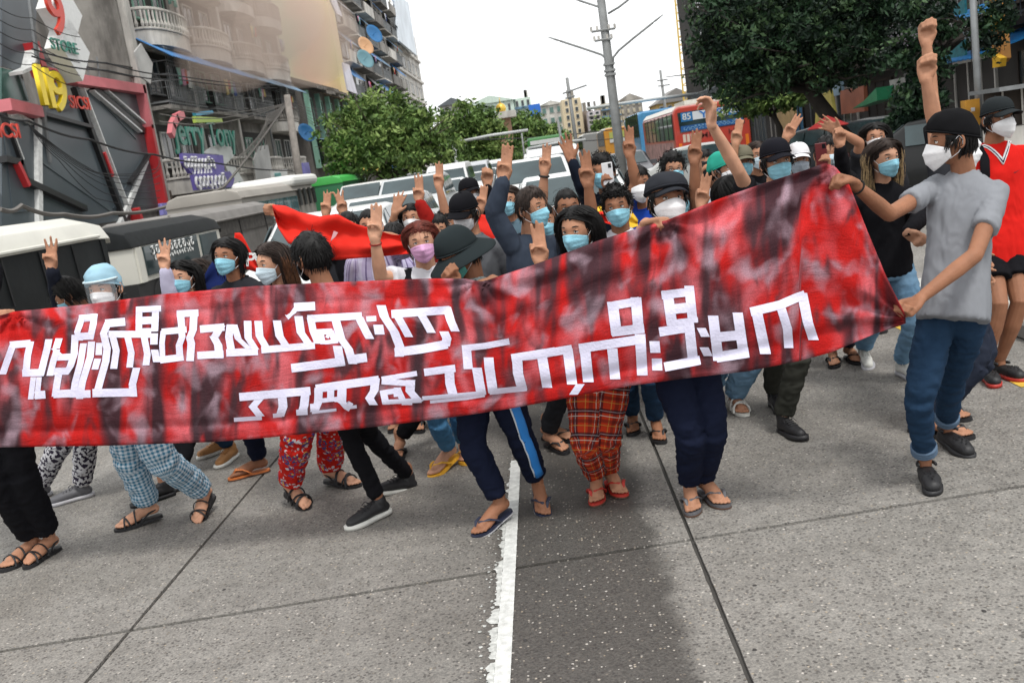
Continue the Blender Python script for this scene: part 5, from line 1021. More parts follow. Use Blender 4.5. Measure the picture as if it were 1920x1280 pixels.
front_bus('green-framed bus facing the camera deep in the traffic', 1030, 300, 62, 2.5, 2.9, mat('bus_green_front', (0.05, 0.20, 0.05), rough=0.4), dw)
# left-hand covered pickup buses and trucks
def cover_truck(label, X, Y0, Y1, Zt, Zb, W, top, side, name='minibus', cat='minibus', seams=5, body=None, front=True, visor=False, rib=True, back=None):
    root = empty(name, (X - W / 2, (Y0 + Y1) / 2, 0), label, cat); b = MB(); r = 0.22
    prof = [(X - W, Zt - .34), (X - W + .10, Zt - .10), (X - W + .4, Zt), (X - .4, Zt), (X - .10, Zt - .10), (X, Zt - .34)]
    n = len(prof); V_ = []; ys = [Y0, Y0 + .1, Y1 - 0.55, Y1 - 0.16, Y1]; dr = [0.03, 0, 0, .07, .30]
    for y, d in zip(ys, dr):
        for x, z in prof: V_.append((x if d < .1 else X - W / 2 + (x - X + W / 2) * (1 - d * .25), y, z - d * (1 if z > Zt - .3 else .3)))
    F = [tuple(range(n)), tuple(range((len(ys) - 1) * n, len(ys) * n))[::-1]]
    for i in range(len(ys) - 1):
        for k in range(n): F.append((i * n + k, i * n + (k + 1) % n, (i + 1) * n + (k + 1) % n, (i + 1) * n + k))
    b.add(V_, F); o = b.obj('roof', top, root, smooth=True); bv = o.modifiers.new('b', 'BEVEL'); bv.width = .10; bv.segments = 4
    if rib:
        for zz, xx in ((Zt - .02, X - .42), (Zt - .30, X + .012)): b = MB(); b.tube([(xx, Y0, zz), (xx, Y1 - .5, zz)], .022, 6); b.obj('roof_rib', top, root)
    b = MB(); b.box2((X - W + .03, Y0 + .04, Zb), (X - .03, Y1 - .25, Zt - .345)); b.obj('side_wall', side, root)
    for k in range(seams): y = Y0 + (Y1 - Y0) * (k + .5) / seams; b = MB(); b.tube([(X - .022, y, Zt - .36), (X - .016, y + .04, Zt - .9)], .012, 5); b.obj('seam_strap', blkm, root)
    b = MB(); b.box2((X - W + .05, Y0, .42), (X - .05, Y1 + .1, Zb - .002)); b.obj('lower_body', body or side, root)
    for yw in (Y0 + .9, Y1 - .6):
        for xs in (X - .24, X - W + .02): b = MB(); b.tube([(xs, yw, .36), (xs + .22, yw, .36)], .36, 18); w_ = b.obj('wheel', tyre, root)
    return root
offw = mat('van_roof_white', (0.62, 0.61, 0.55), rough=0.45, var=0.07, scale=2); vinyl = mat('black_vinyl', (0.012, 0.014, 0.015), spec=0.2, rough=0.5, var=0.35, scale=1.5, bump=0.5, bscale=4)
cover_truck('white-roofed pickup bus with stitched black vinyl sides at the left edge', -6.0, 7.6, 13.4, 1.86, 0.70, 1.9, offw, vinyl, seams=7)
wv = cover_truck('small white van with a dark canopy and Burmese lettering on its window', -6.3, 14.6, 19.0, 1.62, 0.72, 1.8, mat('dark_canopy', (0.015, 0.017, 0.018), rough=0.7, var=0.2, spec=0.2), offw, seams=0, rib=False, body=blackp)
b = MB(); b.box2((-6.33, 15.0, 0.80), (-6.30, 17.4, 1.26)); b.obj('side_window', cg, wv); b = MB(); b.box2((-6.33, 17.6, 0.82), (-6.30, 18.5, 1.24)); b.obj('side_window', cg, wv)
glyphs('window_lettering', (-6.29, 16.2, 1.16), (0, 1, 0), ZU, 2.0, 0.14, 10, dw, wv, seed=3, th=.2); glyphs('window_lettering', (-6.29, 16.2, 1.04), (0, 1, 0), ZU, 1.8, 0.07, 15, dw, wv, seed=4, th=.3)
b = MB(); b.box2((-6.33, 14.7, 0.72), (-6.30, 14.9, 1.27)); b.obj('door_pillar', offw, wv)
cover_truck('truck with a rounded grey cloth cover behind the white van', -7.4, 20.2, 27.0, 1.66, 1.0, 2.2, mat('truck_cover_grey', (0.19, 0.18, 0.17), rough=0.8, var=0.15, scale=2), mat('truck_interior', (0.06, 0.055, 0.05), rough=0.9, var=0.4), name='truck', cat='truck', seams=3, body=conc_d)  # darkness under the cover is put into the colour of solid sides
be = cover_truck('beige minibus with a white front visor and teal windows beside the red flag', -8.6, 28.0, 37.5, 2.12, 0.8, 2.3, mat('bus_beige', (0.30, 0.28, 0.25), rough=0.6, var=0.12, scale=1), mat('bus_beige', (0,) * 3), seams=0, body=conc_d)
for k in range(6): b = MB(); b.box2((-8.62, 28.5 + k * 1.0, 1.0), (-8.58, 29.4 + k * 1.0, 1.62)); b.obj('side_window', mat('teal_window', (0.05, 0.11, 0.12), rough=0.1, var=0.5, scale=3), be)
b = MB(); b.box2((-10.8, 34.0, 1.95), (-8.50, 37.9, 2.36)); o = b.obj('visor', mat('visor_white', (0.72, 0.72, 0.69), rough=0.4), be); bv = o.modifiers.new('b', 'BEVEL'); bv.width = .2; bv.segments = 3
for k in range(4): b = MB(); b.box2((-8.575, 34.6 + k * .75, 1.25), (-8.54, 34.9 + k * .75, 1.85)); b.obj('louvre', blkm, be)
gb = cover_truck('green and white truck behind the beige minibus visor', -8.2, 41.0, 47, 2.2, 1.2, 2.2, mat('green_bright', (0.06, 0.40, 0.08), rough=0.45), mat('green_dark', (0.03, 0.16, 0.07), rough=0.5), name='truck', cat='truck', seams=0)
# smeared haze put in as a volume of pale smoke in front of the upper left facades
sm_ = bpy.data.materials.new('pale_haze'); sm_.use_nodes = True; n = sm_.node_tree.nodes; l = sm_.node_tree.links; n.clear(); vo_ = n.new('ShaderNodeVolumePrincipled'); vo_.inputs['Density'].default_value = 0.11; vo_.inputs['Color'].default_value = (1.0, 0.80, 0.68, 1); om = n.new('ShaderNodeOutputMaterial'); l.new(vo_.outputs[0], om.inputs['Volume'])
b = MB(); 
for (px, py, Y, r) in ((470, 20, 47, (3.4, 5.5, 2.6)), (430, 110, 44, (2.2, 4.0, 1.5)), (560, 70, 56, (3.4, 6, 2.8))): b.ell(pz(px, py, Y), r, None, 24, 16)
me_ = remesh(b, 0.35, 6); me_.materials.append(sm_); tag(link('haze', me_), kind='stuff')
# ------------------------------------------------------------------ poles, gantries, cables
galv = mat('galvanised_pole', (0.24, 0.25, 0.25), rough=0.55, var=0.18, scale=6, grime=0.3); woodp = mat('weathered_pole', (0.22, 0.20, 0.18), rough=0.9, var=0.25, scale=5, bump=0.5)
Yp = 24.0
mp = empty('street_light_pole', (2.07, Yp, 0), 'tall grey street pole with crossarms and two curved lamp arms', 'pole')
b = MB(); b.tube([(2.07, Yp, 0), (2.07, Yp, 3), (2.07, Yp, 9)], [0.13, 0.11, 0.075], 12); b.obj('shaft', galv, mp, smooth=True)
for pts in ([(1140, 128), (1138, 112), (1128, 103), (1090, 90), (1050, 77)], [(1148, 128), (1150, 108), (1160, 95), (1190, 70), (1224, 43)], [(1136, 26), (1128, 15), (1085, 1)], [(1140, 26), (1160, 14), (1178, 0)]):
    b = MB(); b.tube([pz(x, y, Yp) for x, y in pts], 0.026, 6); a_ = b.obj('lamp_arm', galv, mp, smooth=True); b = MB(); e = Vector(pz(*pts[-1], Yp)); d = (e - Vector(pz(*pts[-2], Yp))).normalized(); b.tube([tuple(e), tuple(e + d * .10), tuple(e + d * .30)], [.03, .05, .02], 8, ax=(0, 0, 1), flat=.5); b.obj('lamp_head', galv, a_, smooth=True)
for y, w in ((58, 22), (76, 16)):
    b = MB(); b.tube([pz(1131 - w, y - 1 + w * .15, Yp - .1), pz(1131 + w, y - 1 - w * .15, Yp - .1)], 0.03, 5); a_ = b.obj('crossarm', galv, mp)
    for k in (-1, -.5, .5, 1): b = MB(); p = pz(1131 + w * k, y - 1 - w * .15 * k, Yp - .1); b.tube([p, (p[0], p[1], p[2] + .11)], .028, 6); b.obj('insulator', wht, a_)
for y in (120, 132, 140): b = MB(); c_ = pz(1146, y, Yp); b.box((2.07, Yp, c_[2]), (.13, .13, .025)); b.obj('clamp_band', galv, mp)
def pole(label, pts, Y, r, m_=None, arms=(), nm='utility_pole'):
    p = [pz(x, y, Y) for x, y in pts]; x0 = p[0][0]; root = empty(nm, (x0, Y, 0), label, 'pole'); b = MB(); b.tube([(x0, Y, 0), p[-1]], [r * 1.15, r * .8], 8); b.obj('shaft', m_ or galv, root, smooth=True)
    for a in arms: b = MB(); b.tube([pz(x, y, Y - .1) for x, y in a], r * .45, 5); b.obj('arm', m_ or galv, root)
    return root
pole('thin distant pole in front of the cream tower', [(1084, 290), (1063, 146)], 62, .12, None, ([(1060, 185), (1078, 180)], [(1055, 176), (1100, 160)]))
pole('distant pole with crossbars above the blue bus', [(1248, 200), (1238, 132)], 90, .14, None, ([(1232, 152), (1252, 149)], [(1234, 162), (1256, 159)]))
pole('weathered grey pole with tangled cables in front of the green bays', [(562, 356), (538, 178)], 40, .17, woodp)
pole('slim pole and lamp right of the green tree', [(988, 330), (978, 250)], 60, .06, None, ([(982, 268), (992, 262)],))
pole('slim white post rising behind the raised watch arm', [(1060, 300), (1046, 225)], 58, .09)
def gantry(label, post, arm, Y, r):
    a = pz(*post, Y); root = empty('traffic_gantry', (a[0], Y, 0), label, 'gantry'); t_ = pz(*arm[0], Y); b = MB(); b.tube([(a[0], Y, 0), (a[0], Y, t_[2])], r, 8); b.obj('post', alu_g, root, smooth=True); b = MB(); b.tube([(a[0], Y, t_[2])] + [pz(*q, Y) for q in arm[1:]], r * .8, 8); b.obj('arm', alu_g, root, smooth=True)
alu_g = mat('white_galvanised', (0.50, 0.52, 0.52), rough=0.5, var=0.1)
gantry('long white gantry arm in front of the green trees', (862, 345), [(852, 268), (920, 254), (990, 244)], 48, .085)
gantry('short white gantry right of the golden-domed tower', (996, 335), [(990, 279), (1045, 268), (1098, 262)], 60, .10)
gantry('pale gantry arm crossing behind the tall pole above the buses', (1322, 220), [(1322, 174), (1225, 186), (1100, 204)], 66, .13)
cab = mat('cable_black', (0.02, 0.02, 0.022), rough=0.7); rope = mat('cable_grey', (0.14, 0.13, 0.12), rough=0.8)
CG = 'sagging overhead cables along the left-hand shops'
def cable(pts, r, m_, lab, X=-13.0):
    P3 = [atX(x, y, X) for x, y in pts]; out = []
    for a, c in zip(P3, P3[1:]):
        for k in range(6): f = k / 6; q = Vector(a).lerp(Vector(c), f); out.append((q[0], q[1], q[2] - 0.10 * math.sin(math.pi * f)))
    out.append(tuple(P3[-1])); b = MB(); b.tube(out, r, 5); o = b.obj('overhead_cable', m_, origin=out[0]); tag(o, lab, 'cable', CG)
gl = 'thin black cable sagging across the slate shopfront'
cable([(-20, 205), (52, 226), (170, 262), (290, 290), (400, 305), (548, 320)], .035, cab, 'thickest black cable, crossing the shopfront to the weathered pole')
for a, w_ in (([(60, 92), (200, 118), (330, 142), (520, 160)], 'upper'), ([(60, 106), (200, 132), (340, 150), (520, 165)], 'lower')): cable(a, .025, cab, w_ + ' of the two parallel cables above the red frame band')
for k in range(7): cable([(52, 232), (110 + k * 12, 300 + k * 4), (180 + k * 18, 372 - k * 9), (300, 385 - k * 14)], .012, cab, gl)
for k in range(5): cable([(-10, 10 + k * 22), (60, 34 + k * 22), (150, 70 + k * 24)], .012, cab, gl)
cable([(0, 392), (40, 385), (120, 402), (210, 400), (320, 385), (420, 350), (540, 190)], .06, rope, 'thick grey twisted cable bundle just above the white roof')
for k in range(8): cable([(440 + k * 8, 300 - k * 3), (500, 235 - k * 3), (541, 190)], .022, rope, 'grey cable fanning down from the weathered pole')
for k in range(6): cable([(541, 190 + k), (600 + k * 3, 205 + k * 10), (640, 225 + k * 10)], .014, rope, 'grey cable running right from the weathered pole')
for k in range(3): cable([(300, 200 + k * 14), (420, 212 + k * 9), (541, 192)], .02, rope, 'grey cable hanging before the curved balconies')
def scable(a, c, Y, r, lab):
    p, q = Vector(pz(*a, Y)), Vector(pz(*c, Y)); pts = [tuple(p.lerp(q, k / 10) - Vector((0, 0, .25 * math.sin(math.pi * k / 10)))) for k in range(11)]; b = MB(); b.tube(pts, r, 4); tag(b.obj('overhead_cable', cab, origin=pts[0]), lab, 'cable', 'cables strung across the street')
scable((840, 262), (1175, 240), 70, .035, 'dark cable low across the street behind the pole')
scable((1080, 265), (1260, 236), 70, .03, 'second dark cable behind the orange bus')
# ------------------------------------------------------------------ flags in the crowd
redcl = mat('flag_red', (0.62, 0.022, 0.012), rough=0.75, var=0.06, scale=5, bump=0.25, bscale=30, spec=0.2)
def flag(label, top, bot, D, m_, amp=0.03, nv=14, seed=0, name='flag', cat='flag'):
    """cloth sheet hung between a traced upper and lower edge at depth D"""
    x0, x1 = top[0][0], top[-1][0]; n = int((x1 - x0) / 5) + 1; V_ = []
    for i in range(n + 1):
        x = x0 + (x1 - x0) * i / n; a, c = interp(x, top), interp(x, bot)
        for j in range(nv + 1):
            t = j / nv; d = D + amp * math.sin(x / 17 + t * 2.5 + seed) * (.4 + t) + amp * .8 * math.sin(t * 9 + x / 60 + seed) + amp * noise.noise(Vector((x / 30, t * 3, seed))); V_.append(tuple(P(x, a + (c - a) * t, d)))
    b = MB(); b.add(V_, [(i * (nv + 1) + j, i * (nv + 1) + j + 1, (i + 1) * (nv + 1) + j + 1, (i + 1) * (nv + 1) + j) for i in range(n) for j in range(nv)])
    root = empty(name, V_[0], label, cat); o = b.obj('cloth_sheet', m_, root, smooth=True); o.modifiers.new('t', 'SOLIDIFY').thickness = .002; return root
def decal(root, pts, D, m_, nm='star'):
    b = MB(); P3 = [P(x, y, D) for x, y in pts]; c = sum((Vector(p) for p in P3), Vector((0, 0, 0))) / len(P3); b.add([tuple(c)] + [tuple(p) for p in P3], [(0, 1 + k, 1 + (k + 1) % len(P3)) for k in range(len(P3))]); o = b.obj(nm, m_, root); s = o.modifiers.new('t', 'SOLIDIFY'); s.thickness = .004; return o
f1 = flag('large plain red flag stretched across the middle of the crowd', [(511, 384), (535, 386), (562, 398), (600, 406), (632, 401), (668, 420), (700, 429), (735, 440), (768, 441)], [(511, 390), (520, 425), (540, 456), (580, 470), (622, 488), (700, 482), (768, 476)], 6.22, redcl, .035)
decal(f1, [(626, 433), (634, 436), (629, 444), (620, 452)], 6.14, mat('star_white_shaded', (0.55, 0.30, 0.32), rough=0.8))  # shade is put into the white of this star
f2 = flag('narrow red flag with a white letter P beside the long-haired man', [(440, 437), (452, 436), (466, 462), (480, 490), (497, 512)], [(440, 445), (444, 490), (458, 503), (480, 510), (497, 516)], 6.3, redcl, .012, seed=3)
text('letter', 'P', P(469, 488, 6.22), RX, UX * 1.0 + RX * .2, 0.125, mat('letter_white', (.65, .65, .65)), f2, .002)
text('letter', 'K', P(491, 506, 6.22), RX, UX, 0.09, mat('letter_white', (.65, .65, .65)), f2, .002)
f3 = flag('red flag with a large white star between the grey shirt and slate jacket', [(886, 406), (905, 402), (925, 408), (948, 440), (958, 470)], [(886, 420), (900, 470), (925, 505), (948, 512), (958, 514)], 6.15, redcl, .015, seed=5)
decal(f3, [(936, 438), (941, 452), (957, 455), (957, 478), (947, 474), (938, 478), (936, 462), (930, 452)], 6.08, mat('star_white', (.62, .60, .60), rough=.8))
flag('red flag strip behind the cropped-hair man', [(1000, 410), (1060, 408)], [(1000, 424), (1060, 422)], 6.9, redcl, .012, seed=6)
yl = mat('flag_yellow', (0.68, 0.42, 0.02), rough=.8, var=.06)
flag('yellow cloth draped behind the shoulders of the curly-haired youth', [(1112, 392), (1130, 384), (1150, 394), (1175, 384), (1196, 412)], [(1112, 402), (1150, 425), (1180, 430), (1196, 424)], 5.95, yl, .02, seed=7)
flag('red cloth under the yellow one behind the curly-haired youth', [(1116, 398), (1140, 396), (1158, 404)], [(1116, 412), (1140, 420), (1158, 424)], 5.88, redcl, .012, seed=8)
flag('navy cloth held slantwise left of the long-haired man', [(374, 534), (392, 500), (412, 470), (424, 486)], [(374, 548), (392, 546), (412, 545), (424, 544)], 6.5, cloth('navy_cloth', (0.012, 0.022, 0.10)), .012, seed=9)
# ------------------------------------------------------------------ people
def V3(*a): return np.array(a, float)
def nrm(a): return a / max(1e-9, np.linalg.norm(a))
SKIN = {k: mat('skin_' + k, c, rough=0.6, var=0.17, scale=11, bump=0.22, bscale=170, spec=0.24, sss=0.05) for k, c in
        dict(light=(0.50, 0.27, 0.175), mid=(0.39, 0.195, 0.118), tan=(0.275, 0.125, 0.070), dark=(0.15, 0.066, 0.038)).items()}
M_EYE = mat('eye_white', (0.62, 0.58, 0.54), rough=0.25)
M_IRIS = mat('iris', (0.02, 0.012, 0.008), rough=0.1)
M_BROW = mat('brow_hair', (0.018, 0.013, 0.011), rough=0.8)
HAIRC = dict(black=(0.006, 0.0055, 0.0055), brown=(0.09, 0.038, 0.018), red=(0.11, 0.022, 0.014), blonde=(0.42, 0.30, 0.16), dkbrown=(0.028, 0.018, 0.014))
def hair_mat(c): return mat('hair_' + c, HAIRC[c], rough=0.62, var=0.45, scale=60, spec=0.28)
class Frame:
    def __init__(s, o, side, fwd, up, k=1.0): s.o = np.array(o, float); s.A = np.array([side, fwd, up], float); s.k = k
    def __call__(s, p): return s.o + (np.asarray(p, float) * s.k) @ s.A
def rot(v, ax, a):
    v = np.asarray(v, float); ax = nrm(np.asarray(ax, float))
    return v * math.cos(a) + np.cross(ax, v) * math.sin(a) + ax * np.dot(ax, v) * (1 - math.cos(a))
def yawframe(yaw):
    y = math.radians(yaw); return V3(math.cos(y), math.sin(y), 0), V3(math.sin(y), -math.cos(y), 0), V3(0, 0, 1)
def head_frame(o, yaw, pitch=0, roll=0, k=1.0):
    sd, fw, up = yawframe(yaw); p = math.radians(pitch); r = math.radians(roll)
    fw2 = fw * math.cos(p) - up * math.sin(p); up2 = up * math.cos(p) + fw * math.sin(p)
    sd2 = sd * math.cos(r) + up2 * math.sin(r); up3 = up2 * math.cos(r) - sd * math.sin(r)
    return Frame(o, sd2, fw2, up3, k)
def sphere_pts(nu, nv):
    V = [(0, 0, 1)]
    for i in range(1, nv):
        t = math.pi * i / nv
        for k in range(nu): p = TAU * k / nu; V.append((math.sin(t) * math.cos(p), math.sin(t) * math.sin(p), math.cos(t)))
    V.append((0, 0, -1)); F = [(0, 1 + k, 1 + (k + 1) % nu) for k in range(nu)]
    for i in range(nv - 2):
        for k in range(nu): a = 1 + i * nu; F.append((a + k, a + nu + k, a + nu + (k + 1) % nu, a + (k + 1) % nu))
    a = 1 + (nv - 2) * nu; L = len(V) - 1
    F += [(L, a + (k + 1) % nu, a + k) for k in range(nu)]
    return np.array(V), F
def g(x, s): return np.exp(-(x / s) ** 2)
def skull(X, Y, Z):
    """point of the head surface for a unit direction"""
    t = np.clip(-Z, 0, 1)
    x = 0.0755 * X * (1 - 0.36 * t ** 1.5); y = 0.096 * Y; z = 0.1145 * Z
    y = np.where(Y > 0, y * (1 - 0.10 * t), y * (1 - 0.5 * t ** 1.3))
    x = x * (1 + 0.03 * g(Z - 0.35, 0.3))
    return x, y, z
def head_verts():
    S, F = sphere_pts(44, 32); X, Y, Z = S.T
    x, y, z = skull(X, Y, Z); fr = np.clip((Y - 0.3) / 0.4, 0, 1)
    y = y - fr * 0.006 * g(Z - 0.6, 0.3)
    y = y + fr * 0.005 * g(Z - 0.22, 0.10) * g(X, 0.6)
    for sx in (-1, 1):
        y = y - fr * 0.012 * g(X - sx * 0.40, 0.17) * g(Z - 0.03, 0.10)
        y = y + fr * 0.006 * g(X - sx * 0.55, 0.2) * g(Z + 0.22, 0.14)
    y = y + fr * 0.026 * g(X, 0.105) * np.where(Z > -0.30, g(Z + 0.30, 0.24), g(Z + 0.30, 0.07))
    y = y + fr * 0.007 * g(X, 0.28) * g(Z + 0.56, 0.10) + fr * 0.008 * g(X, 0.3) * g(Z + 0.9, 0.16)
    return np.stack([x, y, z], 1), F
HEADV, HEADF = head_verts()
def add_head(mb, fr):
    mb.add(fr(HEADV), HEADF)
    for sx in (-1, 1):
        pts = []
        for k in range(9):      # outer rim of the ear
            a = -1.9 + 3.9 * k / 8
            pts.append(fr((sx * (0.079 + 0.010 * math.sin((a + 1.9) / 3.9 * math.pi)), -0.012 - 0.016 * math.cos(a) * 0.9, -0.010 + 0.029 * math.sin(a))))
        mb.tube(pts, 0.0048 * fr.k, 6, round_=1)
        mb.ell(fr((sx * 0.078, -0.008, -0.014)), V3(0.007, 0.014, 0.024) * fr.k, fr.A.T, 8, 6)
def add_eyes(fr, parent, gaze=(0, 0), closed=False, skin=None):
    for sx in (-1, 1):
        e = MB(); c = V3(sx * 0.0305, 0.0755, 0.003)
        e.use(M_EYE); e.ell(fr(c), V3(0.0135, 0.0105, 0.0115 if not closed else 0.008) * fr.k, fr.A.T, 10, 8)
        e.use(M_IRIS); e.ell(fr(c + V3(gaze[0] * 0.004, 0.0062, gaze[1] * 0.003)), V3(0.0058, 0.0052, 0.0062) * fr.k, fr.A.T, 8, 6)
        e.use(M_BROW)
        e.tube([fr(c + V3(dx * 0.0155, 0.0105 - 0.006 * dx * dx, 0.0072 - 0.005 * dx * dx)) for dx in (-1, -0.5, 0, 0.5, 1)], [0.0012 * fr.k, 0.002 * fr.k, 0.0023 * fr.k, 0.002 * fr.k, 0.001 * fr.k], 5)
        e.use(skin); e.ell(fr(c + V3(0, -0.001, 0.0065)), V3(0.0155, 0.0115, 0.0075) * fr.k, fr.A.T, 10, 6)
        e.ell(fr(c + V3(0, -0.001, -0.0098)), V3(0.0155, 0.0108, 0.006) * fr.k, fr.A.T, 10, 6)
        e.obj('eye', parent=parent, smooth=True)
        b = MB(); b.use(M_BROW)
        b.tube([fr((sx * (0.014 + 0.034 * t), 0.0895 - 0.016 * t * t, 0.0235 + 0.008 * math.sin(t * 2.3) - 0.003 * t)) for t in (0, 0.25, 0.5, 0.75, 1)],
               [0.0026 * fr.k, 0.0034 * fr.k, 0.0032 * fr.k, 0.003 * fr.k, 0.0012 * fr.k], 6)
        b.obj('eyebrow', parent=parent, smooth=True)
def hair_ok(X, Y, Z):
    front = np.clip((Y - 0.25) / 0.3, 0, 1)
    lim = -0.50 + front * 1.06
    side = np.clip((np.abs(X) - 0.55) / 0.25, 0, 1) * np.clip((Y + 0.25) / 0.3, 0, 1)
    lim = np.maximum(lim, -0.5 + side * 0.42)
    n = 0.05 * np.sin(np.asarray(X) * 23.0) + 0.04 * np.sin(np.asarray(X) * 41.0 + 1.3) + 0.06 * np.asarray(X)
    return Z - lim + n * front
def add_hair(fr, parent, style='short', color='black', tip=None, seed=1, length=0.3, cut=None, vol=1.0):
    """cut: (front z, back z) local heights above which a hat hides the hair"""
    R = random.Random(seed); m = hair_mat(color); mt = hair_mat(tip) if tip else m
    mb = MB(); mb.use(m)
    S, F = sphere_pts(30, 22); X, Y, Z = S.T
    h = hair_ok(X, Y, Z); w = np.clip(h / 0.14 + 0.5, 0, 1)
    x, y, z = skull(X, Y, Z); P0 = np.stack([x, y, z], 1)
    th = dict(short=0.009, curly=0.014, spiky=0.010, long=0.004, crop=0.005, bob=0.005)[style] * vol
    n = np.array([noise.noise(Vector(s) * 2.6 + Vector((seed, 0, 0))) for s in S])
    k = (th * (0.8 + 0.9 * np.clip(Z, 0, 1)) * (1 + 0.5 * n)) * w - 0.010 * (1 - w)
    Q = P0 + S * k[:, None]
    if cut is not None:
        lim = cut[1] + (cut[0] - cut[1]) * (Y + 1) / 2
        Q[:, 2] = np.minimum(Q[:, 2], np.maximum(lim, -0.04) + 0.0 * lim)
    mb.add(fr(Q), F)
    N = dict(short=520, curly=520, spiky=760, long=900, crop=260, bob=760)[style]
    N = int(N * (1.0 if not LOD[0] else 0.38)); rk = 0.50 if not LOD[0] else 0.85
    crown = V3(0.15, -0.35, 0.9); crown /= np.linalg.norm(crown)
    made = 0; tries = 0
    while made < N and tries < N * 6:
        tries += 1
        d = nrm(V3(R.gauss(0, 1), R.gauss(0, 1), R.gauss(0.35, 1)))
        if hair_ok(*d) < 0.02: continue
        if style in ('long', 'bob') and R.random() < 0.4 and d[2] < 0.2: continue
        base = V3(*skull(*d))
        if cut is not None and base[2] > cut[1] + (cut[0] - cut[1]) * (d[1] + 1) / 2: continue
        if cut is not None and style in ('short', 'spiky', 'curly') and base[2] > (cut[1] + (cut[0] - cut[1]) * (d[1] + 1) / 2) - 0.012: continue
        made += 1; pts = []; rad = []
        if style == 'curly':
            c0 = base + d * (0.010 + 0.02 * R.random()) * vol; ax = nrm(V3(R.gauss(0, 1), R.gauss(0, 1), R.gauss(0, 1)))
            u = nrm(np.cross(ax, d) + 1e-6); rr = R.uniform(0.006, 0.011)
            for q in range(6): a = q * 1.05; pts.append(c0 + u * rr * math.cos(a) + np.cross(ax, u) * rr * math.sin(a) + ax * 0.003 * q); rad.append(0.0030)
        elif style in ('short', 'spiky', 'crop'):
            L = dict(short=0.050, spiky=0.046, crop=0.014)[style] * R.uniform(0.6, 1.3); steps = 5
            t = nrm((d - crown) - d * np.dot(d - crown, d) + V3(R.gauss(0, 0.15), R.gauss(0, 0.15), R.gauss(0, 0.1)))
            p = base + d * th * 0.9
            up_ = dict(short=0.16, spiky=0.42, crop=0.4)[style] * (1 if d[2] > 0 else 0.35)
            for q in range(steps):
                pts.append(p.copy()); rad.append((0.0046 * (1 - q / steps) + 0.0008) * rk)
                dirn = nrm(t + d * up_ * (1 - q * 0.42) + V3(0, 0, -0.12 * q)); p = p + dirn * L / steps
                dd = nrm(p); sk = V3(*skull(*dd))
                if np.linalg.norm(p) < np.linalg.norm(sk) + 0.004: p = sk + dd * 0.005
        else:
            L = length * R.uniform(0.82, 1.06); steps = 10 if not LOD[0] else 8; sx = 1 if d[0] > 0.02 else -1
            p = base + d * th * R.uniform(0.5, 1.1); wob = R.uniform(0, 6); amp = R.uniform(0.2, 1) * 0.10
            for q in range(steps + 1):
                pts.append(p.copy()); rad.append(0.0052 * (1 - 0.75 * q / steps) * rk)
                dd = nrm(p); down = V3(0.14 * sx * math.sin(q * 1.3 + wob), -0.10 * abs(math.sin(wob)), -1)
                if p[2] > -0.035:
                    t = down + V3(sx * 0.9 * max(0, d[2]), 0, 0); t = t - dd * np.dot(t, dd)
                    if p[1] > 0.02 and p[2] < 0.095: t = t + V3(sx * 0.45, -1.1, 0)
                else: t = down + V3(math.sin(q + wob) * amp, math.cos(q * 1.1 + wob) * amp, 0)
                p = p + nrm(t) * L / steps
                dd = nrm(p); sk = V3(*skull(*dd)); ls = np.linalg.norm(sk) + 0.004
                if np.linalg.norm(p) < ls and p[2] > -0.10: p = dd * ls
                if p[1] > 0.045 and p[2] < 0.05: p[1] = 0.045 + (p[1] - 0.045) * 0.3; p[0] = sx * max(abs(p[0]), 0.074)
                if p[2] < -0.07 and abs(p[0]) < 0.062 and p[1] > -0.07: p[1] = -0.07
        if len(pts) > 1:
            if tip and len(pts) > 6:
                h2 = 5; mb.use(m); mb.tube([fr(q) for q in pts[:h2 + 1]], [r * fr.k for r in rad[:h2 + 1]], 3, caps=False)
                mb.use(mt if R.random() < 0.8 else m); mb.tube([fr(q) for q in pts[h2:]], [r * fr.k for r in rad[h2:]], 3, caps=False); mb.use(m)
            else: 
                if tip and R.random() < 0.3: mb.use(mt)
                mb.tube([fr(q) for q in pts], [r * fr.k for r in rad], 3, caps=False); mb.use(m)
    if not LOD[0] and cut is None:      # flyaway hairs
        for q in range(110):
            d = nrm(V3(R.gauss(0, 1), R.gauss(0, 1), abs(R.gauss(0.5, 0.8))))
            if hair_ok(*d) < 0.05: continue
            p = V3(*skull(*d)) + d * th; t = nrm(V3(R.gauss(0, 1), R.gauss(0, 1), R.gauss(-0.3, 1))); t = nrm(t - d * np.dot(t, d) * 0.6)
            pts = [p + t * 0.012 * i + d * (0.006 * i - 0.0011 * i * i) + V3(0, 0, -0.0008 * i * i) for i in range(6)]
            mb.tube([fr(x) for x in pts], 0.0008, 3, caps=False)
    return mb.obj('hair', parent=parent, smooth=True, fix=False)
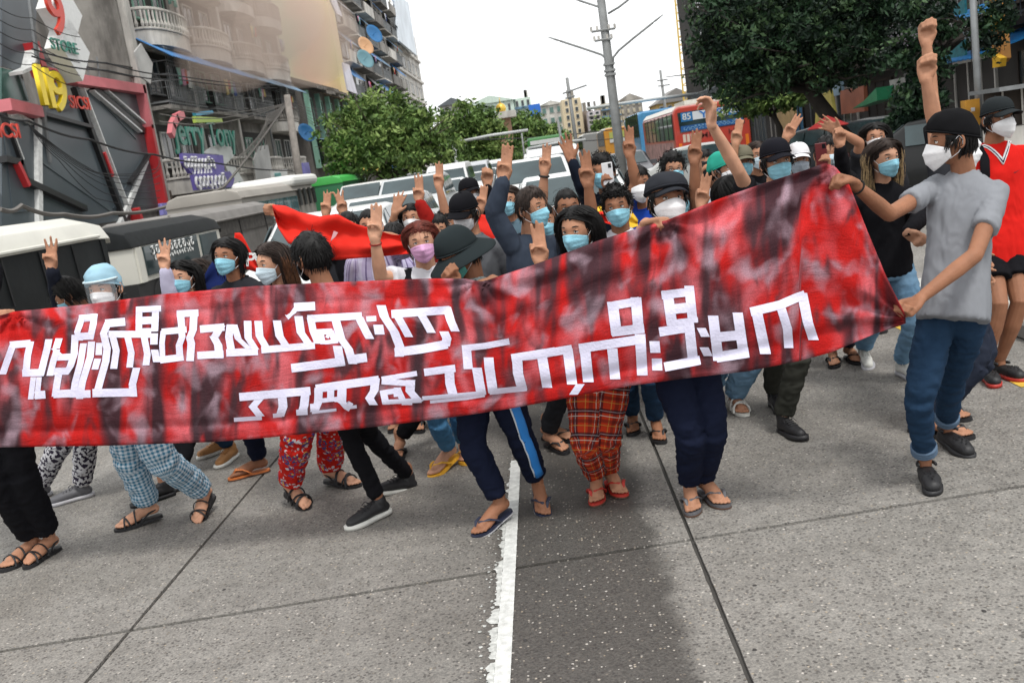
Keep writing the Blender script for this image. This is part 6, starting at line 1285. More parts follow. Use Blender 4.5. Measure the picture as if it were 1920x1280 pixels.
def shell(fr, k, zf, zb, name, m, parent, squash=1.0, wide=1.0, seed=0, wr=0.0, zmax=None):
    """cap dome: everything of the skull above a tilted rim"""
    mb = MB(); S, F = sphere_pts(36, 18); V = []; nu = 36
    rows = 10; P_ = [fr((0, -0.01, 0.1145 * k * squash))]; Fc = []
    for i in range(1, rows + 1):
        for j in range(nu):
            a = TAU * j / nu; rimz = zf + (zb - zf) * (1 - math.sin(a)) / 2
            t = i / rows; top = 0.1145 * k * squash
            ang = t * math.pi / 2; zz = rimz + (top - rimz) * math.cos(ang) ** 0.9
            rr = math.sin(ang) ** 0.72
            x = 0.0765 * k * wide * rr * math.cos(a); y = 0.097 * k * wide * rr * math.sin(a)
            n = wr * noise.noise(Vector((x * 30 + seed, y * 30, zz * 30)))
            P_.append(fr((x * (1 + n), y * (1 + n), zz * (1 + n * 0.3))))
    Fc += [(0, 1 + j, 1 + (j + 1) % nu) for j in range(nu)]
    for i in range(rows - 1):
        for j in range(nu): a = 1 + i * nu; Fc.append((a + j, a + nu + j, a + nu + (j + 1) % nu, a + (j + 1) % nu))
    L = 1 + (rows - 1) * nu; Fc.append(tuple(L + j for j in range(nu)))
    mb.add(P_, Fc)
    mb.tube([fr((0.0765 * k * wide * 1.005 * math.cos(a), 0.097 * k * wide * 1.005 * math.sin(a), zf + (zb - zf) * (1 - math.sin(a)) / 2 + 0.004)) for a in np.linspace(0, TAU, 37)], 0.0045, 5, caps=False)
    return mb.obj(name, m, parent, smooth=True)
def brim(fr, m, parent, r0=0.085, r1=0.165, z0=0.05, drop=0.03, span=60, name='cap_brim', thick=0.004, full=False, k=1.1):
    mb = MB(); na = 40 if full else 18; nr = 5; top = []
    a0, a1 = (0, 360) if full else (90 - span, 90 + span)
    for i in range(nr + 1):
        t = i / nr
        for j in range(na + (0 if full else 1)):
            a = math.radians(a0 + (a1 - a0) * j / na); ed = abs((j / na) * 2 - 1) if not full else 0
            rx = 0.0765 * k; ry = 0.097 * k
            ext = (r1 - r0) * t * (1 if full else math.sqrt(max(0.0, 1 - ed ** 2.4)))
            x = (rx + ext * (1 if full else 0.35)) * math.cos(a); y = ry * math.sin(a) + ext * (math.sin(a) if full else 1)
            w = 0.006 * math.sin(a * 3 + 1) * t if full else 0
            z = z0 - drop * t - (0 if full else 0.024 * (x / 0.08) ** 2) + w
            top.append((x, y, z))
    n = na if full else na + 1; V = [fr(p) for p in top] + [fr((p[0], p[1], p[2] - thick)) for p in top]; F = []; o = len(top)
    for i in range(nr):
        for j in range(na):
            j2 = (j + 1) % n; a, b, c, d = i * n + j, i * n + j2, (i + 1) * n + j2, (i + 1) * n + j
            F += [(a, b, c, d), (o + d, o + c, o + b, o + a)]
    for j in range(na):
        j2 = (j + 1) % n; F += [(nr * n + j, nr * n + j2, o + nr * n + j2, o + nr * n + j), (j2, j, o + j, o + j2)]
    mb.add(V, F); return mb.obj(name, m, parent, smooth=True)
def add_mask(fr, parent, kind='surgical', m=None):
    mb = MB(); nx, nz = 20, 14; V = []
    for j in range(nz + 1):
        t = j / nz
        for i in range(nx + 1):
            u = i / nx * 2 - 1
            if kind == 'surgical':
                a = u * math.radians(66); top = -0.004 - 0.024 * abs(u) ** 1.6; bot = -0.118 + 0.034 * abs(u) ** 1.5
                z = top + (bot - top) * t
                r = 0.102 + 0.010 * math.sin(math.pi * t) * (1 - u * u)
                nose = 0.020 * math.exp(-(u / 0.22) ** 2) * math.exp(-((t - 0.28) / 0.3) ** 2)
                pl = 0.0022 * math.cos(t * math.pi * 7) * (1 - abs(u) ** 3) + 0.0015 * noise.noise(Vector((u * 3, t * 6, seed_of(fr))))
                x = 0.077 * math.sin(a) * (1 - 0.20 * t * t); y = r * math.cos(a) * (1 - 0.17 * t * t) + nose + pl
                y = max(y, 0.0) - 0.004
            else:
                a = u * math.radians(70); top = 0.000 - 0.034 * abs(u) ** 1.5; bot = -0.128 + 0.055 * abs(u) ** 1.4
                z = top + (bot - top) * t; pk = math.sin(math.pi * min(1, max(0, t * 0.85 + 0.08)))
                x = 0.080 * math.sin(a) * (1 - 0.18 * t * t)
                fold = 0.006 * max(0, 1 - abs(t - 0.34) / 0.1) + 0.005 * max(0, 1 - abs(t - 0.70) / 0.1)
                y = 0.096 * math.cos(a) * (1 - 0.18 * t * t) + 0.030 * pk * (1 - abs(u) ** 1.7) + fold * (1 - u * u) + 0.010 * math.exp(-(u / 0.3) ** 2)
            V.append((x, y, z))
    n = nx + 1; c = V3(0, 0, -0.05); V2 = []
    for p in V:
        p = np.array(p); V2.append(p + nrm(V3(p[0], p[1], 0)) * 0.0025)
    F = []; o = len(V)
    for j in range(nz):
        for i in range(nx): a = j * n + i; F += [(a, a + 1, a + n + 1, a + n), (o + a, o + a + n, o + a + n + 1, o + a + 1)]
    for i in range(nx): F += [(i, i + 1, o + i + 1, o + i), (nz * n + i, nz * n + i + 1, o + nz * n + i + 1, o + nz * n + i)]
    for j in range(nz): F += [(j * n, (j + 1) * n, o + (j + 1) * n, o + j * n), (j * n + nx, (j + 1) * n + nx, o + (j + 1) * n + nx, o + j * n + nx)]
    mb.add(fr(np.array(V)), []); mb.n -= len(V); mb.v.pop()
    mb.add(fr(np.array(V + [tuple(q) for q in V2])), F)
    ob = mb.obj('face_mask', m, parent, smooth=True)
    for sx in (-1, 1):
        lp = MB(); lp.tube([fr(q) for q in ((sx * 0.071, 0.040, -0.030), (sx * 0.0805, 0.016, -0.006), (sx * 0.085, -0.008, 0.016), (sx * 0.086, -0.022, -0.002), (sx * 0.084, -0.020, -0.030), (sx * 0.076, 0.0, -0.058), (sx * 0.066, 0.034, -0.080))], 0.0017 * fr.k, 5)
        lp.obj('ear_loop', MASKM['white'], ob, smooth=True)
    return ob
def seed_of(fr): return float(fr.o[0] * 7.3 + fr.o[1])
MASKM = dict(blue=mat('mask_blue', (0.26, 0.54, 0.66), rough=0.85, var=0.07, scale=40, bump=0.3, bscale=120, spec=0.15),
             white=mat('mask_white', (0.74, 0.74, 0.75), rough=0.85, var=0.03, scale=40, bump=0.25, bscale=120, spec=0.15),
             pink=mat('mask_pink', (0.66, 0.36, 0.58), rough=0.85, var=0.07, scale=40, bump=0.3, bscale=120, spec=0.15),
             green=mat('mask_green', (0.12, 0.42, 0.37), rough=0.85, var=0.07, scale=40, bump=0.3, bscale=120, spec=0.15),
             pale=mat('mask_pale', (0.52, 0.64, 0.71), rough=0.85, var=0.07, scale=40, bump=0.3, bscale=120, spec=0.15),
             grey=mat('mask_grey', (0.33, 0.38, 0.43), rough=0.85, var=0.07, scale=40, bump=0.3, bscale=120, spec=0.15),
             black=mat('mask_black', (0.015, 0.015, 0.018), rough=0.85, spec=0.15))
# ---- hands
def add_hand(mb, W, d, n, thumb, pose, k=1.0):
    """W wrist, d towards the fingertips, n palm normal, thumb=+-1 side"""
    d = nrm(np.array(d, float)); n = np.array(n, float); n = nrm(n - d * np.dot(n, d)); w = np.cross(n, d) * thumb
    def q(a, b, c): return W + (d * a + w * b + n * c) * k
    offs = [0.031, 0.0105, -0.0105, -0.030]; kn = [0.088, 0.092, 0.087, 0.078]
    for o, h in zip(offs, kn):
        mb.tube([q(-0.01, o * 0.45, 0), q(0.03, o * 0.85, 0), q(h, o, 0)], [0.0165 * k, 0.0155 * k, 0.0115 * k], 8, round_=2)
    mb.tube([q(0.012, 0.008, 0.004), q(0.06, 0.004, 0.003)], [0.02 * k, 0.017 * k], 8, ax=n, flat=0.8, round_=2)
    lens = [(0.042, 0.026, 0.021), (0.047, 0.029, 0.022), (0.044, 0.027, 0.021), (0.034, 0.020, 0.018)]
    P4 = dict(three=(0, 0, 0, 1), three2=(0, 0, 0, 1), fist=(1, 1, 1, 1), grip=(1, 1, 1, 1), open=(0, 0, 0, 0), relax=(.45, .5, .55, .6), two=(0, 0, 1, 1), point=(0, .8, 1, 1))[pose]
    sp = dict(three=0.055, three2=0.18, open=0.16, relax=0.03).get(pose, 0.0)
    for i, (o, h) in enumerate(zip(offs, kn)):
        c = P4[i]; p = q(h, o, 0); a = 0.06 + (0.10 if c == 0 else 0)
        angs = (c * 1.25 + 0.08, c * 1.65 + 0.10, c * 1.0 + 0.06); tot = 0; pts = [p]; rad = [0.0108 * k]
        side = (1.5 - i) * sp
        for L, da, r in zip(lens[i], angs, (0.0098, 0.0090, 0.0078)):
            tot += da; dr = d * math.cos(tot) + n * math.sin(tot); dr = nrm(dr + w * side * (1 if c < 0.3 else 0))
            p = p + dr * L * k; pts.append(p); rad.append(r * k)
        mb.tube(pts, rad, 8, round_=2)
    tb = q(0.018, 0.024, 0.006)
    if pose in ('three', 'three2', 'fist', 'point', 'two'): pts = [tb, q(0.045, 0.036, 0.016), q(0.068, 0.018, 0.030), q(0.072, -0.008, 0.032)]
    elif pose == 'grip': pts = [tb, q(0.045, 0.040, 0.020), q(0.072, 0.038, 0.034), q(0.090, 0.026, 0.040)]
    else: pts = [tb, q(0.040, 0.046, 0.012), q(0.062, 0.064, 0.016), q(0.084, 0.074, 0.016)]
    mb.tube(pts, [0.0155 * k, 0.0135 * k, 0.0115 * k, 0.0088 * k], 8, round_=2)
def wrinkle(me, amp, scale=7.0, seed=0.0, stretch=(1, 1, 0.5)):
    a = co(me); nn = np.empty(len(me.vertices) * 3); me.vertex_normals.foreach_get('vector', nn); nn = nn.reshape(-1, 3)
    d = np.empty(len(a)); s0, s1, s2 = stretch
    for i, p in enumerate(a):
        q = Vector((p[0] * scale * s0 + seed, p[1] * scale * s1, p[2] * scale * s2))
        w = noise.noise(q); x = 1 - abs(noise.noise(q * 1.9 + Vector((w * 1.6, 3.1, w)))) * 2.6
        d[i] = 0.55 * w + 0.55 * max(-0.6, x)
    setco(me, a + nn * (d * amp)[:, None]); return me
def limb_uv(me, segs):
    """uv from the nearest limb: u around it, v along it, both in metres"""
    a = co(me); best = np.full(len(a), 1e9); U = np.zeros(len(a)); Vv = np.zeros(len(a)); acc = {}
    for sid, (p, q, r, side, l0) in enumerate(segs):
        p = np.array(p); q = np.array(q); ax = q - p; L = np.linalg.norm(ax); ax = ax / L
        t = (a - p) @ ax; tc_ = np.clip(t, 0, L); c = p + tc_[:, None] * ax; dv = a - c; dist = np.linalg.norm(dv, axis=1) - r
        e1 = nrm(np.array(side) - ax * np.dot(side, ax)); e2 = np.cross(ax, e1)
        ang = np.arctan2(dv @ e2, dv @ e1); sel = dist < best
        best[sel] = dist[sel]; U[sel] = ang[sel] / TAU; Vv[sel] = (l0 + t)[sel]
    uvl = me.uv_layers.new(name='cloth'); R0_ = 0.45
    for pl in me.polygons:
        us = [U[v] for v in pl.vertices]; mx = max(us)
        for li, v in zip(pl.loop_indices, pl.vertices):
            u = U[v]
            if mx - u > 0.5: u += 1
            uvl.data[li].uv = (u * R0_, Vv[v])
def ik(a, b, l1, l2, bend):
    a = np.array(a); b = np.array(b); d = b - a; L = np.linalg.norm(d); mx = (l1 + l2) * 0.995
    if L > mx: f = L / mx; l1 *= f; l2 *= f
    u = d / L; x = (l1 * l1 - l2 * l2 + L * L) / (2 * L); h = math.sqrt(max(0, l1 * l1 - x * x))
    bd = np.array(bend, float); bd = nrm(bd - u * np.dot(bd, u)); return a + u * x + bd * h
LOD = [0]
def foot(mbskin, root, O, heading, pitch, kind, colr, colr2, side, k=1.0, socks=False):
    """O: point under the ball of the foot. Returns the ankle joint. side: +1 right-hand side of the wearer's toes order"""
    h = math.radians(heading); fw = V3(math.sin(h), -math.cos(h), 0); up = V3(0, 0, 1); p = math.radians(pitch)
    f2 = fw * math.cos(p) - up * math.sin(p); u2 = up * math.cos(p) + fw * math.sin(p); sd = np.cross(f2, u2) * side
    fr = Frame(np.array(O, float), sd, f2, u2, k); A = fr((0, -0.135, 0.095)); T = (lambda x, y, z: fr((x, y, z)))
    bare = kind in ('flip', 'sandal', 'strappy')
    sole = 0.018 if bare else 0.0
    if not bare: mbskin.tube([A + V3(0, 0, 0.05), A, fr((0, -0.125, 0.06))], [0.032, 0.031, 0.026], 12, round_=2); mbskin = MB()
    mbskin.tube([fr((0, -0.155, 0.045 + sole)), fr((0, -0.10, 0.050 + sole)), fr((0, -0.04, 0.036 + sole)), fr((0, 0.02, 0.022 + sole))], [0.032, 0.034, 0.032, 0.026], 12, ax=u2, flat=0.95, round_=3)
    mbskin.tube([fr((0.015, -0.06, 0.028 + sole)), fr((0.022, 0.02, 0.016 + sole))], [0.022, 0.018], 8, round_=2)
    mbskin.tube([fr((-0.016, -0.06, 0.028 + sole)), fr((-0.024, 0.0, 0.014 + sole))], [0.02, 0.016], 8, round_=2)
    mbskin.tube([A + V3(0, 0, 0.05), A, fr((0, -0.13, 0.05 + sole))], [0.034, 0.033, 0.032], 12, round_=2)
    if kind in ('flip', 'sandal', 'strappy'):
        for i, (x, ln, r) in enumerate(((0.026, 0.062, 0.0125), (0.006, 0.064, 0.0095), (-0.009, 0.056, 0.009), (-0.023, 0.045, 0.0085), (-0.035, 0.032, 0.008))):
            mbskin.tube([fr((x * 0.9, 0.01 - 0.01 * i * 0.5, 0.016 + sole)), fr((x, ln * 0.6, 0.016 + sole)), fr((x, ln, 0.010 + sole))], [r * k, r * k, r * 0.85 * k], 8, round_=2)
    outline = [(-0.030, -0.175), (-0.012, -0.192), (0.012, -0.192), (0.030, -0.175), (0.034, -0.12), (0.030, -0.06), (0.040, 0.0), (0.044, 0.03), (0.040, 0.065), (0.022, 0.085), (-0.005, 0.083), (-0.030, 0.062), (-0.046, 0.02), (-0.046, -0.02), (-0.036, -0.07), (-0.034, -0.12)]
    def sm(poly, n=2):
        for _ in range(n): poly = [((a[0] * 3 + b[0]) / 4, (a[1] * 3 + b[1]) / 4) if s_ == 0 else ((a[0] + b[0] * 3) / 4, (a[1] + b[1] * 3) / 4) for a, b in zip(poly, poly[1:] + poly[:1]) for s_ in (0, 1)]
        return poly
    ol = sm(outline); nm = {'flip': 'flip_flop', 'sandal': 'sandal', 'strappy': 'sandal', 'sneaker': 'sneaker', 'croc': 'clog', 'boot': 'shoe'}[kind]
    sh = MB(); m1 = mat('shoe_' + colr[0], colr[1], rough=0.55, var=0.12, scale=30, bump=0.15); m2 = mat('shoe_' + colr2[0], colr2[1], rough=0.6, var=0.1, scale=30)
    if bare:
        sh.use(m2 if kind == 'flip' else m1); sh.prism(ol, 0, 0.000, 0.007, T)
        sh.use(m1); sh.prism([(x * 0.985, y * 0.985) for x, y in ol], 0, 0.0072, sole, T)
        if kind == 'flip':
            tz = (0.016, 0.050, sole + 0.010)
            for sx in (-1, 1): sh.tube([fr(tz), fr((0.015 + sx * 0.012, 0.022, 0.064)), fr((0.006 + sx * 0.034, -0.018, 0.060)), fr((0.002 + sx * 0.047, -0.055, 0.036)), fr((sx * 0.042, -0.078, 0.014))], [0.005, 0.009, 0.010, 0.009, 0.007], 8, ax=u2, flat=0.5)
        else:
            for (y0, y1, zt) in (((0.025, -0.015, 0.072), (-0.03, 0.02, 0.078), (-0.075, -0.055, 0.094)) if kind == 'sandal' else ((0.03, -0.01, 0.068), (-0.01, 0.025, 0.072), (-0.06, -0.04, 0.090))):
                sh.tube([fr((0.051 * math.cos(t), y0 + (y1 - y0) * (t / math.pi), 0.014 + (zt - 0.014) * math.sin(t) ** 0.7)) for t in np.linspace(0.0, math.pi, 9)], 0.0085 if kind == 'sandal' else 0.0055, 6, ax=u2, flat=0.5)
            sh.tube([fr((0.034 * math.cos(t), -0.12 - 0.062 * math.sin(t), 0.055 + 0.01 * math.sin(t))) for t in np.linspace(0, math.pi, 9)], 0.0055, 6)
            for sx in (-1, 1): sh.tube([fr((sx * 0.036, -0.06, 0.012)), fr((sx * 0.036, -0.12, 0.055))], 0.0055, 6)
    else:
        up_ = MB(); b = 0.020
        if kind == 'croc':
            up_.tube([fr((0, -0.15, 0.034)), fr((0, -0.08, 0.042)), fr((0.0, 0.0, 0.044)), fr((0.002, 0.045, 0.036))], [0.038, 0.040, 0.046, 0.038], 14, ax=u2, flat=0.85, round_=4)
        else:
            hi = 0.03 if kind == 'boot' else 0.0
            up_.tube([fr((0, -0.158, 0.045)), fr((0, -0.09, 0.050)), fr((0, -0.02, 0.042)), fr((0.003, 0.045, 0.033))], [0.034, 0.035, 0.038, 0.031], 14, ax=u2, flat=0.9, round_=4)
            up_.tube([fr((0, -0.14, 0.05)), fr((0, -0.138, 0.090 + hi))], [0.037, 0.038], 12, round_=2)
            up_.tube([fr((0, -0.10, 0.075)), fr((0, -0.02, 0.050))], [0.026, 0.024], 10, round_=2)
        me = remesh(up_, 0.006, 3)
        # flatten what would pass through the sole
        a = co(me); loc = (a - fr.o) @ fr.A.T / k; loc[:, 2] = np.maximum(loc[:, 2], 0.012); setco(me, fr.o + (loc * k) @ fr.A)
        sh.use(m1); mesh_to_mb(sh, me); bpy.data.meshes.remove(me)
        ol2 = [(x * 1.06, y * 1.03) for x, y in ol]
        sh.use(m2); sh.prism(ol2, 0, 0.0, 0.022 if kind != 'boot' else 0.026, T)
        if kind in ('sneaker', 'boot'):
            sh.use(m1)
            for yy in (-0.075, -0.055, -0.035, -0.015): sh.tube([fr((x, yy, 0.094 - (yy + 0.075) * 0.30 - 3.5 * x * x * 3)) for x in (-0.024, -0.012, 0, 0.012, 0.024)], 0.0035, 5)
            sh.tube([fr((0, -0.08, 0.092)), fr((0.03, -0.07, 0.098)), fr((0.035, -0.05, 0.085))], 0.0025, 5); sh.tube([fr((0, -0.08, 0.092)), fr((-0.03, -0.07, 0.098)), fr((-0.034, -0.05, 0.083))], 0.0025, 5)
        else:
            mh = mat('vent_hole', (0.006, 0.006, 0.007)); sh.use(mh)
            for (x, y) in ((-0.02, 0.0), (0, 0.01), (0.02, 0.0), (-0.012, 0.028), (0.012, 0.028), (-0.024, -0.024), (0.0, -0.016), (0.024, -0.024), (0, 0.046)):
                zt = 0.044 + 0.040 * math.sqrt(max(0, 1 - (x / 0.047) ** 2)) * (1 if y < 0.03 else 0.82)
                sh.ell(fr((x, y, zt)), V3(0.0055, 0.0055, 0.002), fr.A.T, 8, 4)
            sh.use(m1); sh.tube([fr((0.040 * math.cos(t), -0.10 - 0.085 * math.sin(t), 0.082 - 0.012 * math.sin(t))) for t in np.linspace(0, math.pi, 11)], 0.007, 6, ax=u2, flat=1.4)
    ob = sh.obj(nm, parent=root, smooth=(kind not in ('flip', 'sandal', 'strappy')), fix=True)
    return A, f2, fr
CO = dict(black=('black', (0.012, 0.012, 0.014)), navy=('navy', (0.015, 0.02, 0.045)), white=('white', (0.62, 0.62, 0.58)), red=('red', (0.42, 0.03, 0.02)), orange=('orange', (0.55, 0.16, 0.04)),
          yellow=('yellow', (0.72, 0.38, 0.03)), brown=('brown', (0.09, 0.045, 0.028)), tan=('tan', (0.38, 0.18, 0.06)), grey=('grey', (0.10, 0.10, 0.11)), lgrey=('light_grey', (0.40, 0.40, 0.42)))
PEOPLE = []
def person(label, hd, D, yaw=0, head=None, skin='mid', hair=None, hat=None, mask='blue', top=((0.02,0.02,0.022), 'tee'), pants=None, shoes=('flip', 'black', 'black'),
           arms=(), feet=None, H=None, hip=None, group=None, build=1.0, shorts=False, neck=True, eyes=True, vox=0.007, seed=None, glasses=False,
           fit=1.0, legw=1.0, pant_len=0.93, strap=None, bodyyaw=None, loose=0.0, extra=None, headk=0.96, leglook=None, hipz=None, collar=None):
    LOD[0] = 0 if D < 5.95 else 1
    if LOD[0]: vox = max(vox, 0.0070 if D < 7.1 else 0.0088)
    seed = seed if seed is not None else len(PEOPLE) + 3
    R = random.Random(seed * 17 + 5)
    Hp = np.array(P(hd[0], hd[1], D)); Hc = H or (Hp[2] + 0.12)
    PEOPLE.append((label, round(Hp[2] + 0.115, 2), round(D, 2)))
    hy, hp_, hr = head or (yaw, 0, 0)
    sd, fw, up = yawframe(yaw); up = V3(0, 0, 1)
    fr = head_frame(Hp, hy, hp_, hr, headk)
    neck_top = fr((0, -0.022, -0.075)); nk = Hp - fr.A[1] * 0.03 + V3(0, 0, -0.165) - fw * 0.02
    nk = V3(nk[0], nk[1], Hp[2] - 0.158)
    if hip is not None: pel = np.array(P(hip[0], hip[1], D + (hip[2] if len(hip) > 2 else 0)))
    else: pel = V3(nk[0], nk[1], 0) - fw * 0.02 + V3(0, 0, hipz or max(0.62, 0.525 * Hc))
    sp_up = nrm(nk - pel)
    base = V3(pel[0], pel[1], 0)
    root = empty('person', base, label, 'person', group)
    sw = 0.158 * build
    sh = {-1: nk - sd * sw + V3(0, 0, -0.082), 1: nk + sd * sw + V3(0, 0, -0.082)}
    A_ = {}
    for a in arms:
        s = -1 if a['s'] == 'L' else 1
        el = np.array(P(a['e'][0], a['e'][1], D + a['e'][2])); wr = np.array(P(a['w'][0], a['w'][1], D + a['w'][2]))
        if el[2] > sh[s][2] - 0.05: sh[s] = sh[s] + V3(0, 0, 0.045) - sd * s * 0.02
        l1, l2 = np.linalg.norm(el - sh[s]), np.linalg.norm(wr - el)
        if l1 > 0.36 or l2 > 0.34 or l1 < 0.15 or l2 < 0.14: print('ARM', label[:40], a['s'], round(l1, 2), round(l2, 2), 'shoulder px', [int(q) for q in proj(sh[s])])
        A_[s] = (el, wr, a)
    for s in (-1, 1):
        if s not in A_:
            el = sh[s] + sd * s * 0.07 + V3(0, 0, -0.26) - fw * 0.11; wr = el + V3(0, 0, -0.165) + fw * 0.165 - sd * s * 0.01
            A_[s] = (el, wr, dict(s='L' if s < 0 else 'R', pose='relax', n=-sd * s, t=None))
    bd = MB()
    # neck, shoulders and torso under the clothes, arms, hands: one fused surface
    bd.tube([neck_top + V3(0, 0, 0.01), nk + V3(0, 0, -0.03)], [0.051 * build ** .5, 0.058 * build ** .5], 14, round_=2)
    tf = nrm(fw - sp_up * np.dot(fw, sp_up)); ts = nrm(sd - sp_up * np.dot(sd, sp_up))
    TL = np.linalg.norm(nk - pel)
    bd.loft([(nk + sp_up * 0.005, 0.05, 0.04), (nk - sp_up * 0.035, 0.12 * build, 0.055), (nk - sp_up * 0.12, 0.135 * build, 0.075), (nk - sp_up * TL * 0.6, 0.115 * build, 0.075), (pel, 0.13 * build, 0.085), (pel - sp_up * 0.08, 0.11, 0.07)], ts, tf, 14)
    for s in (-1, 1):
        el, wr, a = A_[s]; d = nrm(wr - el); k = build ** 0.5
        bd.tube([sh[s], sh[s] * 0.5 + el * 0.5, el], [0.042 * k, 0.042 * k, 0.036 * k], 12, round_=2)
        bd.tube([el, el * 0.68 + wr * 0.32, wr], [0.037 * k, 0.038 * k, 0.0255 * k], 12, round_=2)
        hd_ = a.get('d'); hd_ = d if hd_ is None else nrm(np.array(hd_, float) if len(hd_) == 3 else np.array(RX) * hd_[0] + np.array(UX) * hd_[1])
        n = a.get('n'); n = V3(0, -1, 0) if n is None else np.array(n, float)
        t = a.get('t');
        if t is None: t = -1 if s < 0 else 1
        add_hand(bd, wr, hd_, n, t, a.get('pose', 'relax'), a.get('k', 1.0))
        if a.get('band'):
            b = MB(); ax = nrm(wr - el); pc = wr - ax * 0.03; u = nrm(np.cross(ax, V3(.3, .9, .1))); w2 = np.cross(ax, u)
            b.tube([pc + (u * math.cos(q) + w2 * math.sin(q)) * 0.031 for q in np.linspace(0, TAU, 17)], 0.004 if a['band'] != 'watch' else 0.008, 6, caps=False)
            b.obj('bracelet' if a['band'] != 'watch' else 'wrist_watch', cloth('band_' + a['band'], dict(red=(0.2, 0.02, 0.02), black=(0.02, 0.02, 0.02), watch=(0.03, 0.03, 0.03), yellow=(0.7, 0.45, 0.2), beads=(0.25, 0.14, 0.08))[a['band']]), root, smooth=True)
    me = remesh(bd, vox, 2, 0.5)
    body = MB(); mesh_to_mb(body, me); bpy.data.meshes.remove(me)
    add_head(body, fr)
    # legs
    hj = {-1: pel - sd * 0.078 * build + V3(0, 0, -0.07), 1: pel + sd * 0.078 * build + V3(0, 0, -0.07)}
    lt, ls = 0.255 * max(Hc, 1.45), 0.235 * max(Hc, 1.45)
    lg = MB(); cuffs = []; ftb = MB()
    if feet is None:
        st = R.uniform(-0.12, 0.12)
        feet = [dict(p=hj[-1] * V3(1, 1, 0) + fw * (0.06 + st), h=yaw + R.uniform(-12, 4)), dict(p=hj[1] * V3(1, 1, 0) + fw * (0.06 - st), h=yaw + R.uniform(-4, 12))]
    for s, f in zip((-1, 1), feet):
        O = f['p'] if not isinstance(f['p'], tuple) else np.array(G(f['p'][0], f['p'][1], f.get('z', 0.0)))
        if isinstance(f['p'], tuple) and 'D' in f: O = np.array(P(f['p'][0], f['p'][1], f['D']))
        A, f2, ff = foot(ftb, root, O + V3(0, 0, 0.003), f.get('h', yaw), f.get('t', 0), shoes[0], CO[shoes[1]], CO[shoes[2]], -s if True else s)
        kneeb = fw if 'kb' not in f else yawframe(f['kb'])[1]
        if 'k' in f: K = np.array(P(f['k'][0], f['k'][1], D + f['k'][2]))
        else: K = ik(hj[s], A, lt, ls, nrm(kneeb + V3(0, 0, 0.12)))
        lk = 1.0
        if shorts: ftb.tube([hj[s], hj[s] * .5 + K * .5, K, K * 0.62 + A * 0.38, A * .8 + K * .2, A + V3(0, 0, 0.01)], [0.082, 0.072, 0.052, 0.052, 0.036, 0.034], 14, round_=2)
        else: body.tube([hj[s], K, A], [0.045, 0.030, 0.024], 8, round_=1); ftb.tube([K * 0.25 + A * 0.75, A + V3(0, 0, 0.01)], [0.035, 0.032], 12, round_=1)
        cuffs.append((s, hj[s], K, A))
    me = remesh(ftb, 0.0045 if not LOD[0] else 0.0085, 1, 0.6 if LOD[0] else 0.45); mesh_to_mb(body, me); bpy.data.meshes.remove(me)
    bo = body.obj('body', SKIN[skin], root, smooth=True)
    if eyes: add_eyes(fr, root, (R.uniform(-0.5, 0.5), 0), skin=SKIN[skin])
    # hair, hat, mask
    if hair and hat and (len(hair) < 5 or hair[4] is None): hair = (tuple(hair) + (None, 0.3))[:2] + ((hair[2] if len(hair) > 2 else None), (hair[3] if len(hair) > 3 else 0.3), dict(cap=(0.045, 0.012), newsboy=(0.05, 0.012), bucket=(0.03, 0.0), beanie=(0.04, 0.0), net=(0.04, -0.02))[hat[0]])
    if hair: add_hair(fr, root, hair[0], hair[1], hair[2] if len(hair) > 2 else None, seed, hair[3] if len(hair) > 3 else 0.3, hair[4] if len(hair) > 4 else None, hair[5] if len(hair) > 5 else 1.0)
    if hat:
        hk, hc = hat[0], hat[1]; hm = cloth('hat_' + str(hc), hc) if not isinstance(hc, bpy.types.Material) else hc
        if hk == 'cap':
            c = shell(fr, 1.13, 0.052, 0.014, 'cap', hm, root, squash=1.03); brim(fr, hm, c, z0=0.052, r1=0.155, drop=0.018, k=1.10)
            b = MB(); b.ell(fr((0, -0.01, 0.1145 * 1.13 * 1.03)), V3(0.008, 0.008, 0.005), None, 8, 5); b.obj('cap_button', hm, c, smooth=True)
        elif hk == 'newsboy':
            c = shell(fr, 1.20, 0.058, 0.015, 'flat_cap', hm, root, squash=0.94, wide=1.08, wr=0.05, seed=seed); brim(fr, hm, c, z0=0.054, r1=0.135, drop=0.016, k=1.13, thick=0.008)
        elif hk == 'bucket':
            c = shell(fr, 1.17, 0.035, 0.005, 'bucket_hat', hm, root, squash=1.05, wr=0.04, seed=seed); brim(fr, hm, c, r0=0.09, r1=0.165, z0=0.022, drop=0.055, full=True, name='hat_brim', k=1.16)
        elif hk == 'beanie': shell(fr, 1.15, hat[2] if len(hat) > 2 else 0.045, hat[3] if len(hat) > 3 else 0.0, 'head_wrap', hm, root, squash=1.06, wr=0.07, seed=seed)
        elif hk == 'net': shell(fr, 1.17, 0.045, -0.03, 'hair_net', hm, root, squash=1.04, wr=0.12, seed=seed)
    if mask: add_mask(fr, root, 'surgical' if mask[:3] != 'n95' else 'n95', MASKM[mask.replace('n95', 'white') if mask != 'n95' else 'white'])
    if glasses:
        b = MB()
        for sx in (-1, 1):
            b.tube([fr((sx * 0.032 + 0.021 * math.cos(q), 0.104 - 0.004 * abs(math.cos(q)), 0.0 + 0.017 * math.sin(q))) for q in np.linspace(0, TAU, 15)], 0.0018, 5, caps=False)
            b.tube([fr((sx * 0.053, 0.100, 0.004)), fr((sx * 0.079, 0.06, 0.004)), fr((sx * 0.080, -0.01, 0.002))], 0.0018, 5)
        b.tube([fr((-0.011, 0.105, 0.003)), fr((0.011, 0.105, 0.003))], 0.0016, 5); b.obj('eyeglasses', mat('frame_black', (0.01, 0.01, 0.012), rough=0.3), root)
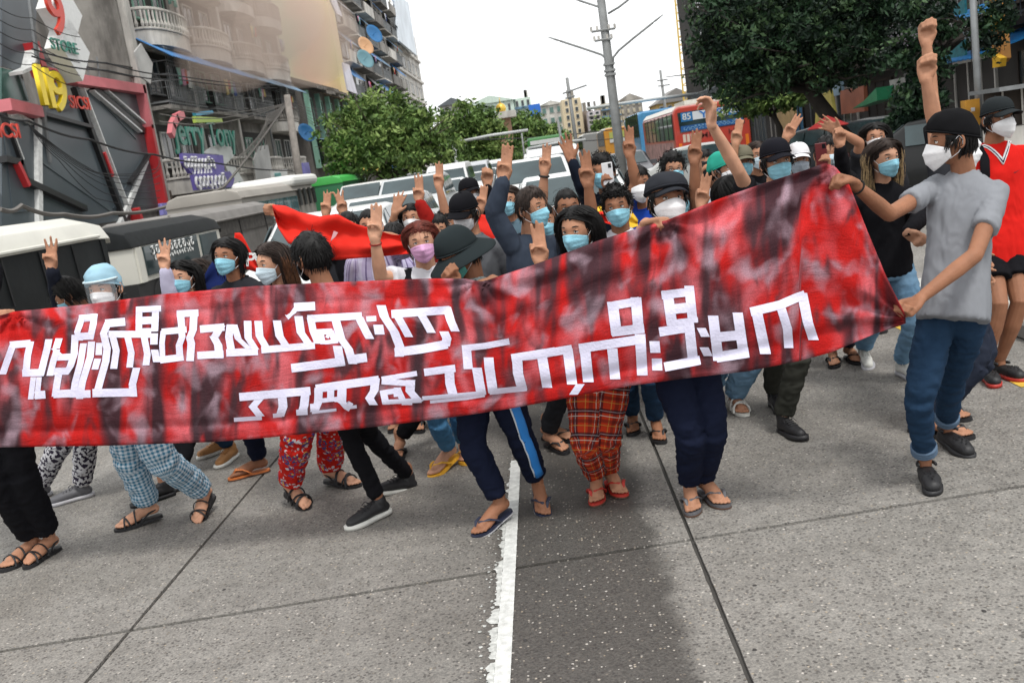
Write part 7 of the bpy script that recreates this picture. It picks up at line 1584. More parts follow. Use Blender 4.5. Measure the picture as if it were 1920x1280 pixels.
    # top garment
    tc_, tk = top[0], top[1]; tm = tc_ if isinstance(tc_, bpy.types.Material) else cloth('cloth_' + str(tc_), tc_)
    g_ = MB(); f_ = fit * build; gv = 0.010 if not LOD[0] else 0.016; segs = []
    hem = top[2] if len(top) > 2 else 0.10; hw = 1.14 if hem > 0.15 else 1.0
    g_.loft([(nk + sp_up * 0.012, 0.062 * f_, 0.052 * f_), (nk - sp_up * 0.010, 0.092 * f_, 0.060 * f_), (nk - sp_up * 0.038, 0.135 * f_, 0.070 * f_), (nk - sp_up * 0.075, 0.160 * f_, 0.082 * f_), (nk - sp_up * 0.16, 0.162 * f_, 0.100 * f_),
             (nk - sp_up * TL * 0.55, 0.150 * f_, 0.100 * f_), (nk - sp_up * TL * 0.82, 0.152 * f_, 0.106 * f_), (pel - sp_up * hem * 0.4, 0.168 * f_ * hw, 0.118 * f_ * hw), (pel - sp_up * hem, 0.172 * f_ * hw, 0.122 * f_ * hw)], ts, tf, 24)
    segs.append((nk, pel, 0.13, ts, 0))
    for s in (-1, 1):
        el, wr, a = A_[s]; L1 = el - sh[s]; back = nrm(-L1) * 0.01
        if tk == 'tee':
            e1 = sh[s] + L1 * (0.62 + 0.1 * (f_ - 1)); g_.ell(sh[s], V3(1,1,1) * 0.054 * f_); g_.tube([sh[s], sh[s] + L1 * 0.35, e1], [0.053 * f_, 0.056 * f_, 0.061 * f_], 16)
            segs.append((sh[s], e1, 0.06, tf, 0))
        elif tk == 'long':
            e1 = wr - nrm(wr - el) * 0.015
            g_.ell(sh[s], V3(1,1,1) * 0.057 * f_); g_.tube([sh[s], sh[s] + L1 * 0.4, el], [0.057 * f_, 0.058 * f_, 0.051 * f_], 14, round_=1); g_.tube([el, el * .6 + wr * .4, e1], [0.053 * f_, 0.049 * f_, 0.037 * f_], 14, round_=1)
            segs += [(sh[s], el, 0.06, tf, 0), (el, e1, 0.05, tf, 0.3)]
        elif tk == 'half':
            e1 = el * .85 + wr * .15
            g_.ell(sh[s], V3(1,1,1) * 0.057 * f_); g_.tube([sh[s], sh[s] + L1 * 0.4, el, e1], [0.057 * f_, 0.060 * f_, 0.057 * f_, .057 * f_], 14); segs.append((sh[s], el, 0.06, tf, 0))
        else: g_.ell(sh[s], V3(1,1,1) * 0.055 * f_)
    me = remesh(g_, gv, 2)
    wrinkle(me, 0.0070 * (1 + loose), 5.5, seed * 3.7); wrinkle(me, 0.0062, 11.0, seed * 1.9 + 4, (1.3, 1.3, 0.42))
    limb_uv(me, segs) if isinstance(tc_, bpy.types.Material) else None
    me.materials.append(tm); tob = link({'long': 'long_sleeved_top', 'tee': 't_shirt', 'half': 'shirt', 'none': 'sleeveless_jersey'}[tk], me, root)
    if tk != 'none' or True:
        cb = MB(); cm = collar or tm
        cb.tube([nk + ts * 0.066 * f_ * math.cos(q) + tf * (0.060 * f_ * math.sin(q)) + sp_up * (0.012 - 0.022 * max(0, math.sin(q))) for q in np.linspace(0, TAU, 25)], 0.0058, 6, caps=False)
        cb.obj('collar', cm, tob, smooth=True)
    # trousers
    pm = pants if isinstance(pants, bpy.types.Material) else cloth('trouser_' + str(pants), pants or (0.02, 0.025, 0.04))
    g_ = MB(); segs = []; wd = build ** .5
    g_.loft([(pel + sp_up * 0.06, 0.125 * wd, 0.080 * wd), (pel, 0.138 * wd, 0.090 * wd), (pel - V3(0, 0, 0.06), 0.150 * wd, 0.098 * wd), (pel - V3(0, 0, 0.12), 0.152 * wd, 0.100 * wd)], ts, tf, 20)
    for s, h_, K, A in cuffs:
        if shorts:
            h_ = h_ - V3(0, 0, 0.03); e = h_ + (K - h_) * 0.60; g_.tube([h_ + V3(0, 0, 0.03), h_ * .5 + e * .5, e], [0.080, 0.090, 0.106], 18)
            segs.append((h_, e, 0.09, sd, 0)); continue
        e = K + (A - K) * pant_len; w0, w1, w2 = 0.088 * (0.7 + 0.3 * legw), 0.061 * legw, 0.049 * legw
        dn = nrm(e - K); g_.tube([h_ + V3(0, 0, 0.02), h_ * .45 + K * .55, K - nrm(K - h_) * 0.02], [w0 * wd, (w0 + w1) / 2 * 1.04, w1 * 1.03], 18, round_=1)
        g_.tube([K, K * .6 + e * .4, e], [w1, (w1 + w2) / 2 * 1.04, w2], 18)
        segs += [(h_, K, 0.08, sd, 0), (K, e, 0.06, sd, lt)]
    me = remesh(g_, 0.011 if not LOD[0] else 0.019, 2); wrinkle(me, 0.0095 * (0.6 + 0.5 * legw), 8.5, seed * 1.7 + 9, (1, 1, 0.9)); wrinkle(me, 0.0060 * legw, 9.5, seed * 2.1, (0.55, 0.55, 2.3))
    if isinstance(pants, bpy.types.Material): limb_uv(me, segs)
    me.materials.append(pm); pob = link('trousers' if not shorts else 'shorts', me, root)
    if leglook == 'cuff':
        for s, h_, K, A in cuffs:
            e = K + (A - K) * pant_len; ax = nrm(A - K); u = nrm(np.cross(ax, V3(.2, .9, .1))); w2_ = np.cross(ax, u); b = MB()
            for o_ in (0.0, 0.014, 0.028): b.tube([e - ax * (0.004 + o_) + (u * math.cos(q) + w2_ * math.sin(q)) * 0.052 * legw * 1.03 for q in np.linspace(0, TAU, 21)], 0.009, 6, caps=False)
            b.obj('rolled_cuff', cloth('cuff_blue', (0.10, 0.15, 0.22)), root, smooth=True)
    if strap:
        sm = cloth('strap_' + str(strap[0]), strap[0])
        for s in strap[1]:
            b = MB(); o = s * 0.105 * build; fy = 0.098 * f_
            pts = [nk + ts * o - tf * 0.10 - sp_up * 0.08, nk + ts * o * 0.92 - tf * 0.055 + sp_up * 0.004, nk + ts * o * 0.95 + tf * 0.03 + sp_up * 0.008, nk + ts * o + tf * (fy * 0.92) - sp_up * 0.07, nk + ts * o * 1.1 + tf * (fy + 0.012) - sp_up * 0.16, nk + ts * o * 1.35 + tf * (fy * .8) - sp_up * 0.28]
            b.tube(pts, 0.030, 10, ax=nrm(tf + sp_up * 0.3), flat=0.22); b.obj('backpack_strap', sm, root, smooth=True)
    if extra: extra(root, fr, dict(top=tob, low=pob, nk=nk, pel=pel, ts=ts, tf=tf, up=sp_up, A=A_, sh=sh, TL=TL, cuffs=cuffs))
    return root
# ------------------------------------------------------------------ patterned cloths (uv in metres)
def pattern(name, fn, rough=0.9):
    m = bpy.data.materials.new(name); m.use_nodes = True; n = m.node_tree.nodes; l = m.node_tree.links; b = n['Principled BSDF']
    b.inputs['Roughness'].default_value = rough; b.inputs['Specular IOR Level'].default_value = 0.1
    uv = n.new('ShaderNodeUVMap'); uv.uv_map = 'cloth'
    def val(op, a, b_=None):
        x = n.new('ShaderNodeMath'); x.operation = op
        for i, v in enumerate((a, b_)):
            if v is None: continue
            if isinstance(v, (int, float)): x.inputs[i].default_value = v
            else: l.new(v, x.inputs[i])
        return x.outputs[0]
    def mix(f, a, c):
        x = n.new('ShaderNodeMix'); x.data_type = 'RGBA'
        if isinstance(f, (int, float)): x.inputs['Factor'].default_value = f
        else: l.new(f, x.inputs['Factor'])
        for k, v in (('A', a), ('B', c)):
            if isinstance(v, tuple): x.inputs[k].default_value = v + (1,)
            else: l.new(v, x.inputs[k])
        return x.outputs['Result']
    sx = n.new('ShaderNodeSeparateXYZ'); l.new(uv.outputs[0], sx.inputs[0])
    def band(axis, period, a, b_):
        v = val('FRACT', val('DIVIDE', sx.outputs[axis], period)); return val('MULTIPLY', val('GREATER_THAN', v, a), val('LESS_THAN', v, b_))
    def noise_(sc, det=2, out=0): 
        z = n.new('ShaderNodeTexNoise'); z.inputs['Scale'].default_value = sc; z.inputs['Detail'].default_value = det; l.new(uv.outputs[0], z.inputs['Vector']); return z.outputs[out]
    def vor(sc, out='Distance'):
        z = n.new('ShaderNodeTexVoronoi'); z.inputs['Scale'].default_value = sc; l.new(uv.outputs[0], z.inputs['Vector']); return z.outputs[out]
    c = fn(val, mix, band, noise_, vor); l.new(c, b.inputs['Base Color']) if not isinstance(c, tuple) else None
    bp = n.new('ShaderNodeBump'); bp.inputs['Strength'].default_value = 0.3; bp.inputs['Distance'].default_value = 0.01; l.new(noise_(45, 4), bp.inputs['Height']); l.new(bp.outputs[0], b.inputs['Normal'])
    return m
def f_gingham(val, mix, band, nz, vor):
    a = band(0, 0.022, 0.0, 0.5); b = band(1, 0.022, 0.0, 0.5); s = val('MULTIPLY', val('ADD', a, b), 0.5)
    return mix(s, (0.52, 0.60, 0.66), (0.03, 0.16, 0.27))
def f_plaid(val, mix, band, nz, vor):
    c = mix(0.0, (0.42, 0.035, 0.012), (0, 0, 0)); P_ = 0.115
    for ax in (0, 1):
        c = mix(val('MULTIPLY', band(ax, P_, 0.10, 0.30), 0.75), c, (0.012, 0.012, 0.018))
        c = mix(val('MULTIPLY', band(ax, P_, 0.55, 0.70), 0.55), c, (0.06, 0.012, 0.012))
        c = mix(val('MULTIPLY', band(ax, P_, 0.40, 0.435), 0.8), c, (0.50, 0.46, 0.40)); c = mix(val('MULTIPLY', band(ax, P_, 0.80, 0.83), 0.7), c, (0.45, 0.25, 0.05))
        c = mix(val('MULTIPLY', band(ax, P_, 0.19, 0.21), 0.8), c, (0.40, 0.40, 0.42))
    return c
def f_floral(val, mix, band, nz, vor):
    c = mix(0.0, (0.50, 0.018, 0.012), (0, 0, 0))
    m1 = val('LESS_THAN', vor(34), 0.40); m2 = val('GREATER_THAN', nz(40, 2), 0.50); c = mix(val('MULTIPLY', m1, m2), c, (0.55, 0.52, 0.55))
    m3 = val('LESS_THAN', vor(17), 0.42); c = mix(val('MULTIPLY', m3, val('GREATER_THAN', nz(60, 2), 0.50)), c, (0.06, 0.07, 0.22))
    c = mix(val('MULTIPLY', m3, val('GREATER_THAN', nz(48, 1), 0.62)), c, (0.60, 0.40, 0.10)); return c
def f_bw(val, mix, band, nz, vor):
    return mix(val('GREATER_THAN', nz(38, 4), 0.49), (0.025, 0.02, 0.035), (0.45, 0.45, 0.47))
def f_check(val, mix, band, nz, vor):
    a = band(0, 0.026, 0.0, 0.6); b = band(1, 0.026, 0.0, 0.6); return mix(val('MAXIMUM', val('SUBTRACT', 1, a), val('SUBTRACT', 1, b)), (0.02, 0.055, 0.055), (0.36, 0.42, 0.42))
def f_lilac(val, mix, band, nz, vor):
    return mix(band(0, 0.06, 0.0, 0.35), mix(band(0, 0.027, 0, 0.25), (0.42, 0.38, 0.55), (0.16, 0.13, 0.25)), (0.50, 0.48, 0.62))
def f_denim(val, mix, band, nz, vor, a=(0.008, 0.022, 0.050), b=(0.022, 0.050, 0.095)):
    return mix(nz(9, 5), a, b)
DEN_D = pattern('dark_blue_denim', f_denim)
DEN_L = pattern('light_blue_denim', lambda *k: f_denim(*k, a=(0.07, 0.16, 0.27), b=(0.22, 0.36, 0.50)))
DEN_M = pattern('mid_blue_denim', lambda *k: f_denim(*k, a=(0.03, 0.11, 0.22), b=(0.08, 0.20, 0.34)))
GING, PLAID, FLOR, BW, CHECK, LILAC = (pattern(nm, f) for nm, f in (('gingham_cloth', f_gingham), ('red_plaid_cloth', f_plaid), ('red_floral_cloth', f_floral), ('mottled_grey_cloth', f_bw), ('checked_shirt_cloth', f_check), ('striped_lilac_cloth', f_lilac)))
BLK, CHAR, NAVY, WHT, GRY, SLATE, REDC = (0.008, 0.008, 0.010), (0.022, 0.023, 0.027), (0.008, 0.011, 0.026), (0.62, 0.62, 0.66), (0.215, 0.225, 0.245), (0.035, 0.045, 0.065), (0.60, 0.016, 0.012)
# ------------------------------------------------------------------ extras on people
def x_shield(root, fr, k):
    m = bpy.data.materials.get('clear_plastic') or bpy.data.materials.new('clear_plastic'); m.use_nodes = True; b = m.node_tree.nodes['Principled BSDF']
    b.inputs['Alpha'].default_value = 0.16; b.inputs['Roughness'].default_value = 0.08; b.inputs['Base Color'].default_value = (0.75, 0.82, 0.86, 1)
    mb = MB(); V = []; n = 13
    for z in (0.055, -0.06, -0.15):
        for i in range(n): a = math.radians(-72 + 144 * i / (n - 1)); V.append(fr((0.095 * math.sin(a), 0.120 * math.cos(a), z)))
    mb.add(V, [(r * n + i, r * n + i + 1, r * n + n + i + 1, r * n + n + i) for r in (0, 1) for i in range(n - 1)]); o = mb.obj('face_shield', m, root, smooth=True)
    b2 = MB(); b2.tube([fr((0.094 * math.sin(a), 0.118 * math.cos(a), 0.052)) for a in np.linspace(-1.5, 1.5, 15)], 0.007, 6); b2.obj('shield_band', mat('band_pale', (0.5, 0.62, 0.66), rough=0.5), o, smooth=True)
def x_emblem(shape):
    def f(root, fr, k):
        mb = MB(); m = mat('emblem_white', (0.75, 0.75, 0.75), rough=0.6)
        def pt(x, z):  # on the front of the cap crown
            return fr((x, 0.1045 - 1.0 * (z - 0.062) * 0.55 - x * x * 4, z))
        if shape == 'three':
            for (x0, h) in ((-0.020, 0.012), (-0.004, 0.022), (0.012, 0.032)):
                mb.add([pt(x0, 0.066), pt(x0 + 0.012, 0.066), pt(x0 + 0.012 - h * 0.0, 0.066 + h * .35), pt(x0 + 0.004 - h * .35, 0.066 + h * .75), ], [(0, 1, 2, 3)])
            mb = MB()
            for q in range(3):
                xa = -0.022 + q * 0.0155; hh = 0.010 + q * 0.0085
                mb.add([pt(xa, 0.064), pt(xa + 0.0125, 0.064), pt(xa + 0.0125 - 0.004, 0.064 + hh), pt(xa + 0.0 - 0.004 + 0.002, 0.064 + hh * 0.75)], [(0, 1, 2, 3)])
        elif shape == 'swoosh':
            m = mat('emblem_grey', (0.12, 0.12, 0.13)); mb.add([pt(-0.018, 0.078), pt(-0.012, 0.072), pt(0.020, 0.086), pt(-0.010, 0.0765)], [(0, 1, 2, 3)])
        else: mb.add([pt(0.004 + 0.010 * math.cos(a), 0.082 + 0.005 * math.sin(a)) for a in np.linspace(0, TAU, 10)[:-1]], [tuple(range(9))])
        md = mb.obj('cap_emblem', m, root); s_ = md.modifiers.new('t', 'SOLIDIFY'); s_.thickness = 0.002; s_.offset = 0
    return f
def onto(k, o, p, d, off=0.004):
    """from outside towards -d onto the garment surface near p"""
    if 'bv_' + o not in k:
        me = k[o].data; t = np.array(wpos(k[o])); k['bv_' + o] = BVHTree.FromPolygons([tuple(q) for q in co(me) + t], [tuple(f.vertices) for f in me.polygons])
    d = nrm(np.array(d)); h = k['bv_' + o].ray_cast(Vector(p + d * 0.35), Vector(-d))
    return np.array(h[0]) + d * off if h[0] is not None else p
def chest_(k, u, v, off=0.0):
    return onto(k, 'top', k['nk'] + k['ts'] * u - k['up'] * v, k['tf'], 0.004)
def chest(k, u, v, off=0.0):
    return chest_(k, u, v)
def chest_old(k, u, v, off=0.0):
    """point on the chest: u across, v below the neck"""
    r = 0.105 + off; a = u / 0.165; return k['nk'] + k['ts'] * u - k['up'] * v + k['tf'] * (r * math.sqrt(max(0, 1 - a * a * 0.75)))
def x_jersey(root, fr, k):
    m = mat('trim_white', (0.70, 0.70, 0.70)); m2 = mat('trim_navy', (0.02, 0.025, 0.07))
    for (mm, d, r, o) in ((m, 0.0, 0.008, 0.004), (m2, 0.010, 0.004, 0.006), (m, 0.018, 0.005, 0.004)):
        for sx in (-1, 1):
            mb = MB(); pts = []
            for t in np.linspace(0, 1, 8): q = k['nk'] + k['ts'] * sx * (0.082 + d * .6) * (1 - t) + k['up'] * (0.010 - (0.150 + d * 1.4) * t ** 1.1); pts.append(onto(k, 'top', q, k['tf'] + k['up'] * 0.5, o) if t > 0.1 else q + k['tf'] * 0.03)
            mb.tube(pts, r, 6, ax=k['tf'], flat=0.5); mb.obj('neck_trim', mm, root, smooth=True)
    mb = MB(); mb.add([chest(k, x, y, 0.012) for x, y in ((0.055, 0.165), (0.062, 0.172), (0.100, 0.158), (0.064, 0.166))], [(0, 1, 2, 3)]); mb.obj('chest_emblem', mat('emblem_black', (0.01, 0.01, 0.02)), root)
def x_print(txtcol, shape='ticks'):
    def f(root, fr, k):
        mb = MB()
        for i, (x, y) in enumerate(((0.015, 0.155), (0.030, 0.150), (0.046, 0.158), (0.020, 0.172), (0.040, 0.174))): mb.tube([chest(k, x, y, 0.014), chest(k, x + 0.010, y - 0.016, 0.014)], 0.0028, 4)
        mb.obj('shirt_print', mat('print_' + str(txtcol), txtcol), root)
    return f
def x_phone(s, col, back=None):
    def f(root, fr, k):
        el, wr, a = k['A'][s]; d = nrm(wr - el); c = wr + np.array(a.get('pd', V3(0, -0.02, 0.10))); t = np.array(root.location)
        ph = MB(); y = yawframe(a.get('py', 0)); R = np.stack([y[0], y[1], V3(0, 0, 1)], 1)
        ph.box(c, (0.037, 0.0045, 0.075), R); e = empty('mobile_phone', c, a['plabel'], 'phone'); b = ph.obj('phone_body', mat('phone_' + str(col), col, rough=0.3), e); bv = b.modifiers.new('b', 'BEVEL'); bv.width = 0.004; bv.segments = 2
        l = MB(); l.box(c + R @ V3(0.018, 0.0055, 0.052), (0.010, 0.0015, 0.014), R); l.obj('camera_lens', mat('lens_dark', (0.01, 0.01, 0.012), rough=0.1), e)
    return f
def x_stripe(root, fr, k):
    m = mat('stripe_blue', (0.02, 0.20, 0.58), rough=0.6); mw = mat('stripe_piping', (0.55, 0.6, 0.65))
    s, h_, K, A = k['cuffs'][1]; out = nrm(k['ts'] + k['tf'] * 0.35)
    path = [h_ + (K - h_) * t for t in np.linspace(0.2, 1, 7)] + [K + (A - K) * t for t in np.linspace(0.12, 0.92, 8)]
    rad = [0.086, 0.085, 0.083, 0.080, 0.077, 0.074, 0.071] + [0.069, 0.067, 0.064, 0.062, 0.060, 0.057, 0.055, 0.053]
    mb = MB(); mb.tube([onto(k, 'low', p, out, 0.001) for i, (p, r) in enumerate(zip(path, rad))], 0.024, 8, ax=out, flat=0.35); mb.obj('side_stripe', m, root, smooth=True)
    side = nrm(np.cross(out, V3(0, 0, 1)))
    mb = MB(); sg = -1 if np.dot(side, k['tf']) < 0 else 1
    mb.tube([onto(k, 'low', p + side * sg * 0.026, out, 0.003) for p, r in zip(path, rad)], 0.0045, 5); mb.obj('stripe_piping', mw, root, smooth=True)
X = lambda *fs: (lambda r, f, k: [q(r, f, k) for q in fs])
def A(s, e, w, pose='three', **k): return dict(s=s, e=e, w=w, pose=pose, **k)
CAPG = 'people walking behind the banner'
# ------------------------------------------------------------------ front row
person('woman in black trousers and strappy sandals gripping the left end of the banner', (-105, 430), 4.95, yaw=20, hair=('bob', 'black', None, .18), mask='blue', top=(BLK, 'long'), pants=BLK, shoes=('strappy', 'black', 'brown'),
       arms=[A('R', (-30, 620, 0.0), (2, 590, -0.16), 'grip', d=(0.75, -0.6, 0.2), n=(0, -0.2, -1))], feet=[dict(p=(28, 1062), h=-25), dict(p=(66, 1056), h=-15)], legw=1.25, pant_len=0.9)
person('woman in a pale blue hair net and clear face shield, in blue gingham trousers', (197, 540), 5.2, yaw=-25, head=(-8, 2, 0), skin='light', hair=('short', 'black'), hat=('net', (0.30, 0.48, 0.58)), mask='white', top=(WHT, 'tee'), pants=GING, shoes=('strappy', 'black', 'black'),
       feet=[dict(p=(243, 990), h=-62, t=4), dict(p=(378, 972), h=-8, t=22, k=(300, 860, 0.0))], hip=(232, 712), legw=1.35, pant_len=0.92, extra=x_shield, vox=0.006)
person('person with bowed black hair and an arm raised, in mottled grey and white trousers', (130, 552), 5.9, yaw=-70, head=(-78, 28, 0), hair=('bob', 'black', None, .12, None, 1.4), mask='blue', top=((0.012, 0.014, 0.022), 'long'), pants=BW, shoes=('sneaker', 'grey', 'lgrey'),
       arms=[A('R', (118, 588, 0.05), (97, 503, -0.1), 'three2', d=(-0.10, 1), t=-1)], feet=[dict(p=(48, 946), h=-30), dict(p=(118, 944), h=-60)], legw=1.15)
person('young woman with long black hair raising a white lilac sleeve, three fingers up', (344, 519), 6.4, yaw=-14, skin='light', hair=('long', 'black', None, .28), mask='blue', top=((0.50, 0.48, 0.62), 'long'), pants=DEN_D, shoes=('sneaker', 'tan', 'white'),
       arms=[A('L', (322, 562, -0.05), (309, 502, -0.15), 'three2', d=(-0.08, 1))], feet=[dict(p=(420, 872), h=-10), dict(p=(390, 856), h=-48)])
person('woman in a blue mask half hidden behind the girl with the lilac sleeve', (373, 514), 7.0, yaw=-35, hair=('long', 'dkbrown', None, .26), mask='blue', top=(CHAR, 'tee'), pants=BLK, shoes=('sneaker', 'black', 'black'), feet=[dict(p=(272, 945), h=-50), dict(p=(300, 930), h=-50)])
person('man with dark hair turned away beside a navy sleeve', (393, 506), 7.7, yaw=-120, hair=('short', 'black'), mask='white', top=(NAVY, 'tee'))
person('long-haired man in a dark jacket over a brown tee, blue mask, orange flip-flop', (428, 480), 5.95, yaw=-14, head=(-16, -3, -4), skin='tan', hair=('bob', 'black', None, .17), mask='blue', top=(CHAR, 'long'), pants=NAVY, shoes=('flip', 'orange', 'brown'),
       feet=[dict(p=(335, 862), h=-10, t=62, z=0.10), dict(p=(452, 896), h=-68)], legw=1.1, fit=1.05)
person('woman with brown highlighted hair and pale mask looking left, in red floral trousers', (513, 492), 5.25, yaw=20, head=(-46, 4, 0), skin='light', hair=('long', 'dkbrown', 'brown', .34), mask='pale', top=((0.03, 0.028, 0.02), 'tee'), pants=FLOR, shoes=('sandal', 'black', 'black'),
       feet=[dict(p=(568, 950), h=42, t=14), dict(p=(655, 912), h=62, t=6)], hip=(588, 672), legw=1.35, pant_len=0.93)
person('man seen from behind, spiky black hair, black skinny trousers and white-soled shoes', (585, 483), 4.78, yaw=-70, head=(-128, 2, 0), skin='tan', hair=('spiky', 'black', None, .3, None, 1.5), mask='black', top=(GRY, 'tee'), pants=BLK, shoes=('sneaker', 'black', 'white'), glasses=True,
       feet=[dict(p=(676, 985), h=-48, t=2), dict(p=(724, 926), h=-58, t=-12)], hip=(628, 668), legw=0.82, vox=0.006)
person('red-haired woman in a white tee and pink mask raising three bare fingers', (790, 452), 5.35, yaw=2, head=(6, 4, 3), skin='light', hair=('bob', 'red', None, .12), mask='pink', top=(WHT, 'tee'), pants=DEN_M, shoes=('flip', 'yellow', 'yellow'), strap=(BLK, (-1,)), build=1.05,
       arms=[A('L', (714, 520, -0.05), (703, 447, -0.15), 'three', d=(-0.02, 1), band='red')], feet=[dict(p=(824, 886), h=-35, t=12), dict(p=(873, 866), h=5)], legw=0.95, pant_len=0.9, vox=0.006)
person('man in a dark bucket hat and checked shirt, track trousers with blue stripe', (862, 474), 4.58, yaw=-55, head=(-62, 22, 0), skin='tan', hair=('short', 'black'), hat=('bucket', (0.018, 0.024, 0.026)), mask='green', top=(CHECK, 'tee'), pants=NAVY, shoes=('flip', 'navy', 'lgrey'),
       arms=[A('R', (958, 600, 0.02), (924, 524, -0.14), 'grip', d=(-0.55, -0.8, 0.05), n=(0, -0.15, -1), t=-1), A('L', (866, 610, -0.10), (856, 540, -0.18), 'fist', d=(-0.5, 0.8), n=(0.5, -0.5, 0))],
       feet=[dict(p=(912, 996), h=-42, t=10), dict(p=(1018, 958), h=6, t=16, kb=10)], hip=(905, 658), legw=1.08, pant_len=0.90, extra=x_stripe, vox=0.006)
person('woman with long black hair, blue mask, white tee and red tartan trousers', (1085, 430), 4.58, yaw=-14, head=(-34, 4, 0), skin='mid', hair=('long', 'black', None, .30), mask='blue', top=(WHT, 'tee'), pants=PLAID, shoes=('flip', 'red', 'brown'), strap=(NAVY, (-1,)),
       arms=[A('L', (1030, 545, -0.05), (1014, 492, -0.14), 'three', d=(-0.18, 1))], feet=[dict(p=(1120, 940), h=-6), dict(p=(1160, 926), h=12)], legw=1.12, pant_len=0.93, vox=0.006)
person('young man in a grey flat cap and large white mask gripping the banner top edge', (1250, 374), 4.33, yaw=8, head=(12, -5, -3), skin='mid', hair=('short', 'black'), hat=('newsboy', (0.026, 0.028, 0.034)), mask='n95', top=(CHAR, 'tee'), pants=NAVY, shoes=('flip', 'grey', 'brown'),
       arms=[A('L', (1172, 490, -0.04), (1212, 418, -0.14), 'grip', d=(0.85, -0.5, 0.1), n=(0.1, -0.3, -1), t=-1)], feet=[dict(p=(1299, 958), h=-6), dict(p=(1347, 946), h=16)], legw=1.05, pant_len=0.94, vox=0.006)
person('man in a plain grey tee and cuffed jeans pulling the right end of the banner', (1788, 262), 4.2, yaw=-40, head=(-102, 2, 2), build=0.84, skin='tan', hair=('short', 'black', None, .3, None, 1.3), hat=('beanie', (0.007, 0.007, 0.008), 0.055, -0.015), mask='n95', top=(GRY, 'tee', 0.13), pants=DEN_D, shoes=('croc', 'black', 'black'),
       arms=[A('L', (1668, 402, -0.10), (1600, 345, -0.24), 'grip', d=(-0.85, -0.15, 0.35), n=(-0.2, -0.5, -0.8), band='black', t=-1), A('R', (1828, 478, -0.24), (1722, 562, -0.28), 'grip', d=(-0.7, -0.2, -0.5), n=(-0.5, -0.3, 0.6), t=-1)],
       feet=[dict(p=(1747, 918), h=-12, t=2), dict(p=(1802, 850), h=8, t=8)], hip=(1790, 545), legw=0.96, pant_len=0.86, leglook='cuff', fit=1.03, vox=0.006)
person('man in a red sleeveless jersey with white V collar, dark cap and black shorts', (1870, 222), 5.75, yaw=2, head=(16, 0, 0), skin='tan', hair=('short', 'black'), hat=('cap', (0.02, 0.024, 0.026)), mask='n95', top=(REDC, 'none', 0.19), pants=BLK, shoes=('croc', 'black', 'red'), shorts=True, strap=(BLK, (-1,)),
       feet=[dict(p=(1862, 722), h=-8), dict(p=(1902, 712), h=8)], fit=1.12, extra=X(x_jersey, x_emblem('oval')))
person('woman with long dark hair fading to blonde, black top and light jeans', (1657, 296), 5.8, yaw=8, head=(18, 4, 2), skin='light', hair=('long', 'dkbrown', 'blonde', .36, None, 1.5), mask='blue', top=(BLK, 'long'), pants=DEN_L, shoes=('sneaker', 'white', 'lgrey'),
       arms=[A('R', (1728, 405, 0.0), (1702, 437, -0.16), 'grip', d=(0.6, -0.3), n=(-0.5, -0.5, 0))], feet=[dict(p=(1627, 688), h=-8, t=10), dict(p=(1712, 712), h=8)], legw=1.15, extra=x_print((0.05, 0.45, 0.42)))
person('tall young man in a black cap raising his bare right arm above the banner', (1455, 302), 5.3, yaw=4, head=(6, 2, 3), skin='light', hair=('short', 'black'), hat=('cap', (0.010, 0.010, 0.014)), mask='blue', top=(BLK, 'tee'), pants=(0.035, 0.036, 0.03), shoes=('boot', 'black', 'black'),
       arms=[A('L', (1385, 322, -0.10), (1334, 234, -0.24), 'relax', d=(-0.05, 1), n=(-1, -0.4, 0), k=1.08)], feet=[dict(p=(1462, 772), h=0), dict(p=(1494, 822), h=14, t=-4)], legw=1.05, extra=x_emblem('three'))
# ------------------------------------------------------------------ second rows
person('young man in a slate jacket with dark cuffs, arm straight up with three fingers', (997, 390), 5.6, yaw=40, head=(52, 0, 2), skin='mid', hair=('short', 'dkbrown', None, .3, None, 1.3), mask='blue', top=(SLATE, 'long'), pants=CHAR,
       arms=[A('L', (926, 398, -0.08), (944, 336, -0.16), 'three', d=(0.06, 1), k=1.06)], fit=1.05)
person('man in a black baseball cap and grey shirt looking down beside the bucket hat', (872, 398), 5.9, yaw=-20, head=(-28, 18, -4), skin='mid', hair=('short', 'black'), hat=('cap', BLK), mask='white', top=((0.11, 0.115, 0.125), 'long'), pants=BLK, shoes=('flip', 'black', 'black'), feet=[dict(p=(746, 862), h=-4), dict(p=(786, 808), h=10)])
person('man with short cropped black hair whose eyes show above the long-haired woman', (1064, 390), 5.75, yaw=8, skin='tan', hair=('crop', 'black'), mask='blue', top=(NAVY, 'tee'))
person('young man with short curly hair, blue mask and white tee, three fingers up', (1157, 386), 5.55, yaw=-6, head=(-8, 4, 4), skin='tan', hair=('curly', 'black', None, .3, None, 0.8), mask='blue', top=(WHT, 'tee'), pants=DEN_D,
       arms=[A('L', (1110, 408, -0.02), (1103, 346, -0.12), 'three', d=(-0.2, 1), k=1.04)])
person('curly-haired man in a black jacket holding a white phone with one sleeve raised', (1130, 322), 6.8, yaw=-8, head=(-22, 0, 0), skin='tan', hair=('curly', 'black', None, .3, None, 1.3), mask='blue', top=((0.010, 0.014, 0.024), 'long'), pants=BLK,
       arms=[A('L', (1090, 345, -0.05), (1072, 300, -0.12), 'open', d=(-0.35, 1)), A('R', (1168, 385, -0.1), (1143, 356, -0.25), 'grip', d=(-0.2, 1), pd=V3(0.0, -0.02, 0.11), py=0, plabel='white phone held up by the curly-haired man in black')], extra=x_phone(1, (0.65, 0.65, 0.66)))
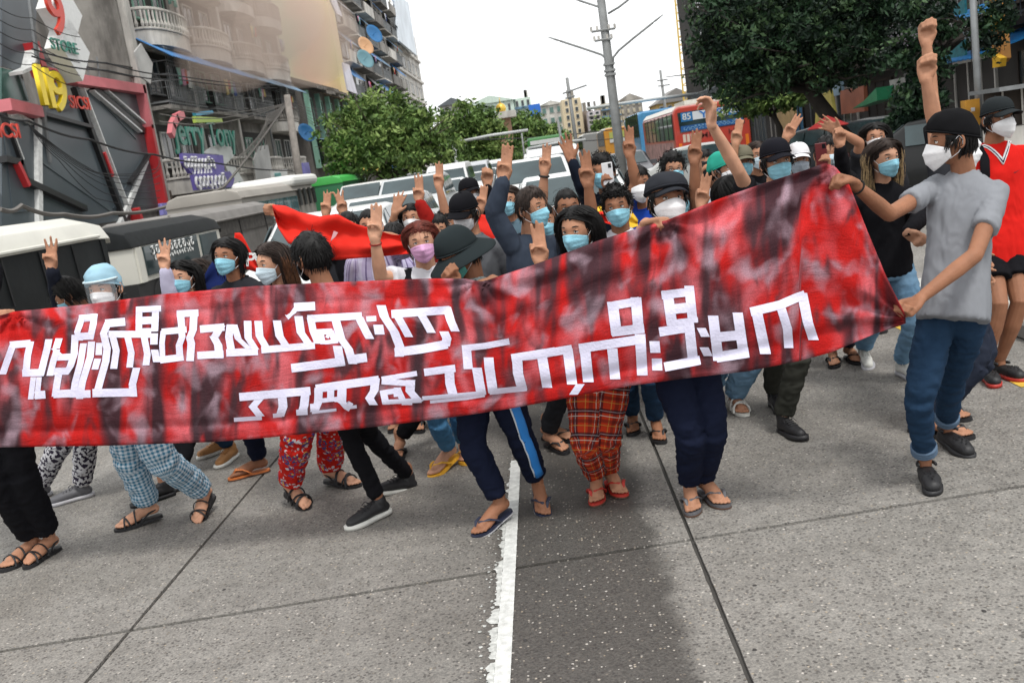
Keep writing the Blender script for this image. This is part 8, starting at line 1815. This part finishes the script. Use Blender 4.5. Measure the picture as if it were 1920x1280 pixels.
person('person in a royal blue top and white mask with one dark arm raised', (1197, 345), 6.3, yaw=4, skin='tan', hair=('short', 'black'), mask='n95', top=((0.015, 0.06, 0.36), 'tee'), arms=[A('L', (1193, 345, -0.05), (1181, 292, -0.12), 'three', d=(-0.12, 1))], pants=DEN_D)
person('curly-haired boy in round glasses and a blue mask in front of the red bus', (1262, 318), 7.2, yaw=4, hair=('curly', 'black', None, .3, None, 1.4), mask='blue', glasses=True, top=(CHAR, 'tee'), shoes=('sandal', 'red', 'red'), feet=[dict(p=(1225, 752), h=0), dict(p=(1262, 742), h=5)])
person('dark-armed person hidden behind the flat cap, three fingers up against the red bus', (1268, 372), 5.8, yaw=4, skin='tan', hair=('short', 'black'), mask='blue', top=(CHAR, 'tee'), arms=[A('R', (1304, 372, -0.02), (1302, 303, -0.12), 'three', d=(0.0, 1), t=-1)])
person('woman with straight black hair turned right, white tee and beaded wrist, hand at her face', (1370, 364), 5.75, yaw=10, head=(120, 0, 0), hair=('long', 'black', None, .26), mask='blue', top=(WHT, 'tee'), pants=DEN_L, shoes=('sandal', 'white', 'white'),
       arms=[A('L', (1322, 442, -0.15), (1314, 385, -0.12), 'three', d=(0.12, 1), band='yellow')], feet=[dict(p=(1345, 760), h=0), dict(p=(1390, 776), h=4)], legw=1.35)
person('person with black hair holding a black phone up in front of the red bus', (1322, 308), 8.0, yaw=2, hair=('short', 'black'), mask=None, top=(WHT, 'tee'), arms=[A('R', (1340, 350, -0.05), (1327, 334, -0.25), 'grip', d=(-0.1, 1), pd=V3(0, -0.02, 0.06), py=0, plabel='black phone held before the face near the red bus')], extra=x_phone(1, (0.012, 0.012, 0.014)))
person('person in a green hair net and white mask looking away left', (1352, 318), 7.0, yaw=-40, head=(50, 0, 0), hair=('short', 'black'), hat=('net', (0.03, 0.30, 0.22)), mask='white', top=(WHT, 'tee'))
person('person in a khaki cap and blue mask, arm raised over the red bus tail', (1392, 304), 7.2, yaw=-2, hair=('short', 'black'), hat=('cap', (0.15, 0.14, 0.10)), mask='blue', top=(CHAR, 'tee'), arms=[A('L', (1372, 312, -0.05), (1379, 270, -0.12), 'three', d=(0.1, 1))])
person('long-haired person in a pale mask between the khaki and black caps', (1420, 292), 7.8, yaw=8, hair=('bob', 'dkbrown', None, .16), mask='pale', top=(BLK, 'tee'))
person('person in a white cap and grey mask right of the black cap', (1497, 300), 7.0, yaw=-8, hair=('short', 'black'), hat=('cap', (0.70, 0.70, 0.72)), mask='grey', top=((0.08, 0.08, 0.09), 'tee'), arms=[A('L', (1466, 296, -0.02), (1474, 258, -0.12), 'three', d=(0.5, 1), band='black')], extra=x_emblem('swoosh'))
person('black-sleeved man filming with a dark red phone, fist raised beside his face', (1552, 288), 6.5, yaw=-4, skin='mid', hair=('short', 'black'), mask='pale', top=(BLK, 'long'),
       arms=[A('L', (1528, 350, -0.08), (1541, 322, -0.26), 'grip', d=(0, 1), pd=V3(0.0, -0.02, 0.11), py=0, plabel='dark red phone held by the man in black sleeves'), A('R', (1582, 332, -0.1), (1575, 272, -0.26), 'fist', d=(-0.1, 1))], extra=x_phone(-1, (0.10, 0.012, 0.014)))
person('long-haired person in a white mask with a bent arm and open hand held high', (1640, 258), 7.4, yaw=-6, hair=('long', 'black', None, .25), mask='white', top=(CHAR, 'tee'), arms=[A('L', (1612, 268, -0.05), (1574, 246, -0.15), 'open', d=(-0.9, 0.45), n=(0, -1, -0.3))])
person('tall person hidden behind the man in grey, bare arm straight up with a closed hand', (1792, 280), 4.92, yaw=55, skin='mid', hair=('short', 'black'), mask='white', top=(CHAR, 'tee'), hip=(1802, 520), feet=[dict(p=(1772, 812)), dict(p=(1796, 822))], arms=[A('L', (1752, 232, 0.0), (1736, 148, -0.06), 'fist', d=(-0.02, 1), k=1.1)])
person('second hidden person whose raised closed hand shows above the first raised arm', (1793, 262), 5.2, yaw=55, skin='mid', hair=('short', 'black'), mask='white', top=(BLK, 'tee'), hip=(1796, 520), feet=[dict(p=(1776, 782)), dict(p=(1792, 788))], arms=[A('L', (1746, 176, 0.1), (1737, 80, 0.05), 'fist', d=(-0.02, 1), k=1.1)])
person('black-capped man at the back with a black sleeve and clenched fist raised', (880, 362), 8.0, yaw=30, hair=('short', 'black'), hat=('cap', BLK), mask='white', top=(BLK, 'long'), arms=[A('R', (915, 395, 0.0), (914, 345, -0.1), 'fist', d=(0, 1), k=1.2)])
person('brown-haired woman in a blue mask standing between the fist and the slate jacket', (953, 376), 7.4, yaw=-8, hair=('bob', 'dkbrown', None, .16), mask='blue', top=((0.10, 0.16, 0.20), 'tee'), arms=[A('L', (894, 425, 0.0), (901, 392, -0.1), 'three', d=(0.1, 1))])
person('person hidden behind the slate jacket, forearm with a wrist watch raised', (1022, 415), 6.6, yaw=0, hair=('short', 'black'), mask='blue', top=(GRY, 'tee'), arms=[A('L', (1016, 386, -0.05), (1021, 322, -0.12), 'three', d=(0.02, 1), band='watch')])
person('person holding up the left corner of the plain red flag', (655, 428), 7.0, yaw=0, hair=('short', 'black'), mask='blue', top=(BLK, 'tee'), arms=[A('L', (592, 440, -0.1), (524, 398, -0.25), 'grip', d=(-0.9, 0.2), n=(0, -1, 0))])
person('person behind the red flag with one hand up, fingers spread', (622, 446), 7.6, yaw=0, hair=('short', 'black'), mask='blue', top=(CHAR, 'tee'), arms=[A('L', (612, 440, -0.05), (611, 402, -0.1), 'three', d=(0, 1)), A('R', (652, 440, -0.05), (643, 400, -0.1), 'three2', d=(-0.1, 1))])
person('man with a high forehead and glasses in a striped lilac shirt behind the red flag', (694, 424), 6.5, yaw=6, skin='mid', hair=('crop', 'black'), mask='pale', glasses=True, top=(LILAC, 'long'), arms=[A('R', (760, 470, -0.05), (742, 447, -0.22), 'grip', d=(-1, 0.1), n=(0, -1, -0.3))])
person('black-haired person stooping behind the fold of the red flag', (742, 446), 6.9, yaw=-20, head=(-20, 30, 0), hair=('short', 'black'), mask='white', top=(LILAC, 'tee'))
person('woman with black hair and white mask behind the red-haired woman', (772, 408), 7.8, yaw=-4, hair=('bob', 'black', None, .16), mask='white', top=((0.05, 0.36, 0.30), 'tee'), arms=[A('L', (735, 425, -0.02), (740, 400, -0.1), 'open', d=(0.3, 1))])
person('person with a slim bare arm raised high left of the black cap', (838, 420), 7.4, yaw=0, hair=('short', 'black'), mask='blue', top=(WHT, 'tee'), arms=[A('L', (838, 410, -0.04), (823, 350, -0.1), 'three', d=(-0.06, 1))])
person('person in a red long sleeve with a raised hand near the white van', (822, 432), 7.0, yaw=0, hair=('short', 'black'), mask='blue', top=((0.30, 0.015, 0.012), 'long'), arms=[A('L', (803, 412, -0.04), (786, 376, -0.1), 'three', d=(-0.1, 1))])
build_banner()
